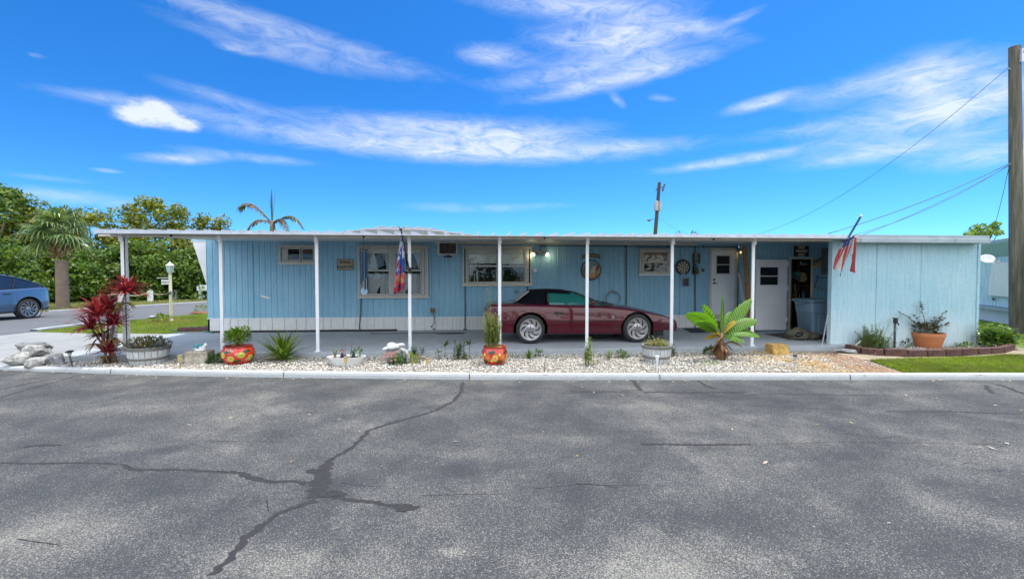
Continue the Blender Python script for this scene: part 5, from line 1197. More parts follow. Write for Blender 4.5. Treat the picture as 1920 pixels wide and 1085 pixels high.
# lit lantern beside the entry door
c = S(1391.5, 471, WY-.14); ln = thing('wall_lantern', 'jelly-jar wall lantern glowing amber right of the entry door', 'light', c)
mb = MB(); mb.box(c.x-.12, c.x-.04, WY-.05, WY-.012, c.z-.05, c.z+.10); mb.tube([(c.x-.08,WY-.05,c.z+.02),(c.x-.05,WY-.1,c.z+.05),(c.x,c.y,c.z+.06)], .015, 6); mb.build('bracket', m_gutter, ln)
MB().lathe([(.02,.09),(.05,.06),(.10,-.01),(.095,-.012),(.045,.05)], 20, T(*c)).build('shade', m_gutter, ln, smooth=True)
MB().lathe([(.04,.05),(.052,.0),(.05,-.05),(.03,-.075),(0,-.08)], 14, T(*c)).build('bulb', emit('lit_amber_bulb', (1, .50, .08), 3.2), ln, smooth=True)
ld = bpy.data.lights.new('lantern_lamp', 'POINT'); ld.energy = .8; ld.color = (1, .6, .2); ld.shadow_soft_size = .06; lo = bpy.data.objects.new('lantern_lamp', ld); col.objects.link(lo); lo.location = c+Vector((0,-.1,-.12))
# boards leaning in the corner
def board(label, p0, p1, w, d, m):
    o = MB(); o.bar(p0, p1, w, d, up=(0,1,0)); tag(o.build('leaning_board', m, loc=p0, bevel=.003), label, 'board')
def ft(px, Y): v = S(px, 600, Y); v.z = SLZ+.01; return v
board('long brown plank leaning in the corner right of the lantern', ft(1411.5, 11.62), S(1395, 462, 12.0), .12, .04, m_wood)
board('narrow pale grey board leaning left of the brown planks', ft(1404, 11.75), S(1386, 511, 12.2), .075, .035, mat('weathered_grey_board', (.50,.50,.50), .7, var=.15))
board('short orange-brown plank standing in the corner by the shed', ft(1409, 11.68), S(1400, 529, 11.9), .12, .04, mat('fresh_plywood', (.36,.19,.06), .7, var=.25, sc=8))
# door step and mats
a = G(1332, 606, SLZ); o = MB(); o.box(S(1331,600,12.5).x, S(1380,600,12.5).x, 12.32, WY-.05, SLZ+.001, SLZ+.19); tag(o.build('door_step', mat('brown_step', (.13,.10,.085), .85, var=.3), bevel=.01, loc=(a.x,12.5,SLZ)), 'dark brown wooden step under the white entry door', 'step')
def mat_thing(label, pts, m):
    o = MB(); o.ext([G(x, y, SLZ+.003) for x, y in pts], (0,0,.012)); tag(o.build('door_mat', m, loc=G(*pts[0], SLZ)), label, 'mat')
mat_thing('dark door mat on the slab in front of the entry door', [(1280,615.5),(1338,615),(1338,622.5),(1296,623.5)], mat('dark_mat', (.03,.032,.03), .95, var=.4, sc=40, bump=.5))
mat_thing('worn grey mat on the slab beside the dropped bag', [(1434,626),(1496,623),(1505,628),(1478,635)], mat('grey_green_mat', (.055,.058,.052), .95, var=.4, sc=30, bump=.5))
# ------------------------------------------------------------ alcove and shed contents
a = S(1488.5, 480.5, DY-.03); b = S(1516.8, 461, DY-.03)
vp = thing('wall_sign', 'black VALET PARKING ONLY sign above the open shed doorway', 'sign', ((a.x+b.x)/2, DY-.03, a.z))
MB().box(a.x, b.x, DY-.035, DY-.012, a.z, b.z).build('board', mat('black_sign_board', (.02,.014,.013), .5), vp, bevel=.006)
text('lettering', 'VALET\nPARKING\nONLY', .098, mat('cream_sign_paint', (.72,.68,.58), .6), vp, ((a.x+b.x)/2, DY-.037, (a.z+b.z)/2), sx=.78, sp=1.0)
c = S(1533, 495, DY-.06); bh = thing('birdhouse', 'small round-bodied hanging wooden birdhouse with a slanted roof beside the shed doorway', 'birdhouse', c)
MB().lathe([(0,0),(.11,0),(.11,.05),(.09,.06),(0,.06)], 20, T(c.x, DY-.02, c.z-.02) @ RX(R(90)), sx=1.15, sy=.75).build('body', mat('worn_tan_wood', (.38,.28,.15), .7, var=.25), bh)
MB().bar((c.x-.14,DY-.07,c.z+.04), (c.x+.10,DY-.07,c.z+.14), .10, .02, up=(0,1,0)).build('roof', mat('grey_shingle', (.18,.18,.17), .8), bh)
mb = MB(); mb.tube([(c.x-.03,DY-.05,c.z+.12),(c.x-.05,DY-.04,c.z+.30)], .006, 5); mb.tube([(c.x-.10,DY-.05,c.z+.15),(c.x-.06,DY-.05,c.z+.24),(c.x-.02,DY-.05,c.z+.3)], .012, 5); mb.build('hanging_bracket', m_steel, bh)
a = S(1530, 516, DY-.03); b = S(1562, 540, DY-.03)
o = MB(); o.tube([(a.x,DY-.03,a.z),(a.x+.1,DY-.05,a.z-.07),(a.x+.28,DY-.05,a.z-.08),(a.x+.5,DY-.04,a.z)], .008, 6); o.tube([(a.x+.05,DY-.03,a.z-.02),(a.x,DY-.04,a.z-.2),(a.x-.03,DY-.03,b.z)], .008, 6)
tag(o.build('rope', mat('dark_rope', (.05,.06,.065), .8), loc=a), 'dark sagging rope strung along the alcove wall above the bin', 'rope')
o = MB(); o.box(a.x+.02, a.x+.6, DY-.14, DY-.012, b.z-.012, b.z+.008); tag(o.build('wall_shelf', m_gutter, loc=(a.x,DY,b.z)), 'narrow metal shelf on the alcove wall above the bin', 'shelf')
# items inside the shed
sh = 1.38
q = S(1491, 517, 12.2); o = MB(); o.lathe([(0,.13),(.06,.12),(.10,.06),(.115,0),(.16,-.02),(.16,-.03),(.11,-.01),(0,.0)], 18, T(q.x, q.y, q.z) @ RY(R(35))); tag(o.build('hat', mat('teal_cloth', (.08,.34,.32), .8), smooth='auto', loc=q), 'teal hat hanging just inside the shed doorway', 'hat')
q = S(1503, 518, 12.25); o = MB(); o.lathe([(0,.12),(.07,.11),(.09,.04),(.095,0),(.17,-.015),(.17,-.025),(.09,-.008),(0,.0)], 18, T(q.x, q.y, q.z) @ RX(R(60))); tag(o.build('hat', mat('straw_hat', (.52,.42,.22), .8, var=.2, sc=20), smooth='auto', loc=q), 'straw hat hanging in the shed doorway', 'hat')
def bottle(label, px, py, r, h, m, Y=12.6):
    q = S(px, py, Y); z = .98 if q.z < 1.2 else 1.41; o = MB(); o.lathe([(0,0),(r,0),(r,h*.68),(r*.4,h*.82),(r*.4,h),(0,h)], 14, T(q.x, Y, z)); tag(o.build('bottle', m, smooth='auto', loc=(q.x,Y,z)), label, 'bottle')
bottle('blue spray bottle on the shed shelf', 1506, 560, .045, .32, mat('blue_bottle', (.12,.28,.46), .4))
bottle('white jug with red trim on the shed shelf', 1513, 560, .05, .28, m_white)
bottle('white tub on the shed shelf left of the blue bottle', 1493, 560, .09, .22, m_white)
q = S(1512, 495, 12.6); o = MB(); o.cbox(q, (.3,.1,.07)); o.cbox(q+Vector((-.2,0,.02)), (.07,.1,.12)); tag(o.build('tool_box', m_skirt, loc=q, bevel=.02), 'pale tool case hanging high in the dark shed', 'tool box')
q = S(1500, 600, 12.0); o = MB(); o.bar((q.x,12.0,SLZ+.01), (q.x+.03,12.3,1.45), .05); tag(o.build('broom_handle', m_wood, loc=(q.x,12.0,SLZ)), 'wooden pole standing inside the shed doorway', 'pole')
for k in range(5):
    q = S(1490, 612-k*7, 12.3); o = MB(); o.box(q.x-.02, q.x+.42, 12.15, 12.5, SLZ+.005+k*.095, SLZ+.085+k*.095); tag(o.build('storage_crate', mat('dark_crate', (.035,.028,.024), .7, var=.3), loc=(q.x,12.3,SLZ+k*.095), bevel=.01), 'dark flat crate in the stack inside the shed doorway', 'crate', 'stacked dark crates in the shed')
# wheeled bin
bb = G(1520, 644, SLZ); bn = thing('wheeled_bin', 'large grey-blue wheeled plastic bin with lid in the alcove beside the shed', 'bin', (S(1527,600,10.45).x, 10.45, SLZ))
m_bin = mat('grey_blue_plastic', (.125,.20,.275), .42, var=.08, sc=5); X0 = bn.location.x
def rr_ring(hw, hd, z, cr=.07, n=5):
    P = []
    for sx, sy, a0 in ((1,1,0),(-1,1,90),(-1,-1,180),(1,-1,270)):
        for k in range(n): a_ = R(a0+90*k/(n-1)); P.append(Vector((X0+sx*(hw-cr)+cr*math.cos(a_), 10.45+sy*(hd-cr)+cr*math.sin(a_), SLZ+z)))
    return P
mb = MB(); prof = [(.225,.24,.075),(.245,.26,.10),(.285,.29,.62),(.295,.295,.635),(.30,.30,.64),(.32,.315,.86),(.345,.335,.88),(.345,.335,.91)]
mb.grid([rr_ring(w_, d_, z) for w_, d_, z in prof], True); mb.poly(rr_ring(.225,.24,.075)[::-1]); mb.build('tub', m_bin, bn, smooth='auto')
mb = MB(); mb.box(X0-.13, X0+.15, 10.45-.292, 10.45-.268, SLZ+.11, SLZ+.60); mb.build('front_panel', m_bin, bn, bevel=.012)
mb = MB(); rows = [rr_ring(.37,.36,.905),rr_ring(.375,.365,.93),rr_ring(.35,.34,.95),rr_ring(.25,.24,.965),rr_ring(.05,.05,.97,.02)]; mb.grid(rows, True); mb.poly(rows[-1]); mb.poly(rows[0][::-1]); mb.build('lid', m_bin, bn, smooth='auto')
mb = MB(); mb.box(X0-.42, X0-.36, 10.3, 10.6, SLZ+.84, SLZ+.88); mb.build('handle', m_bin, bn, bevel=.01)
for s in (-1, 1):
    m_ = T(X0+.235, 10.45+s*.30, SLZ+.13) @ RX(R(90)); w_ = MB(); w_.lathe([(.10,-.03),(.13,-.03),(.13,.03),(.10,.03)], 24, m_); wl = w_.build('wheel', m_rubber, bn, smooth='auto'); w2_ = MB(); w2_.lathe([(0,.02),(.03,.03),(.05,.012),(.098,.02),(.098,-.02),(0,-.02)], 24, m_); w2_.build('hub', mat('grey_hub', (.22,.23,.24), .5), wl)
# chain at the corner
ch = MB(); p0 = S(1552, 590, SY-.02); p1 = G(1541, 649, SLZ+.01); n_ = 24
for k in range(n_):
    t_ = k/(n_-1); p = p0.lerp(p1, t_); d = (p1-p0).normalized(); sd_ = Vector((1,0,0)) if k % 2 else Vector((0,1,0))
    ch.tube([p+d*.022*math.cos(a_)+sd_*.011*math.sin(a_) for a_ in np.linspace(0, 2*math.pi, 9)], .0045, 5)
tag(ch.build('chain', m_steel, loc=p1), 'galvanised chain hanging from the shed corner to the slab', 'chain')
# dropped bag
c = G(1498, 636, SLZ); bg_ = thing('duffel_bag', 'crumpled olive canvas bag lying on the slab in front of the bin', 'bag', c)
m_bag = mat('olive_canvas', (.085,.08,.06), .9, var=.3, sc=12, bump=.4, bsc=40)
def lump(mb, c, r, seed, n=24, m=14, amp=.16, flat=.0):
    rg_ = random.Random(seed); ph = [(rg_.uniform(1.5,4.5), rg_.uniform(0,6.28), rg_.uniform(1,4), rg_.uniform(0,6.28)) for _ in range(5)]; rows = []
    for i in range(m+1):
        t_ = math.pi*i/m; row = []
        for k in range(n):
            u = 2*math.pi*k/n; d = 1+amp*sum(math.sin(round(a_)*u+b_)*math.sin(c_*t_+d_) for a_, b_, c_, d_ in ph)/2
            z = r[2]*math.cos(t_)*d; row.append(Vector((c[0]+r[0]*math.sin(t_)*math.cos(u)*d, c[1]+r[1]*math.sin(t_)*math.sin(u)*d, max(c[2]+z, c[2]-flat if flat else c[2]+z))))
        rows.append(row)
    return mb.grid(rows[::-1], True)
mb = MB(); lump(mb, c+Vector((0,.05,.11)), (.30,.22,.16), 3, flat=.105); lump(mb, c+Vector((.26,-.02,.07)), (.24,.15,.10), 7, flat=.065); mb.build('body', m_bag, bg_, smooth=True)
mb = MB(); mb.ball(c+Vector((-.06,-.10,.125)), (.12,.07,.07), 14, 8, RY(R(-15))); mb.build('opening', m_black, bg_, smooth=True)
mb = MB(); mb.tube([c+Vector((-.34,-.06,.02)), c+Vector((-.2,-.17,.06)), c+Vector((0,-.20,.05)), c+Vector((.16,-.16,.10)), c+Vector((.13,-.02,.2))], .022, 6); mb.build('strap', m_bag, bg_, smooth=True)
MB().cbox(c+Vector((.21,-.08,.165)), (.09,.05,.03), RY(R(25))).build('patch', mat('red_patch', (.30,.05,.03), .7), bg_)
MB().cbox(c+Vector((.40,-.12,.07)), (.03,.02,.05)).build('tag', m_white, bg_)
# ------------------------------------------------------------ flags
def cloth(name, top0, top1, bot0, bot1, nu, nv_, fold, colour, mats, par, seed=0):
    rows = []; mi = []; rg_ = random.Random(seed); top0, top1, bot0, bot1 = map(Vector, (top0, top1, bot0, bot1))
    for j in range(nv_+1):
        v_ = j/nv_; a_ = top0.lerp(bot0, v_); b_ = top1.lerp(bot1, v_); row = []
        for i in range(nu+1):
            u = i/nu; p = a_.lerp(b_, u); d = fold*(.3+v_)*math.sin(u*11+v_*2+seed)+fold*.5*math.sin(u*23+v_*4); row.append(p+Vector((.3*d*math.sin(v_*5), d, 0)))
        rows.append(row)
    mb = MB(); mb.grid(rows); mb.mi = [colour((k % nu+.5)/nu, (k//nu+.5)/nv_) for k in range(nu*nv_)]
    return mb.build(name, mats, par, smooth=True)
def clothmat(name, c, c2=None, sc=6):
    t = NT(name); f = t.noise(sc, 4, .6); t.base(t.ramp(f, [(.35, c), (.65, c2 or mul(c, .8))])); t.set(Roughness=.8)
    tr = t.n('ShaderNodeBsdfTranslucent'); tr.inputs[0].default_value = (*c, 1); ms = t.n('ShaderNodeMixShader'); ms.inputs[0].default_value = .3; t.l(t.p.outputs[0], ms.inputs[1]); t.l(tr.outputs[0], ms.inputs[2]); t.l(ms.outputs[0], t.o.inputs[0]); return t.m
FY = PY-.32
f1 = thing('garden_flag', 'limp blue, white and red flag hanging from an angled pole on a carport post', 'flag', S(768, 507, PY-.06))
pa, pb = S(768, 507, PY-.05), S(751.5, 430, FY-.1)
MB().tube([pa, pb], .013, 8).build('pole', m_black, f1)
mb = MB(); mb.ball(pb, .03, 8, 6); mb.tube([pb+Vector((0,0,.0)), pb+Vector((-.04,0,.05))], .008, 5); mb.tube([pb, pb+Vector((.07,0,.045))], .006, 5); mb.build('finial', m_black, f1)
MB().cbox(pa+Vector((0,.02,0)), (.06,.05,.12)).build('bracket', m_black, f1)
mats_ = [clothmat('flag_blue', (.04,.14,.50), (.02,.06,.28)), clothmat('flag_white', (.62,.66,.74), (.40,.46,.60), 9), clothmat('flag_red', (.52,.03,.04), (.30,.02,.05)), clothmat('flag_tan', (.50,.30,.20), (.42,.12,.08), 9), clothmat('flag_navy', (.03,.05,.16))]
def fc(u, v_):
    n_ = math.sin(u*17+v_*9)+math.sin(v_*31-u*8)+.8*math.sin(u*37+v_*53)
    if v_ > .88: return 2 if n_ > -.6 else 4
    if v_ > .70: return 3 if n_ > -.5 else 2
    if u < .42: return (0 if n_ > .6 else 1) if v_ < .42 else (2 if n_ > .1 else (1 if n_ > -.6 else 0))
    if u < .72: return 1 if v_ < .34 and n_ > -.8 else (0 if n_ < .9 else 2) if v_ < .55 else (2 if n_ > .2 else 0)
    return 4 if n_ > .9 else (1 if v_ < .45 else 0)
cloth('cloth', S(751,440,FY), S(757,437,FY+.08), S(737,553,FY), S(760,540,FY+.1), 22, 40, .045, fc, mats_, f1, 1)
f2 = thing('flag', 'tattered stars and stripes flag on a blue pole at the shed roof', 'flag', S(1588, 449, SY-.35))
pa, pb = S(1583, 458, SY-.3), S(1614.5, 405, SY-.75)
MB().tube([pa, pb], .02, 8).build('pole', mat('blue_flag_pole', (.03,.09,.17), .5), f2); MB().ball(pb, .028, 8, 6).build('finial', m_cream, f2); MB().cbox(pa, (.07,.10,.10)).build('bracket', m_steel, f2)
fy = SY-.5; us = [clothmat('stripe_red', (.42,.06,.07), (.30,.05,.06)), clothmat('stripe_white', (.66,.64,.60), (.5,.49,.48)), clothmat('canton_navy', (.035,.06,.19))]
def uc(u, v_):
    if v_ < .26: return 2 if not (int(u*9) % 2 == 0 and int(v_*40) % 3 == 1) else 1
    return int(u*7) % 2
cloth('cloth', S(1582,452,fy), S(1602,441,fy-.12), S(1557,503,fy), S(1583,510,fy-.04), 28, 30, .035, uc, us, f2, 2)
cloth('torn_strip', S(1600,444,fy-.1), S(1606,446,fy-.1), S(1594,508,fy-.05), S(1604,512,fy-.05), 6, 24, .02, lambda u, v_: 0 if u > .2 or v_ > .5 else 1, us, f2, 3)
o = MB(); q = S(1576, 511, fy); o.tube([q, q+Vector((.005,0,-.08))], .006, 5); o.build('frayed_thread', m_black, f2)
# ------------------------------------------------------------ garden bed: planters and plants
GZ = .068
m_fern = leafmat('mid_green_leaves', (.06,.13,.02), (.12,.23,.035), (.20,.30,.06))
m_dkleaf = leafmat('dark_green_leaves', (.03,.075,.022), (.06,.135,.035), (.10,.19,.05), .25, .35)
m_lime = leafmat('yellow_green_leaves', (.14,.22,.03), (.22,.30,.04), (.32,.34,.07))
m_sword = leafmat('sword_leaves', (.06,.13,.02), (.14,.24,.03), (.32,.34,.06), .3)
m_dry = leafmat('dry_brown_leaves', (.16,.09,.04), (.27,.17,.08), (.38,.27,.14), .25, .7)
m_red = leafmat('crimson_strap_leaves', (.12,.012,.028), (.38,.03,.065), (.52,.12,.11), .35, .4)
m_purp = leafmat('purple_green_leaves', (.055,.025,.03), (.06,.07,.03), (.11,.14,.05), .25)
m_succ = leafmat('dull_succulent_leaves', (.06,.055,.028), (.10,.11,.035), (.17,.11,.06), .2)
m_stem = mat('brown_stem', (.16,.11,.07), .8, var=.25, sc=20)
m_gstem = mat('green_stem', (.10,.15,.04), .6, var=.2)
def blades(mb, base, n, L, w, seed, spread=(5, 75), droop=.5, segs=6, az0=None, keel=True, azr=math.pi):
    r = random.Random(seed); base = Vector(base)
    for _ in range(n):
        a = r.uniform(-azr, azr)+(az0 or 0); th = R(r.uniform(*spread)); l = L*r.uniform(.65, 1.1); dr_ = droop*r.uniform(.6, 1.3); p = base+Vector((r.gauss(0,.012), r.gauss(0,.012), 0)); path = [p.copy()]; cur_ = th
        for k in range(segs):
            cur_ = th+(dr_*(k/segs)**1.4)*1.6; d = Vector((math.sin(cur_)*math.cos(a), math.sin(cur_)*math.sin(a), math.cos(cur_))); p = p+d*(l/segs); path.append(p.copy())
        sd_ = Vector((-math.sin(a), math.cos(a), 0)); ww = [w*(.55+.9*(k/segs)**.6*(1-(k/segs))*1.6) if k < segs else w*.04 for k in range(segs+1)]
        rows = [[q-sd_*ww[k]/2+Vector((0,0,ww[k]*.18)), q, q+sd_*ww[k]/2+Vector((0,0,ww[k]*.18))] for k, q in enumerate(path)]
        mb.grid(rows)
def leaf(mb, p, d, L, w, up=Vector((0, 0, 1))):
    d = Vector(d).normalized(); s = d.cross(up)
    if s.length < .05: s = d.cross(Vector((1, 0, 0)))
    s.normalize(); n = s.cross(d).normalized()
    mb.add([p, p+d*L*.45-s*w/2+n*w*.12, p+d*L-n*L*.08, p+d*L*.45+s*w/2+n*w*.12, p+d*L*.45],[(0,4,1),(1,4,2),(4,3,2),(0,3,4)])
def bushy(mb, c, r, n, L, w, seed, up=.35):
    rg_ = random.Random(seed); c = Vector(c)
    for _ in range(n):
        while True:
            v = Vector((rg_.uniform(-1,1), rg_.uniform(-1,1), rg_.uniform(-.6,1)))
            if .25 < v.length < 1: break
        p = c+Vector((v.x*r[0], v.y*r[1], v.z*r[2])); d = (v+Vector((rg_.gauss(0,.5), rg_.gauss(0,.5), up+rg_.gauss(0,.4)))); l = L*rg_.uniform(.6, 1.2)
        leaf(mb, p, d, l, w*l/L*rg_.uniform(.8, 1.2))
def sprigs(lf, st, base, n, h, L, w, seed, spread=.5, nl=16, curl=.3, rad=.02):
    """upright stems with leaves along them"""
    r = random.Random(seed); base = Vector(base)
    for _ in range(n):
        a = r.uniform(0, 6.28); s = r.uniform(0, spread); hh = h*r.uniform(.6, 1.1); b = base+Vector((r.gauss(0,rad), r.gauss(0,rad), -.01)); dx = Vector((math.cos(a)*s, math.sin(a)*s, 0))
        P = [b+dx*hh*(t_**1.3)+Vector((0,0,hh*t_*(1-.25*s*t_)))+Vector((r.gauss(0,.006), r.gauss(0,.006), 0)) for t_ in np.linspace(0, 1, 7)]
        st.tube(P, [.0045*(1-.6*i/6)*max(1, h*1.4) for i in range(7)], 5)
        for k in range(nl):
            t_ = .2+.8*(k+r.random())/nl; i = min(5, int(t_*6)); p = P[i].lerp(P[i+1], t_*6-i); an = k*2.4+r.uniform(-.4,.4)
            leaf(lf, p, Vector((math.cos(an), math.sin(an), curl+r.uniform(-.2,.5))), L*(1.15-.5*t_)*r.uniform(.7,1.2), w*r.uniform(.8,1.2))
def plant(name, label, cat, px, py, mk, ml, z=GZ, ms=m_gstem, group=None):
    b = G(px, py, z); t = thing(name, label, cat, b, group); lf = MB(); st = MB(); mk(lf, st, b)
    lf.build('leaves', ml, t); 
    if st.v: st.build('stem', ms, t)
    return t
def half_barrel(label, plabel, px, py, wt, wb_, h):
    b = G(px, py, GZ-.015); t = thing('barrel_planter', label, 'planter', b)
    mb = MB(); rows = []; n = 22
    for k in range(n):
        a0 = 2*math.pi*k/n+.012; a1 = 2*math.pi*(k+1)/n-.012; q = []
        for z, r0 in ((0,wb_),(h*.5,(wt+wb_)/2+.012),(h,wt)):
            q.append([b+Vector((r0*math.cos(a_), r0*math.sin(a_), z)) for a_ in (a0, a1)]); 
        for z, r0 in ((h,wt-.025),(h*.75,wt-.05)): q.append([b+Vector((r0*math.cos(a_), r0*math.sin(a_), z)) for a_ in (a0, a1)])
        mb.grid(q)
    mb.build('staves', mat('bleached_staves', (.46,.48,.49), .8, var=.22, sc=5, scale=(3,3,.7)), t)
    mb = MB(); mb.lathe([(wb_-.004,.003),((wt+wb_)/2,h*.5),(wt-.006,h-.01)], 32, T(*b)); mb.build('inner_shell', m_pipe, t)
    m_hoop = bpy.data.materials.get('dull_hoop') or mat('dull_hoop', (.17,.165,.155), .6, .2, var=.2, sc=8)
    for z0, z1 in ((h*.84,h*1.0),(h*.30,h*.44)):
        r0 = wb_+(wt-wb_)*z0/h+.012; r1 = wb_+(wt-wb_)*z1/h+.010; MB().lathe([(r0-.02,z0),(r0,z0),(r1,z1),(r1-.02,z1)], 36, T(*b), cap=False).build('hoop', m_hoop, t, smooth='auto')
    MB().lathe([(0,h*.86),(wt-.03,h*.85)], 24, T(*b), cap=False).build('soil', m_soil, t)
    return b, t
b, t = half_barrel('half-barrel planter of reddish green succulents at the left end of the bed', '', 279, 682, .335, .265, .33)
def mk(lf, st, q): bushy(lf, (b.x,b.y,b.z+.34), (.38,.33,.16), 1300, .055, .026, 4, .5); blades(lf, (b.x,b.y,b.z+.36), 30, .2, .016, 6, (20,85), .5, 4)
lf = MB(); mk(lf, None, b); p = thing('succulent_plant', 'dense reddish green succulents filling the left half-barrel', 'plant', b+Vector((0,0,.29))); lf.build('leaves', m_succ, p)
b, t = half_barrel('half-barrel planter with straggly pale plants in front of the convertible nose', '', 1231, 680, .275, .205, .34)
lf = MB(); st = MB(); bushy(lf, (b.x,b.y,b.z+.33), (.22,.2,.08), 150, .10, .03, 14, .5); blades(lf, (b.x,b.y,b.z+.3), 34, .26, .018, 8, (10,75), .6, 5); sprigs(lf, st, (b.x-.17,b.y,b.z+.3), 2, .36, .05, .02, 5, .2, 5)
p = thing('straggly_plant', 'pale yellow-green straggly plants in the right half-barrel', 'plant', b+Vector((0,0,.3))); lf.build('leaves', leafmat('pale_straggly_leaves', (.20,.21,.07), (.30,.30,.11), (.36,.27,.15), .3), p); st.build('stem', m_stem, p)
# painted red pots
m_potred = mat('glazed_red', (.50,.030,.012), .28, var=.12, coat=.6, sc=3); m_potyel = mat('painted_yellow', (.62,.42,.07), .35, var=.2, sc=14, coat=.4); m_potgrn = mat('painted_dark_leaf', (.028,.045,.014), .35, coat=.4); m_poto = mat('painted_orange', (.60,.15,.03), .35, var=.25, sc=12, coat=.4); m_potpink = mat('painted_pink', (.58,.18,.14), .35, coat=.4)
def red_pot(label, px, py, R_, h, kind, seed):
    b = G(px, py, GZ-.012); t = thing('flower_pot', label, 'planter', b)
    prof = [(R_*.55,0),(R_*.66,.012),(R_*.88,h*.22),(R_*.985,h*.45),(R_*1.0,h*.62),(R_*.95,h*.80),(R_*.86,h*.92),(R_*.84,h*.97),(R_*.90,h*1.0),(R_*.86,h*1.015),(R_*.78,h*1.0),(R_*.76,h*.9)]
    MB().lathe(prof, 40, T(*b)).build('bowl', m_potred, t, smooth='auto')
    MB().lathe([(R_*.845,h*.93),(R_*.87,h*.955),(R_*.85,h*.975)], 40, T(*b), cap=False).build('rim_band', mat('dark_rim_glaze', (.06,.012,.01), .3), t, smooth=True)
    MB().lathe([(0,h*.94),(R_*.78,h*.92)], 20, T(*b), cap=False).build('soil', m_soil if kind == 'fruit' else mat('mossy_soil', (.24,.22,.06), .9, var=.4, sc=20), t)
    def onpot(u, z, off=.003):             # u = angle from the front
        zz = z/h; K = [(q[0], q[1]) for q in prof[:8]]; r0 = float(np.interp(z, [q[1] for q in K], [q[0] for q in K]))+off; a = -math.pi/2+u
        return b+Vector((r0*math.cos(a), r0*math.sin(a), z))
    def spot(nm, u, z, ru, rz, pet=0, off=.003, ph=0):
        n = 18; mb = MB(); vs = [onpot(u, z, off+.003)]
        for k in range(n):
            a = 2*math.pi*k/n; m_ = 1 if not pet else .68+.32*abs(math.cos(pet*a/2+ph)); vs.append(onpot(u+ru*m_*math.cos(a)/R_, z+rz*m_*math.sin(a), off))
        mb.add(vs, [(0, k+1, (k+1) % n+1) for k in range(n)]); mb.build(fn[nm], fm[nm], t)
    r = random.Random(seed)
    fl = [0, 1, 2, 3]; fn = ('painted_bloom', 'painted_fruit', 'painted_leaf', 'painted_bud'); fm = (m_potyel, m_poto if kind == 'flower' else mat('painted_lime', (.36,.36,.05), .35, coat=.4), m_potgrn, m_potpink)
    us = np.linspace(-math.pi, math.pi, 11)[:-1]
    for i, u in enumerate(us):
        if kind == 'flower': spot(fl[0 if i % 2 else 1], u, h*.46, .062, .068, 6, .003); spot(fl[3], u, h*.46, .02, .022, 0, .006)
        else: spot(fl[0 if i % 3 else 1], u, h*(.40 if i % 2 else .58), .064, .056, 0, .003); spot(fl[1], u+.02, h*(.40 if i % 2 else .60)+.01, .035, .03, 5, .006)
    for i, u in enumerate(us+.30):
        spot(fl[2], u, h*(.25 if i % 2 else .74), .055, .026, 0, .0034); spot(fl[3 if kind == 'fruit' else 0], u+.05, h*(.62 if i % 2 else .33), .03, .035, 4, .004)
        spot(fl[2], u+.16, h*(.28 if i % 2 else .78), .05, .024, 0, .0037)
    return b, t
b, t = red_pot('red pot painted with yellow fruit holding a round green shrub', 447, 682, .275, .345, 'fruit', 1)
mb = MB(); q = b+Vector((0,-.262,.27))
for k in range(5): a_ = R(72*k+12); mb.add([q, q+Vector((.055*math.cos(a_-.35),-.004,.055*math.sin(a_-.35)))*.45, q+Vector((.06*math.cos(a_),-.008,.06*math.sin(a_))), q+Vector((.055*math.cos(a_+.35),-.004,.055*math.sin(a_+.35)))*.45],[(0,1,2,3)])
mb.build('white_star', m_white, t)
lf = MB(); st = MB(); p0 = b+Vector((0,0,.33)); bushy(lf, p0+Vector((-.02,0,.14)), (.24,.22,.15), 520, .062, .042, 3, .6); bushy(lf, p0+Vector((.12,0,.24)), (.10,.1,.12), 120, .055, .038, 5, .7); bushy(lf, p0+Vector((-.05,0,.27)), (.10,.1,.08), 80, .055, .038, 6, .7); sprigs(lf, st, p0, 12, .36, .05, .035, 4, .5, 7)
p = thing('round_shrub', 'round bright green shrub growing in the fruit-painted red pot', 'shrub', p0); lf.build('leaves', leafmat('glossy_green_leaves', (.06,.13,.015), (.13,.23,.02), (.22,.30,.04), .25, .3), p); st.build('stem', m_stem, p)
b, t = red_pot('red pot painted with yellow flowers holding a tall feathery plant', 927.5, 683.5, .235, .345, 'flower', 2)
lf = MB(); st = MB(); p0 = b+Vector((-.05,0,.32))
sprigs(lf, st, p0+Vector((-.03,0,0)), 28, .64, .065, .017, 3, .32, 50, .5, .06); sprigs(lf, st, p0+Vector((.06,0,0)), 16, .62, .065, .017, 9, .28, 40, .5, .04); sprigs(lf, st, p0+Vector((-.04,0,0)), 2, 1.05, .05, .014, 11, .06, 60, .6, .015); sprigs(lf, st, p0+Vector((-.02,0,0)), 6, .5, .06, .016, 13, .55, 30, .5, .03)
p = thing('feathery_plant', 'tall feathery yellow-green plant with one high shoot in the flower-painted pot', 'plant', p0); lf.build('leaves', leafmat('feathery_leaves', (.16,.21,.04), (.26,.30,.07), (.36,.36,.14), .35), p); st.build('stem', m_gstem, p)
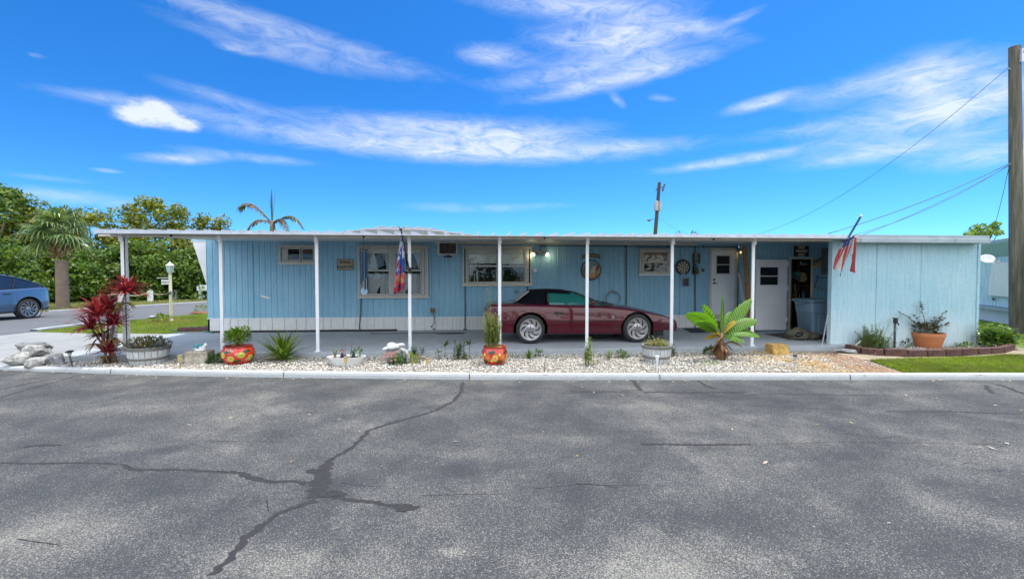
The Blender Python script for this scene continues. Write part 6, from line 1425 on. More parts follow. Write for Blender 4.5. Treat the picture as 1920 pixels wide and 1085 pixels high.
# terracotta pot on the shed bed
b = G(1739, 651, .085); t = thing('terracotta_pot', 'wide terracotta pot in front of the pale blue shed wall', 'planter', b)
MB().lathe([(.225,0),(.23,.01),(.285,.24),(.288,.25),(.298,.255),(.305,.325),(.30,.335),(.28,.335),(.27,.28)], 40, T(*b)).build('bowl', m_terra, t, smooth='auto'); MB().lathe([(0,.29),(.275,.285)], 20, T(*b), cap=False).build('soil', m_soil, t)
lf = MB(); st = MB(); p0 = b+Vector((0,0,.29))
def arch_stem(p0, dx, h, n, seed, L=.085, w=.055):
    r = random.Random(seed); P = [p0+Vector((dx*(t_**1.15), r.uniform(-.03,.03)*t_, h*math.sin(t_*1.35)/math.sin(1.35))) for t_ in np.linspace(0, 1, 9)]; st.tube(P, [.009-.0007*i for i in range(9)], 6)
    for k in range(n):
        t_ = .25+.75*k/n; i = min(7, int(t_*8)); p = P[i].lerp(P[i+1], t_*8-i)
        for s in (-1, 1): leaf(lf, p, Vector((r.uniform(-.6,.6)+.25*np.sign(dx), s*r.uniform(.2,1), r.uniform(-.2,.7))), L*r.uniform(.7,1.15), w)
for k, (dx, h) in enumerate(((-.62,.50),(-.30,.45),(-.16,.74),(.22,.40),(.45,.36),(.50,.24),(-.42,.28),(.1,.3),(.32,.52))): arch_stem(p0+Vector((.03*(k-4),0,0)), dx, h, 9, k)
bushy(lf, p0+Vector((-.05,0,.1)), (.30,.22,.12), 150, .09, .055, 21)
p = thing('purple_shrub', 'arching purple-green shrub growing in the wide terracotta pot', 'shrub', p0); lf.build('leaves', m_purp, p); st.build('stem', m_stem, p)
# oval dish with a tiny figure garden
b = G(650, 684.5, GZ-.005); t = thing('oval_dish', 'shallow white oval dish garden with tiny figures on the gravel', 'planter', b)
MB().lathe([(.20,0),(.24,.01),(.325,.15),(.335,.165),(.315,.165),(.30,.14)], 40, T(*b), sx=1.02, sy=.62).build('bowl', m_skirt, t, smooth='auto'); MB().lathe([(0,.15),(.305,.14)], 24, T(*b), sx=1, sy=.6, cap=False).build('soil', m_bed, t)
def small(label, lname, cat, base, fn, ml, ms=m_stem):
    lf = MB(); st = MB(); fn(lf, st, base); q = thing(lname, label, cat, base); lf.build('leaves', ml, q); st.v and st.build('stem', ms, q); return q
small('spindly reddish twigs growing in the oval dish', 'twiggy_plant', 'plant', b+Vector((.03,0,.15)), lambda l, s, q: [sprigs(l, s, q+Vector((dx,0,0)), 3, .30, .02, .008, 5+k, .3, 12, .6, .012) for k, dx in enumerate((-.07,.06))], leafmat('reddish_twig_leaves', (.24,.12,.08), (.30,.17,.11)))
small('dark green leafy sprig at the right end of the oval dish', 'leafy_sprig', 'plant', b+Vector((.20,0,.14)), lambda l, s, q: bushy(l, q+Vector((0,0,.09)), (.10,.08,.07), 70, .06, .03, 8), m_dkleaf)
small('pale green sprig at the left end of the oval dish', 'pale_sprig', 'plant', b+Vector((-.20,0,.14)), lambda l, s, q: sprigs(l, s, q, 7, .2, .05, .018, 8, .5, 8), leafmat('pale_grey_green', (.22,.28,.16), (.33,.38,.22)))
q = b+Vector((-.07,-.02,.145)); f = thing('figurine', 'tiny seated figurine with auburn hair in the oval dish', 'figurine', q)
mb = MB(); mb.tube([q+Vector((-.01,0,.0)), q+Vector((-.012,0,.03)), q+Vector((-.005,0,.065)), q+Vector((-.004,0,.085))], [.028,.027,.022,.012], 10); mb.tube([q+Vector((0,-.008,.025)), q+Vector((.055,-.012,.05)), q+Vector((.11,-.012,.005))], [.017,.014,.008], 8); mb.tube([q+Vector((0,-.02,.068)), q+Vector((.03,-.03,.05)), q+Vector((.06,-.03,.045))], [.009,.008,.006], 6); mb.build('body', mat('navy_cloth_figure', (.02,.03,.07), .6), f, smooth=True)
MB().ball(q+Vector((-.002,-.006,.108)), (.022,.022,.026), 12, 8).build('head', mat('figure_skin', (.42,.22,.15), .6), f, smooth=True); MB().ball(q+Vector((-.008,.004,.118)), (.028,.026,.028), 12, 8).build('hair', mat('auburn_hair', (.10,.02,.015), .6), f, smooth=True)
q = b+Vector((.13,-.03,.145)); f = thing('figurine', 'tiny black cat figurine in the oval dish', 'figurine', q); m_cat = mat('black_glaze', (.012,.014,.03), .3)
mb = MB(); mb.tube([q, q+Vector((0,0,.04)), q+Vector((.004,0,.07))], [.034,.03,.016], 10); mb.ball(q+Vector((.004,-.006,.085)), .022, 10, 8); mb.tube([q+Vector((.03,0,.01)), q+Vector((.07,0,.02)), q+Vector((.08,0,.05))], [.009,.008,.004], 6)
for s in (-1, 1): mb.tube([q+Vector((s*.012,-.004,.098)), q+Vector((s*.016,-.004,.122))], [.008,.001], 5)
mb.build('body', m_cat, f, smooth=True)
# rock ornament with a white bird and pink flowers
b = G(742, 683, GZ-.01); o = MB(); lump(o, b+Vector((0,.06,.12)), (.20,.14,.165), 5, amp=.12, flat=.12); tag(o.build('garden_rock', m_rock, smooth=True, loc=b), 'grey rock carrying the white bird ornament beside pink flowers', 'rock')
q = b+Vector((-.03,.03,.275)); f = thing('bird_ornament', 'white plaster bird ornament sitting on the grey rock', 'ornament', q)
mb = MB(); mb.ball(q+Vector((-.02,0,.05)), (.13,.075,.055), 18, 12, RY(R(-8))); mb.ball(q+Vector((-.05,0,.075)), (.085,.06,.055), 14, 10); mb.tube([q+Vector((.08,0,.07)), q+Vector((.16,0,.09)), q+Vector((.20,0,.075))], [.04,.022,.005], 8); mb.tube([q+Vector((-.13,-.02,.03)), q+Vector((-.19,-.03,.01)), q+Vector((-.20,-.03,-.01))], [.03,.02,.01], 8); mb.build('body', m_skirt, f, smooth=True)
mb = MB(); mb.ball(q+Vector((-.08,-.055,.14)), .008, 6, 5); mb.build('eye', m_black, f)
mb = MB(); mb.tube([b+Vector((.10,-.02,.29)), b+Vector((.19,-.05,.25)), b+Vector((.235,-.06,.15)), b+Vector((.23,-.06,.05))], [.03,.035,.035,.03], 8); tag(mb.build('curved_stone', m_rockw, smooth=True, loc=b+Vector((.2,0,0))), 'curved pale stone leaning on the right of the grey rock', 'stone')
small('low bright green flower plant with pink blooms before the grey rock', 'flower_plant', 'flowers', b+Vector((.02,-.12,0)), lambda l, s, q: bushy(l, q+Vector((.03,0,.10)), (.13,.07,.12), 260, .045, .025, 8, .3), leafmat('fresh_green_leaves', (.05,.14,.015), (.11,.25,.03)))
fl = MB(); rg_ = random.Random(3)
for k in range(34):
    c_ = b+Vector((rg_.uniform(-.20,.06), -.17+rg_.uniform(-.03,.05), rg_.uniform(.10,.26)*1.0)); 
    for j in range(5): a_ = 1.257*j; leaf(fl, c_, Vector((math.cos(a_), -.5, math.sin(a_))), .024, .018, Vector((0,-1,0)))
fl_o = fl.build('blossoms', leafmat('pink_petals', (.60,.26,.27), (.68,.40,.36)), bpy.data.objects['flower_plant'])
# rocks at the left corner
def rock(label, px, py, r, seed, m=m_rock, rot=0, amp=.16, z=.06, lift=0):
    b = G(px, py, z); c_ = b+Vector((0, 0, r[2]*.8+lift)); rg_ = random.Random(seed)
    bm_ = MB(); N = mathutils.noise; rows = []; pl = []
    for _ in range(15):
        v = Vector((rg_.gauss(0,1), rg_.gauss(0,1), rg_.gauss(0,1))).normalized(); pl.append((v, rg_.uniform(.62, .98)))
    if amp < .1: pl = [(Vector(v).normalized(), h_) for v, h_ in (((1,0,.05),.95),((-1,0,.02),.95),((0,1,0),.95),((1,.1,1),1.28),((-1,0,1),1.3),((0,-1,1),1.3),((-1,-1,0),1.3),((1,-1,.1),1.27))]
    pl += [(Vector((0,0,1)), .85), (Vector((0,-1,.2)).normalized(), .85), (Vector((0,0,-1)), .9)]
    for i in range(29):
        t_ = math.pi*i/28; row = []
        for k in range(48):
            u = 2*math.pi*k/48; d = Vector((math.sin(t_)*math.cos(u), math.sin(t_)*math.sin(u), math.cos(t_)))
            e = min([1.25 if amp >= .1 else 1.7]+[h_/max(.05, v.dot(d)) for v, h_ in pl]); q = d*e*(1+amp*.35*N.noise(d*2.2+Vector((seed*3.1,0,0)))+.05*N.noise(d*7+Vector((seed,0,0))))
            row.append(c_+RZ(rot) @ Vector((q.x*r[0], q.y*r[1], q.z*r[2])))
        rows.append(row)
    bm_.grid(rows[::-1], True); return tag(bm_.build('garden_rock', m, smooth='auto', loc=b), label, 'rock')
rock('long grey slab rock at the back of the corner rock pile', 66, 671, (.30,.15,.13), 2, rot=.1, lift=.10)
rock('rounded grey rock with white streaks resting on top of the corner pile', 66, 676, (.25,.15,.11), 3, m_rockw, rot=-.25, lift=.12)
rock('whitish grey rock at the left end of the corner rock pile', 30, 685, (.19,.15,.14), 4, m_rockw, .5)
rock('pale flat rock at the front of the corner rock pile', 67, 687, (.15,.12,.10), 5, m_rockw, .3)
rock('dark grey wedge rock at the right end of the corner rock pile', 103, 684, (.24,.14,.13), 6, rot=-.3)
rock('small pale stone tucked behind the dark wedge rock', 88, 672, (.09,.08,.12), 7, m_rockw)
t = rock('squarish tan stone block with figurines on top near the left carport post', 374, 681, (.215,.15,.145), 9, m_block, amp=.06)
q = G(374, 681, .06)+Vector((.03,0,.245)); f = thing('figurine', 'small white and turquoise figurine group on the tan stone block', 'figurine', q)
mb = MB(); mb.tube([q, q+Vector((0,0,.03))], [.10,.09], 14); mb.ball(q+Vector((.03,0,.055)), (.06,.05,.05), 12, 8); mb.ball(q+Vector((.085,0,.10)), (.032,.03,.035), 10, 8); mb.ball(q+Vector((-.09,-.01,.03)), (.03,.03,.03), 10, 8); mb.build('base', m_skirt, f, smooth=True)
mb = MB(); rg_ = random.Random(2)
for k in range(12): mb.ball(q+Vector((rg_.uniform(-.10,.03), rg_.uniform(-.05,.02), rg_.uniform(.04,.12))), rg_.uniform(.018,.03), 8, 6)
mb.build('turquoise_flowers', mat('turquoise_glaze', (.05,.30,.36), .3, var=.5, sc=30), f, smooth=True)
rock('ochre stone block on the gravel in front of the shed door', 1457, 664.5, (.185,.14,.135), 12, m_yblock, amp=.07)
rock('small flat tan stone on the gravel left of the banana plant', 1311, 668, (.13,.09,.03), 13, m_block)
rock('weathered grey driftwood-like stone at the shed corner', 1590, 662, (.30,.12,.055), 14, m_rock, rot=-.15)
# shrubs and plants in the ground
plant('sword_leaf_plant', 'large clump of arching sword-shaped leaves between the second and third posts', 'plant', 530, 676, lambda l, s, q: (blades(l, q, 95, .62, .030, 5, (2,48), .35, 7), blades(l, q, 40, .55, .026, 7, (40,80), .5, 7)), m_sword)
b = G(530, 676, GZ); o = MB(); blades(o, b, 9, .6, .02, 12, (62,88), .25, 6); o.build('dry_leaves', m_dry, bpy.data.objects['sword_leaf_plant'])
# cordyline
b = G(206, 681, GZ); t = thing('cordyline', 'tall crimson cordyline with several leafy heads at the left corner of the bed', 'plant', b)
def head(px, py, L, n, seed, dz=0, m=m_red, spread=(5,100)):
    c_ = S(px, py, b.y+dz); lf = MB(); blades(lf, c_-Vector((0,0,.05)), int(n*1.1), L*1.06, .030, seed, (spread[0], spread[1]*.85), .6, 6); lf.build('leaf_head', m, t); return c_
HC = [head(238,545,.40,130,1), head(183,588,.42,130,2,-.1), head(203,576,.36,90,3,.08), head(170,612,.36,80,4,-.06), head(214,604,.34,80,5), head(206,655,.27,60,6,-.05)]
head(190,625,.28,50,7,0,leafmat('dark_maroon_leaves', (.06,.01,.014), (.11,.02,.02), (.22,.13,.08), .25), (40,130)); head(212,628,.24,30,8,.05,m_dry,(90,150)); head(178,640,.22,26,9,-.05,m_dry,(80,150)); head(200,665,.18,22,10,0,m_dry,(60,130)); head(236,562,.22,22,11,0,leafmat('olive_under_leaves', (.10,.08,.02), (.24,.20,.03)), (90,140))
for k, c_ in enumerate(HC):
    p = b+Vector(((k-2.5)*.035, (k % 3-1)*.04, -.01)); mid = p.lerp(c_, .5)+Vector((.05*((k % 2)-.5), 0, .05)); MB().tube([p, p.lerp(mid,.5), mid, mid.lerp(c_,.5), c_], [.021,.02,.018,.017,.014], 7).build('cane', m_stem, t, smooth=True)
# white marker post behind it
q = G(205, 668, .14); t = thing('marker_post', 'white square post with a yellow top band behind the crimson cordyline', 'post', q); MB().box(q.x-.065, q.x+.065, q.y-.0, q.y+.13, .12, 1.16).build('shaft', m_postw, t, bevel=.008); MB().box(q.x-.068, q.x+.068, q.y-.003, q.y+.133, .98, 1.10).build('yellow_band', mat('yellow_paint', (.60,.45,.04), .5), t)
# banana
b = G(1352, 674, GZ); t = thing('banana_plant', 'young banana plant with broad bright green leaves beside the last carport post', 'plant', b)
m_ban = NT('banana_leaf'); wv = m_ban.n('ShaderNodeTexWave', bands_direction='X'); wv.inputs['Scale'].default_value = 9; wv.inputs['Distortion'].default_value = 1.5; m_ban.l(m_ban.co(), wv.inputs[0])
cb = m_ban.mix(m_ban.ramp(m_ban.math('ADD', m_ban.math('MULTIPLY', wv.outputs[1], .55), m_ban.math('MULTIPLY', m_ban.noise(7, 4, .65), .5)), [(.3,0.),(.75,1.)]), (.045,.15,.012), (.17,.34,.03)); m_ban.base(cb); m_ban.set(Roughness=.45); m_ban.bump(wv.outputs[1], .35, .008); tr = m_ban.n('ShaderNodeBsdfTranslucent'); m_ban.l(m_ban.mix(1., cb, (1.4,1.5,.5), 'MULTIPLY'), tr.inputs[0]); ms_ = m_ban.n('ShaderNodeMixShader'); ms_.inputs[0].default_value = .45; m_ban.l(m_ban.p.outputs[0], ms_.inputs[1]); m_ban.l(tr.outputs[0], ms_.inputs[2]); m_ban.l(ms_.outputs[0], m_ban.o.inputs[0]); m_ban = m_ban.m
m_bany = leafmat('yellowing_banana_leaf', (.42,.32,.04), (.50,.36,.05), None, .4)
def bleaf(px, py, w, sag, dy, m=m_ban, base=None, up=0, fold=.22, nm='leaf'):
    w *= 1.55 if fold < 1 else 1.1; up *= 2.2
    p0 = base or b+Vector((0,0,.46)); p1 = S(px, py, b.y+dy); rows = []; n = 16
    d = (p1-p0); hor = Vector((d.x, d.y, 0)); side = Vector((-hor.y, hor.x, 0)).normalized() if hor.length > .15 else Vector((1,0,0)); side = (side+Vector((0,0,up))).normalized()
    mid = MB(); path = []
    for i in range(n+1):
        t_ = i/n; p = p0.lerp(p1, t_)+Vector((0,0,sag*math.sin(t_*math.pi))); path.append(p); ww = 0.0 if t_ < .16 else w*(math.sin(min(1, (t_-.16)/.84)**.75*math.pi*.97)**.6); jag = 1+.08*math.sin(i*2.7)
        rows.append([p-side*ww*jag+Vector((0,0,-fold*ww)), p-side*ww*.5+Vector((0,0,fold*ww*.4)), p, p+side*ww*.5+Vector((0,0,fold*ww*.4)), p+side*ww*(2-jag)+Vector((0,0,-fold*ww))])
    o = MB().grid(rows).build(nm, m, t, smooth=True)
    mid.tube([p-Vector((0,0,.006)) for p in path], [.018-.014*i/n for i in range(n+1)], 6); mid.build('midrib', m_gstem if m is m_ban else m_dry, o)
bleaf(1287,588,.115,.10,-.15,up=.5); bleaf(1317,573,.11,.06,.12,up=.75); bleaf(1409,562,.095,.05,.1,up=.65); bleaf(1419,601,.09,.10,-.1,up=.5); bleaf(1424,630,.085,.10,-.2,up=.25); bleaf(1395,640,.07,.06,-.25,up=.4)
bleaf(1300,604,.07,.10,-.3,up=.35); bleaf(1372,585,.06,.06,.2,up=.6); bleaf(1355,553,.038,.0,.0,up=0,fold=1.2); bleaf(1380,603,.05,.06,-.12,m_bany,up=.5); bleaf(1322,634,.06,.05,-.2,m_bany,up=.5)
bleaf(1393,652,.05,.08,-.2,m_dry,nm='dead_leaf',base=b+Vector((.05,0,.30))); bleaf(1330,668,.05,.05,-.12,m_dry,nm='dead_leaf',base=b+Vector((-.03,0,.36)),up=.6); bleaf(1345,640,.05,.05,-.18,m_dry,nm='dead_leaf',base=b+Vector((0,-.03,.40)),up=.4)
mb = MB(); mb.tube([b-Vector((0,0,.02)), b+Vector((0,0,.18)), b+Vector((-.01,0,.36)), b+Vector((0,0,.52))], [.085,.072,.055,.035], 12); mb.build('stalk', m_dry, t, smooth=True)
lf = MB(); blades(lf, b+Vector((0,0,.34)), 42, .34, .05, 4, (120,172), .1, 5); blades(lf, b+Vector((0,0,.2)), 26, .24, .05, 5, (110,165), .1, 4); lf.build('dead_sheath', leafmat('dead_banana_sheath', (.13,.055,.025), (.24,.12,.055), (.34,.20,.10), .2, .8), t)
# small self-sown plants in the bed
def sp(n, h, L, w, nl=12, spread=.4, rad=.02, curl=.3): return lambda l, s, q: sprigs(l, s, q, n, h, L, w, int(abs(q.x)*97) % 1000, spread, nl, curl, rad)
def palmlet(h, L, n): return lambda l, s, q: (s.tube([q, q+Vector((.01,0,h))], .006, 5), blades(l, q+Vector((0,0,h)), n, L, .022, int(abs(q.x)*91), (30,100), .4, 4))
W_ = 'small_plant'
plant(W_, 'thin reddish seedling leftmost of the palm-like group before the brown outlet', 'plant', 821, 674, palmlet(.14, .12, 10), m_succ)
plant(W_, 'tall palm-like seedling with spiky top between the rock and the yellow-flower pot', 'plant', 834, 671, palmlet(.24, .20, 16), m_dkleaf)
plant(W_, 'densest dark green upright plant in the group left of the yellow-flower pot', 'plant', 860, 674, sp(9, .40, .075, .035, 22, .22, .035), m_dkleaf)
plant(W_, 'palm-like seedling just left of the yellow-flower pot', 'plant', 880, 670, palmlet(.26, .19, 14), m_dkleaf)
plant(W_, 'low leafy sprout between the dense dark plant and its right-hand palm seedling', 'plant', 873, 674, sp(5, .16, .07, .03, 8), m_fern)
plant(W_, 'dark leafy seedling at the foot of the fourth carport post', 'plant', 776, 668, sp(7, .22, .08, .035, 9, .5), m_dkleaf)
plant(W_, 'small sprout between the fourth carport post and the palm seedlings', 'plant', 791, 667, sp(4, .20, .07, .03, 7, .4), m_dkleaf)
plant(W_, 'bright yellow-green ground plant beside the curved pale stone', 'plant', 771, 681, lambda l, s, q: bushy(l, q+Vector((0,0,.06)), (.15,.11,.10), 170, .06, .035, 31, .3), m_lime)
plant(W_, 'orange-tinged low plant behind the bright yellow-green ground plant', 'plant', 781, 675, lambda l, s, q: bushy(l, q+Vector((0,0,.05)), (.12,.08,.06), 80, .05, .025, 33, .3), leafmat('orange_tinged', (.30,.16,.04), (.36,.26,.06)))
plant(W_, 'low dark green leafy plant between tan block and fruit-painted pot', 'plant', 408, 681, lambda l, s, q: bushy(l, q+Vector((0,0,.07)), (.19,.13,.11), 260, .06, .045, 35, .3), m_dkleaf)
plant(W_, 'grassy green tuft right of the yellow-flower pot', 'plant', 991, 672, lambda l, s, q: blades(l, q, 40, .20, .016, 36, (5,60), .4, 5), m_fern)
plant(W_, 'short leafy weed at the slab edge under the convertible door', 'plant', 1010, 668, lambda l, s, q: bushy(l, q+Vector((0,0,.06)), (.09,.07,.07), 60, .07, .03, 38, .3), m_fern)
plant(W_, 'thin dark stalks beside the flower-painted pot', 'plant', 966, 669, sp(4, .18, .03, .012, 5, .2, .05), m_purp)
plant('leafy_bush', 'upright light green bush in front of the sixth carport post', 'bush', 1102, 686, sp(13, .52, .085, .034, 16, .36, .045), m_lime)
plant(W_, 'yellowish leafy sprout right of the light green bush', 'plant', 1141, 675, sp(6, .20, .085, .03, 8, .5), m_lime)
plant(W_, 'bushy green weed at the slab edge left of the right half-barrel', 'plant', 1166, 671, lambda l, s, q: (bushy(l, q+Vector((0,0,.07)), (.12,.09,.08), 130, .06, .025, 41, .4), sprigs(l, s, q, 5, .22, .05, .02, 4, .4, 8)), m_fern)
plant(W_, 'tiny yellow sprig in the gravel right of the light green bush', 'plant', 1121, 680, sp(3, .14, .05, .02, 6), m_lime)
plant(W_, 'grey-green grass tuft right behind the right half-barrel', 'plant', 1262, 668, sp(9, .26, .07, .02, 10, .4, .03), leafmat('grey_green_leaves', (.09,.12,.05), (.15,.18,.09)))
plant(W_, 'dark green clump at the slab edge left of the banana plant', 'plant', 1331, 665, lambda l, s, q: bushy(l, q+Vector((0,0,.06)), (.13,.09,.09), 140, .08, .045, 43, .4), m_dkleaf)
plant(W_, 'sparse green weed flat on the gravel below the banana plant', 'plant', 1330, 684, lambda l, s, q: bushy(l, q+Vector((0,0,.02)), (.16,.08,.03), 60, .06, .02, 45, .2), m_fern)
plant('feathery_shrub', 'spreading feathery green shrub at the left of the shed flower bed', 'shrub', 1638, 655, lambda l, s, q: (sprigs(l, s, q+Vector((-.02,.02,0)), 46, .56, .06, .018, 6, .5, 34, .4, .12), sprigs(l, s, q+Vector((-.22,0,0)), 12, .26, .05, .018, 8, .7, 20, .3, .06), sprigs(l, s, q+Vector((.22,0,0)), 12, .22, .05, .02, 9, .7, 20, .3, .06), bushy(l, q+Vector((0,0,.14)), (.44,.18,.17), 900, .05, .022, 47)), m_fern, .085, m_stem)
plant(W_, 'low dark seedling by the shed wall left of the terracotta pot', 'plant', 1698, 650, lambda l, s, q: bushy(l, q+Vector((0,0,.08)), (.16,.07,.09), 90, .07, .04, 49), m_dkleaf, .085)
plant(W_, 'low green ground plant right of the terracotta pot', 'plant', 1808, 651, lambda l, s, q: bushy(l, q+Vector((0,0,.04)), (.30,.08,.06), 170, .05, .03, 51), m_fern, .085)
plant('broad_leaf_shrub', 'glossy broad-leaved green shrub at the right corner of the shed', 'shrub', 1862, 652, lambda l, s, q: (sprigs(l, s, q, 22, .56, .16, .095, 6, .55, 8, .4, .12), sprigs(l, s, q+Vector((.27,-.02,0)), 14, .46, .16, .095, 7, .5, 7, .4, .07), bushy(l, q+Vector((.1,0,.15)), (.36,.2,.14), 110, .13, .075, 53)), leafmat('glossy_broad_leaves', (.05,.12,.015), (.12,.22,.025), (.18,.28,.04), .3, .28), .085)
# edging blocks of the shed bed
from itertools import accumulate
P = [G(x, y, .07) for x, y in [(1588,657),(1605,661.5),(1640,666),(1700,667.5),(1760,667),(1830,664.5),(1878,661),(1897,655)]]
seg = [(a_, c_) for a_, c_ in zip(P, P[1:])]; L_ = [0]+list(accumulate((c_-a_).length for a_, c_ in seg)); nb_ = 11; eb = None
names = ['first edging block at the left end of the shed bed','second edging block from the left of the shed bed','third edging block from the left, below the feathery shrub','fourth edging block from the left of the shed bed','edging block left of the terracotta pot front','edging block directly below the terracotta pot','edging block just right of the terracotta pot front','fourth edging block from the right end of the shed bed','third edging block from the right end of the shed bed','edging block next to the last at the right corner','last edging block at the right corner of the shed bed']
def along(d):
    for i, (a_, c_) in enumerate(seg):
        if d <= L_[i+1] or i == len(seg)-1: return a_.lerp(c_, (d-L_[i])/(L_[i+1]-L_[i]))
for k in range(nb_):
    p = along(L_[-1]*(k+.02)/nb_); q = along(L_[-1]*(k+.98)/nb_); rg_ = random.Random(k)
    o = MB(); h = .135*rg_.uniform(.92, 1.08); M_ = T(*((p+q)/2)) @ RZ(math.atan2(q.y-p.y, q.x-p.x)); l_ = (q-p).length/2; o.box(-l_, l_, -.055, .055, -.02, h, M_); tag(o.build('edging_block', m_brickedge, loc=(p+q)/2, bevel=.014), 'dark red '+names[k], 'edging block', 'dark red edging blocks round the shed bed')
# solar stakes
def stake(label, px, pyb, h, kind):
    b = G(px, pyb, GZ); t = thing('solar_light', label, 'garden light', b, 'solar stake lights along the kerb'); tl = random.Random(px).uniform(-.06, .06)
    if kind == 'black':
        MB().bar(b-Vector((0,0,.03)), b+Vector((tl,0,h*.8)), .018).build('spike', m_pipe, t); q = b+Vector((tl,0,h*.78)); MB().lathe([(.018,0),(.035,.06)], 10, T(*q), cap=False).build('lens', m_frame, t); mb = MB(); mb.cbox(q+Vector((0,0,.075)), (.09,.08,.025), RX(R(12))); mb.build('solar_cap', m_black, t, bevel=.005)
    elif kind == 'amber':
        MB().bar(b-Vector((0,0,.03)), b+Vector((tl*.3,0,h*.6)), .014).build('spike', mat('yellowed_stake', (.34,.27,.12), .6), t); q = b+Vector((tl*.3,0,h*.6)); MB().cbox(q+Vector((0,0,.05)), (.05,.05,.09)).build('lens', mat('amber_lens', (.48,.36,.14), .4), t, bevel=.006); MB().cbox(q+Vector((0,0,.10)), (.062,.062,.016)).build('solar_cap', m_dirt, t, bevel=.004)
    else:
        MB().lathe([(.008,-.03),(.009,h*.5),(.03,h*.97),(.022,h*.97),(.004,h*.55)], 12, T(*b)).build('cone', m_white if kind == 'white' else m_steel, t, smooth='auto'); MB().lathe([(.036,h*.97),(.036,h*1.03),(0,h*1.06)], 14, T(*b)).build('solar_cap', m_white if kind == 'white' else m_black, t, smooth='auto')
stake('tilted black solar stake light right of the corner rock pile', 137, 688, .26, 'black'); stake('amber-lensed stake light before the tan stone block', 339, 691, .22, 'amber'); stake('yellowed stake light in front of the oval dish', 648, 693, .20, 'amber'); stake('yellowed stake light in the gravel right of the grey rock', 803, 697, .22, 'amber'); stake('white cone stake light in front of the right half-barrel', 1232, 699, .28, 'white'); stake('dark-capped metal stake light in the yellowish gravel near the brick path', 1490, 699, .29, 'metal')
b = G(1021, 699, GZ); o = MB(); o.tube([b, b+Vector((.01,0,.20))], .008, 6); tag(o.build('garden_stake', m_stem, loc=b), 'thin bare brown stick standing in the gravel under the car door', 'stake')
b = G(1677, 652, .085); t = thing('garden_tap', 'dark garden standpipe with capped top before the shed wall', 'tap', b); MB().tube([b, b+Vector((0,0,.62))], .022, 10).build('pipe', m_pipe, t, smooth=True); mb = MB(); mb.cbox(b+Vector((0,-.01,.60)), (.065,.065,.09)); mb.tube([b+Vector((0,-.03,.56)), b+Vector((0,-.08,.55)), b+Vector((0,-.09,.51))], .014, 8); mb.build('tap_head', m_rubber, t, bevel=.008); MB().cbox(b+Vector((0,-.01,.66)), (.08,.08,.02)).build('cap', m_black, t)
b = G(1598, 657, .09); o = MB(); o.tube([b+Vector((-.12,0,.0)), b+Vector((.02,0,.07)), b+Vector((.2,.02,.2))], .014, 6); o.tube([b+Vector((.05,.01,.09)), b+Vector((.10,.0,.02))], .009, 5); tag(o.build('dead_branch', mat('bleached_wood', (.42,.39,.34), .8, var=.2), loc=b), 'bleached dead branch leaning on the edging at the shed corner', 'branch')
# ------------------------------------------------------------ beyond the lot: fence, lamp, mailbox, trees, poles, wires
b = G(321, 602, .158); lp = thing('lamp_post', 'pale yellow lamp post with a white carriage lantern on the side lawn', 'lamp post', b)
LH = S(321, 490, b.y).z
mb = MB(); mb.lathe([(.07,0),(.07,.05),(.048,.07),(.045,1.0),(.05,1.02),(.045,1.04),(.045,LH-.42-.158),(.06,LH-.41-.158)], 14, T(*b)); mb.build('shaft', mat('pale_yellow_post', (.62,.58,.40), .5, var=.1), lp, smooth='auto')
z = LH-.40; mb = MB(); mb.lathe([(.05,0),(.065,.02),(.075,.03)], 6, T(b.x,b.y,z)); mb.lathe([(.135,.25),(.14,.265),(.06,.335),(.035,.345),(.03,.37),(.0,.40)], 6, T(b.x,b.y,z)); mb.build('lantern_cap', m_white, lp)
MB().lathe([(.072,.032),(.115,.248)], 6, T(b.x,b.y,z)).build('lantern_glass', mat('pale_teal_lantern_glass', (.36,.48,.46), .2), lp)
mb = MB()
for k in range(6): a_ = k*math.pi/3; mb.tube([(b.x+.075*math.cos(a_),b.y+.075*math.sin(a_),z+.03),(b.x+.12*math.cos(a_),b.y+.12*math.sin(a_),z+.25)], .007, 5)
mb.build('lantern_bars', m_white, lp)
MB().bar((b.x-.42,b.y,S(321,522,b.y).z+.02), (b.x-.02,b.y,S(321,522,b.y).z+.02), .02).build('arm', m_white, lp); MB().cbox((b.x-.0,b.y-.06,S(321,549,b.y).z), (.09,.09,.08)).build('outlet_box', m_pipe, lp, bevel=.01)
a, c = S(303, 533, b.y), S(318.5, 524, b.y); hsn = thing('hanging_sign', 'small white name sign hanging from the lamp post arm', 'sign', ((a.x+c.x)/2, b.y, a.z))
MB().box(a.x, c.x, b.y-.012, b.y+.012, a.z, c.z-.01).build('board', m_white, hsn, bevel=.004); text('lettering', 'VINCE', .10, m_ink, hsn, ((a.x+c.x)/2, b.y-.014, (a.z+c.z)/2-.01), sx=.85); MB().tube([(a.x+.05,b.y,c.z-.01),(a.x+.05,b.y,c.z+.02)], .006, 5).build('hook', m_steel, hsn)
small('small lime hosta-like plant in the mulch beside the lamp post', 'mulch_plant', 'plant', G(305,602,.165), lambda l, s, q: bushy(l, q+Vector((0,0,.09)), (.28,.2,.12), 130, .12, .06, 61, .5), m_lime)
small('small grey-green plant in the dark mulch strip by the street', 'mulch_plant', 'plant', G(383,585,.15), lambda l, s, q: bushy(l, q+Vector((0,0,.12)), (.5,.3,.16), 160, .12, .04, 62, .5), m_fern)
o = MB(); o.ext([G(x, y, .16) for x, y in ((356,587.3),(362,585.2),(392,584.6),(400,586.5),(392,588.5))], (0,0,.03)); struct(o.build('mulch_strip', m_mulch))
o = MB(); o.box(HX0-.95, HX0-.0, 13.0, 13.25, .14, .27); tag(o.build('edging_log', m_brickedge, loc=(HX0-.5,13.1,.15), bevel=.03), 'dark red landscape timber on the grass at the corner of the home', 'edging')
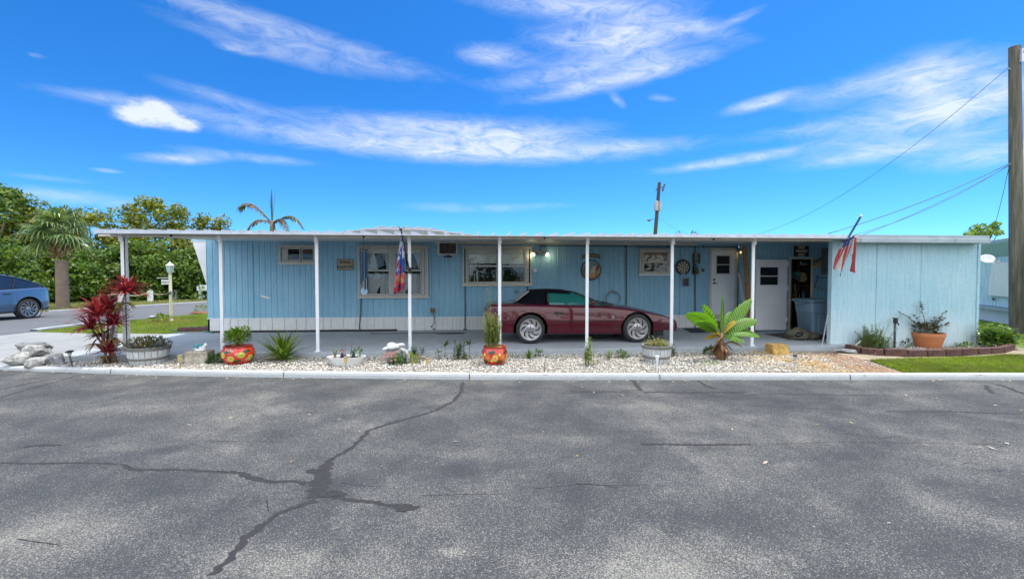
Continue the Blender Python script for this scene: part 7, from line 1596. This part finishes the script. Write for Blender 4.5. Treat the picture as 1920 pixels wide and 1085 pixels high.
o = MB(); o.tube([G(x, y, .185) for x, y in ((318,619),(335,618.5),(352,617),(366,614),(372,612),(378,619),(400,624))], .02, 6); tag(o.build('garden_hose', mat('green_hose', (.03,.14,.09), .5), smooth=True, loc=G(366,614,.17)), 'green garden hose lying on the side lawn by the home corner', 'hose')
# rope fence
fx = [(149,559.5+5),(227,569),(282,566),(329,562.3),(372,560)]
fnc = thing('rope_fence', 'white bollard fence strung with pale rope along the far street verge', 'fence', G(282,566,.15))
m_rope = mat('pale_rope', (.42,.36,.25), .9, var=.2, sc=30); FP = [G(x, y, .15) for x, y in fx]; FP = [FP[0]+(FP[0]-FP[1])*2.0, FP[0]+(FP[0]-FP[1])*1.0]+FP
FP.append(FP[-1]+(FP[-1]-FP[-2])*1.1)
for p in FP[1:]: MB().box(p.x-.11, p.x+.11, p.y-.11, p.y+.11, .1, .80).build('bollard', m_postw, fnc, bevel=.03)
for p, q in zip(FP, FP[1:]): MB().tube([p.lerp(q, t_)+Vector((0,-.12,.56-.16*4*t_*(1-t_))) for t_ in np.linspace(0, 1, 11)], .03, 6).build('rope', m_rope, fnc, smooth=True)
b = G(376, 562.5, .15); mbx = thing('mailbox', 'white mailbox on a white post across the side street', 'mailbox', b); s_ = 30
mb = MB(); mb.box(b.x-.08, b.x+.08, b.y-.08, b.y+.08, .1, .75); mb.bar((b.x,b.y,.6), (b.x+.25,b.y,.35), .06); mb.build('post', m_white, mbx)
mb = MB(); r_ = [(-.16,0),(-.16,.18)]+[(.16*math.cos(a_), .18+.14*math.sin(a_)) for a_ in np.linspace(math.pi, 0, 9)][1:-1]+[(.16,.18),(.16,0)]
mb.ext([Vector((b.x-.12, b.y+u, .80+v_)) for u, v_ in r_], (.62,0,0)); mb.box(b.x-.12, b.x+.5, b.y-.17, b.y+.17, .752, .798); mb.build('box', m_white, mbx, smooth='auto'); MB().box(b.x+.02, b.x+.10, b.y-.175, b.y-.162, .88, 1.0).build('flag', mat('dull_mailbox_mark', (.12,.11,.11), .6), mbx)
# leafy trees: thousands of small leaf faces grouped into clumps
def leafcloud(C, Rr, n_each, size, seed, flat=.55):
    r = np.random.default_rng(seed); C = np.asarray(C); k = len(C); n = k*n_each
    d = r.normal(size=(n,3)); d /= np.linalg.norm(d, axis=1)[:,None]; rad = r.uniform(.35, 1, n)**.45
    rr_ = np.repeat(np.asarray(Rr), n_each); p = np.repeat(C, n_each, 0)+d*(rad*rr_)[:,None]*np.array([1,1,.72])
    nrm_ = d*.7+r.normal(size=(n,3))*.55+np.array([0,0,flat]); nrm_ /= np.linalg.norm(nrm_, axis=1)[:,None]
    t1 = np.cross(nrm_, r.normal(size=(n,3))); t1 /= np.linalg.norm(t1, axis=1)[:,None]; t2 = np.cross(nrm_, t1); s = size*r.uniform(.6, 1.35, n)[:,None]
    V = np.stack([p-t1*s, p+t2*s*.42-nrm_*s*.12, p+t1*s, p-t2*s*.42-nrm_*s*.12], 1).reshape(-1,3)
    return V, np.arange(n*4).reshape(-1,4)
m_treeA = leafmat('yellow_green_foliage', (.05,.09,.010), (.18,.23,.02), (.40,.35,.045), .4); m_treeB = leafmat('deep_green_foliage', (.03,.08,.014), (.10,.19,.022), (.21,.28,.04), .4); m_treeC = leafmat('orange_tinged_foliage', (.07,.11,.014), (.24,.22,.03), (.40,.25,.05), .4)  # each leaf takes a random tone from its ramp
m_bark = mat('grey_brown_bark', (.17,.135,.10), .9, var=.3, sc=4, bump=.6, bsc=20, bd=.03, scale=(3,3,.6))
def tree(label, base, H, W, D, seed, m, nc, low=.12, n_each=70, size=.13, cr=(.5,.95), trunks=2):
    r = random.Random(seed); base = Vector(base); t = thing('leafy_tree', label, 'tree', base, 'trees along the far side of the street')
    C = []; Rr = []
    for _ in range(nc):
        while True:
            v = Vector((r.uniform(-1,1), r.uniform(-1,1), r.uniform(0,1))); e = math.sqrt(v.x**2+v.y**2)
            env = (1-(max(0, v.z-.55)/.45)**2)**.5*(.80+.2*math.sin(v.z*9+seed)+.12*math.sin(math.atan2(v.y, v.x)*3+seed))
            if v.z > low and e < env and (e > env*.45 or v.z > .75): break
        C.append((base.x+v.x*W, base.y+v.y*D, base.z+v.z*(H-.5))); Rr.append(r.uniform(*cr)*(1-.35*v.z))
    V, F = leafcloud(C, Rr, n_each, size, seed); nmesh('crown', V, F, m, t)
    for k in range(trunks):
        a_ = r.uniform(0, 6.28); p = base+Vector((.3*math.cos(a_), .3*math.sin(a_), -.1)); q = base+Vector((W*.5*math.cos(a_), D*.5*math.sin(a_), H*.62)); m1 = p.lerp(q, .4)+Vector((r.uniform(-.3,.3), 0, .4)); mb = MB(); mb.tube([p, p.lerp(m1,.5), m1, m1.lerp(q,.5), q], [.17,.14,.11,.08,.03], 8)
        for j in range(3): e_ = Vector(C[r.randrange(len(C))]); mb.tube([m1, m1.lerp(e_,.5)+Vector((0,0,.2)), e_], [.07,.045,.015], 6)
        mb.build('trunk' if k == 0 else 'limb', m_bark, t, smooth=True)
    return t
def tp(px, Y): r_ = ray(px, 520); return Vector((r_.x/r_.y*Y, Y, .1))
tree('tall dense green tree at the far left behind the blue car', tp(-60,27), 7.6, 3.6, 3.0, 1, m_treeB, 120)
tree('tall yellow-green tree left of the fan palm', tp(22,29), 7.2, 3.2, 2.8, 2, m_treeA, 120)
tree('orange-tinged tree just behind the fan palm', tp(90,31), 6.5, 2.7, 2.6, 3, m_treeC, 100)
tree('medium yellow-green tree right of the fan palm above the carport end', tp(178,33), 6.6, 2.6, 2.4, 4, m_treeA, 100)
tree('tall rounded tree with highest crown above the left carport roof', tp(292,33), 7.5, 2.9, 2.6, 5, m_treeA, 130, size=.14)
tree('tree on the right of the tallest crown by the home corner', tp(368,35), 7.0, 2.6, 2.4, 6, m_treeA, 105)
tree('slim gap-filling tree between the medium tree and the tallest crown', tp(238,35), 7.0, 1.7, 2.0, 7, m_treeA, 75)
tree('dark low tree behind the rope fence left of the lamp post', tp(205,29.5), 3.9, 2.8, 1.6, 8, m_treeB, 95, low=.03, trunks=1)
tree('dark low tree behind the rope fence right of the lamp post', tp(350,31), 4.0, 2.6, 1.6, 9, m_treeB, 95, low=.03, trunks=1)
tree('shaded bushy tree behind the fan palm trunk', tp(110,28), 3.6, 2.6, 1.5, 10, m_treeB, 90, low=.05, trunks=2)
tree('bushy low tree behind the roof of the blue car', tp(5,26), 3.9, 2.8, 1.6, 11, m_treeB, 90, low=.06, trunks=3)
tree('low bushy tree behind the lamp post', tp(285,30.5), 4.3, 2.2, 1.5, 12, m_treeB, 80, low=.03, trunks=1)
r_ = np.random.default_rng(9); C = [tuple(tp(x, 33+r_.uniform(-1,4))+Vector((0,0,r_.uniform(.3,2.6)))) for x in np.linspace(-220, 470, 200)]
V, F = leafcloud(C, r_.uniform(.7,1.2,200), 60, .17, 33); nmesh('undergrowth', V, F, m_treeB, kind='stuff')
# fan palm
b = G(118, 579, .14); fp = thing('fan_palm', 'stout fan palm with a round green head beside the blue car', 'palm', b); zt = S(118, 437, b.y).z
mb = MB(); ph = []
for i in range(40):
    t_ = i/39; ph.append((( .24-.025*t_+.012*(i % 2))*(1.12 if t_ < .06 else 1), -.1+t_*(zt-1.15-b.z)))
mb.lathe(ph, 18, T(*b)); mb.build('trunk', mat('ringed_palm_bark', (.21,.155,.115), .9, var=.25, sc=3, bump=.7, bsc=14, bd=.03, scale=(1,1,4)), fp, smooth='auto')
lf = MB()
r = random.Random(5)
for k in range(110):
    a_ = r.uniform(0, 6.28); z = zt-1.2+r.uniform(0, .8); rr_ = .25; p = b+Vector((rr_*math.cos(a_), rr_*math.sin(a_), z-b.z)); q = p+Vector((.26*math.cos(a_+.5), .26*math.sin(a_+.5), r.uniform(.05,.28))); lf.bar(p, q, .055, .02)
lf.build('boot_stubs', leafmat('dry_palm_boots', (.16,.08,.045), (.30,.17,.10), (.40,.28,.20), .1, .8), fp)
hub = Vector((b.x, b.y, zt))
def fan(mb, st, a_, el_, Ls, Lb, seed):
    r = random.Random(seed); d = Vector((math.cos(a_)*math.cos(el_), math.sin(a_)*math.cos(el_), math.sin(el_))); e = hub+d*Ls-Vector((0,0,.16*Ls*max(0,math.cos(el_)))); st.tube([hub, hub.lerp(e,.5)+Vector((0,0,.06)), e], [.022,.018,.012], 5)
    d2 = (d-Vector((0,0,.35))).normalized(); s = d2.cross(Vector((0,0,1))); s = s.normalized() if s.length > .05 else Vector((1,0,0)); n_ = s.cross(d2)
    for k in range(19):
        u = -1.9+3.8*k/18; dd = (d2*math.cos(u)+s*math.sin(u)+n_*.18*math.cos(u*2)).normalized(); l = Lb*(1-.28*abs(u)/1.9)*r.uniform(.85,1.08); w = .034; sp_ = dd.cross(n_).normalized()
        P = [e, e+dd*l*.5-Vector((0,0,.05*l)), e+dd*l*.8-Vector((0,0,.17*l)), e+dd*l-Vector((0,0,(.36+r.uniform(0,.2))*l))]
        mb.grid([[P[i]-sp_*w*ww+n_*.0, P[i]+n_*w*.4*ww, P[i]+sp_*w*ww] for i, ww in enumerate((.35,1.0,.7,.05))])
lf = MB(); st = MB(); k = 0
for el_, n_ in ((80,5),(58,7),(34,8),(8,8),(-16,6)):
    for j in range(n_): fan(lf, st, 2*math.pi*j/n_+k*.7, R(el_+r.uniform(-8,8)), .74*r.uniform(.85,1.15), .94, k); k += 1
lf.build('fronds', leafmat('fan_palm_leaves', (.05,.11,.035), (.12,.20,.06), (.30,.36,.18), .35, .3), fp); st.build('leaf_stalks', m_gstem, fp)
# feather palms seen over the roof
def feather(mb, hub, a_, L, rise, droop, seed, w=.34, st=None):
    r = random.Random(seed); P = []
    for i in range(15): t_ = i/14; P.append(hub+Vector((math.cos(a_)*L*t_*(1-.12*t_), math.sin(a_)*L*t_, rise*math.sin(t_*1.7)*.9-droop*t_**2.6)))
    st.tube(P, [.03-.0018*i for i in range(15)], 5)
    for i in range(1, 14):
        d = (P[i+1]-P[i-1]).normalized(); s = d.cross(Vector((0,0,1))).normalized()
        for q in (0, .5):
            for sg_ in (-1, 1):
                p = P[i].lerp(P[i+1], q); l = w*math.sin(.25+2.6*i/15)*r.uniform(.75,1.1); e = p+(s*sg_*.75+d*.55)*l-Vector((0,0,l*r.uniform(.35,.8))); sd_ = d*.034
                mb.add([p-sd_, p+sd_, e+sd_*.2, e-sd_*.2, (p+e)/2+Vector((0,0,.03))-sd_, (p+e)/2+Vector((0,0,.03))+sd_],[(0,1,5,4),(4,5,2,3)])
hub = S(511, 420, 21); fb = thing('coconut_palm', 'palm with brown drooping fronds and one upright spear above the carport roof', 'palm', (hub.x, 21, .0))
MB().tube([(hub.x+.25,21,-.05),(hub.x+.1,21,1.8),hub-Vector((0,0,.3)),hub+Vector((0,0,.15))], [.16,.13,.12,.09], 10).build('trunk', m_bark, fb, smooth=True)
for k, (a_, L, ri, dr_, w) in enumerate(((R(180),1.65,1.35,.55,.42),(R(2),1.5,.75,.85,.36),(R(200),1.25,.45,1.0,.34),(R(-30),1.2,.5,.95,.3))):
    lf = MB(); st = MB(); feather(lf, hub, a_, L, ri, dr_, k, w, st); f_ = lf.build('frond', leafmat('browned_frond', (.035,.035,.015), (.08,.06,.028), (.09,.12,.035), .15, .6) if k != 1 else leafmat('half_green_frond', (.035,.06,.02), (.08,.09,.03), (.10,.07,.035), .15), fb); st.build('midrib', m_stem, f_)
lf = MB(); blades(lf, hub, 5, 1.55, .06, 3, (0,7), .02, 6); lf.build('spear_leaf', m_dkleaf, fb)
c = S(1286, 441, 22); t = thing('fan_palm', 'tips of a distant palm head just showing over the roof right of the leaning pole', 'palm', (c.x, 22, 0)); lf = MB(); st = MB(); hub = c-Vector((0,0,.55))
for j in range(12): fan(lf, st, j*.55, R(25+9*(j % 6)), .5, .62, j)
lf.build('fronds', m_dkleaf, t); st.build('leaf_stalks', m_gstem, t); MB().tube([(c.x,22,-.05), hub], [.16,.13], 8).build('trunk', m_bark, t)
# papaya-like tree behind the shed
b = S(1845, 442, 17); t = thing('leafy_tree', 'bright green tree whose leafy tips show above the shed roof at the right', 'tree', (b.x, 17, 0)); C = []; 
for px, py in ((1818,437),(1832,436),(1826,428),(1840,438),(1852,434),(1860,427),(1866,420),(1861,431),(1872,436),(1850,440),(1826,440),(1838,425)): C.append(tuple(S(px, py, 17+random.Random(px).uniform(-.4,.4))))
V, F = leafcloud(C, [.19]*len(C), 34, .10, 4); nmesh('crown', V, F, leafmat('bright_tip_leaves', (.08,.17,.02), (.18,.29,.03), (.28,.34,.05), .4), t)
mb = MB(); tk = Vector((b.x, 17, -.05)); mb.tube([tk, Vector((b.x+.1,17,1.6)), Vector((b.x,17,2.6))], [.09,.07,.05], 8)
for q in C: mb.tube([Vector((b.x,17,2.5)), Vector((b.x,17,2.5)).lerp(Vector(q),.6)+Vector((0,0,-.05)), Vector(q)], [.04,.025,.008], 5)
mb.build('trunk', m_bark, t)
# near utility pole
b = G(1908, 626, .06); up = thing('utility_pole', 'tall weathered wooden utility pole at the right edge', 'utility pole', b); zt = S(1902, 88, b.y).z; xt = S(1902.5, 88, b.y).x
t_ = NT('weathered_pole_wood'); v_ = t_.co((1,1,.06)); f = t_.noise(18, 5, .65, v_); f2 = t_.noise(1.2, 4, .6); cc = t_.ramp(f, [(.3,(.05,.045,.035)),(.55,(.135,.12,.095)),(.75,(.22,.20,.165))]); cc = t_.mix(t_.ramp(f2, [(.45,0.),(.7,.6)]), cc, (.085,.095,.045)); t_.base(cc); t_.set(Roughness=.9); t_.bump(f, .6, .015); m_pole = t_.m
N_ = 14; MB().tube([Vector((b.x+(xt-b.x)*i/N_, b.y, -.1+(zt+.1)*i/N_)) for i in range(N_+1)], [.168-.045*i/N_ for i in range(N_+1)], 20).build('shaft', m_pole, up, smooth='auto')
def pole_at(z): return Vector((b.x+(xt-b.x)*z/zt, b.y, z))
zz = S(1905, 108, b.y).z; p = pole_at(zz); mb = MB(); mb.box(p.x-.03, p.x+.05, p.y-.19, p.y-.13, zz-.2, zz+.16); mb.build('bracket', m_steel, up, bevel=.006)
mb = MB(); mb.tube([p+Vector((.03,-.18,.05)), p+Vector((.10,-.2,.22)), p+Vector((.25,-.2,.34)), p+Vector((1.2,-.2,.42))], .03, 8); mb.build('lamp_arm', m_steel, up, smooth=True)
mb = MB(); mb.lathe([(.05,0),(.16,.04),(.20,.12),(.1,.2),(0,.22)], 16, T(p.x+1.3, p.y-.2, p.z+.32)); mb.build('lamp_head', m_steel, up, smooth=True)
z1, z2 = S(1914, 500, b.y).z, S(1914, 474, b.y).z; mb = MB(); mb.box(b.x+.03, b.x+.075, b.y-.20, b.y-.165, z1, z2); mb.build('tag', mat('orange_tag', (.55,.24,.03), .5), up)
mb = MB(); mb.cbox((b.x+.055,b.y-.185,z1-.08), (.04,.02,.05)); mb.build('tag_plate', m_white, up)
mb = MB(); za = S(1890, 308, b.y).z; mb.tube([pole_at(za)+Vector((-.15,0,0)), pole_at(za)+Vector((-.24,-.02,.0))], .02, 6); mb.tube([pole_at(S(1890,130,b.y).z)+Vector((-.13,0,0)), pole_at(S(1890,130,b.y).z)+Vector((-.24,-.02,.02))], .02, 6); mb.build('wire_clamp', m_steel, up)
# distant leaning pole
Yf = 34; pa, pb = S(1226, 470, Yf), S(1236.5, 342, Yf); fpx = thing('utility_pole', 'distant leaning utility pole with a grey transformer above the carport roof', 'utility pole', (pa.x, Yf, 0))
dd = (pb-pa)/(pb.z-pa.z); p0 = pa-dd*(pa.z+.05); MB().tube([p0, pb], [.17,.12], 10).build('shaft', mat('dark_far_pole', (.06,.055,.05), .9), fpx, smooth='auto')
def fa(py): z = S(1232, py, Yf).z; return pa+dd*(z-pa.z)
q0 = fa(396); q1 = fa(378)
for s in (-1, 1): MB().lathe([(0,0),(.16,.02),(.16,.70),(.12,.76),(0,.78)], 16, T(q0.x+s*.15+.03, Yf-.05+s*.08, q0.z)).build('transformer', mat('grey_transformer', (.30,.31,.31), .5), fpx, smooth='auto')
mb = MB(); c = fa(349); mb.bar(c+Vector((0,0,.05)), c+Vector((-.3,-.1,-.35)), .06); mb.bar(c+Vector((0,0,-.1)), c+Vector((.30,-.05,-.1)), .05); mb.bar(c+Vector((.42,-.05,.15)), c+Vector((.24,-.05,-.4)), .11); mb.build('cross_bracket', m_pipe, fpx)
mb = MB(); c = fa(412); mb.tube([c, c+Vector((-.35,-.1,.03)), c+Vector((-.55,-.1,-.02))], .025, 6); mb.ball(c+Vector((-.62,-.1,-.06)), (.16,.1,.08), 10, 6); mb.build('street_lamp', m_pipe, fpx)
# overhead lines
def wire(label, A, B, sag, r_=.008, n=24, name='overhead_wire', m=None):
    A = Vector(A); B = Vector(B); o = MB(); o.tube([A.lerp(B, t_)-Vector((0,0,sag*4*t_*(1-t_))) for t_ in np.linspace(0, 1, n)], r_, 5); tag(o.build(name, m or m_pipe, smooth=True, loc=A), label, 'wire')
pk = pole_at(S(1890,130,b.y).z)+Vector((-.24,-.02,.02)); pl = pole_at(za)+Vector((-.24,-.02,0))
wire('long thin sagging wire from the far leaning pole to the near pole top', fa(404), pk, 3.1, .007, 40)
wire('upper heavy service wire from the pole to the carport roof', S(1553,438,10.8), pl, .12, .010)
wire('lower service wire from the pole to the shed roof beside the flag', S(1618,440,11.2), pl+Vector((0,0,-.05)), .10, .008)
wire('faint middle service wire between the two heavier service wires', S(1597,441,12.2), pl+Vector((0,0,-.03)), .22, .006)
wire('thin slack guy wire dropping from the near pole behind the shed', S(1860,440,13.5), pl+Vector((.02,0,-.02)), .12, .007)
# white satellite dish on the shed corner
c = S(1851, 485, 10.2); t = thing('satellite_dish', 'white dish on a bracket at the right side of the shed', 'satellite dish', c)
MB().lathe([(0,-.04),(.09,-.028),(.14,0),(.145,.010),(.09,-.016),(0,-.028)], 22, T(*c) @ RZ(R(-30)) @ RX(R(65)), sx=1, sy=.8).build('dish', m_white, t, smooth=True)
mb = MB(); mb.tube([c+Vector((0,.03,-.03)), c+Vector((-.1,.1,-.08)), Vector((SX1+.0, 10.4, c.z-.12))], .022, 7); mb.tube([c+Vector((.0,-.02,-.09)), c+Vector((.08,-.15,-.10))], .012, 6); mb.build('arm', m_skirt, t); MB().cbox(c+Vector((.08,-.16,-.09)), (.05,.07,.05)).build('receiver', m_frame, t, bevel=.008)
o = MB(); x = SX1+.05; o.tube([c+Vector((-.05,.1,-.12)), Vector((x,10.2,1.2)), Vector((x,10.2,.7)), Vector((x-.03,10.2,.55))], .008, 5); o.tube([Vector((x+.05,10.3,2.4)), Vector((x+.02,10.3,1.5)), Vector((x+.03,10.3,.65))], .008, 5); tag(o.build('cable', m_black, smooth=True, loc=(x,10.2,.6)), 'black cables running down behind the right shed corner', 'cable')
# unseen trees added behind the viewpoint as dark reflections for windows and car
r_ = np.random.default_rng(19); C = [(x+r_.uniform(-1,1), -17+r_.uniform(-2,2), h*r_.uniform(.1,1)) for x in np.linspace(-45, 45, 130) for h in (2.2, 4.8)]
V, F = leafcloud(C, r_.uniform(.9,1.5,len(C)), 26, .34, 35); nmesh('reflection_woods', V, F, m_treeB, kind='stuff')
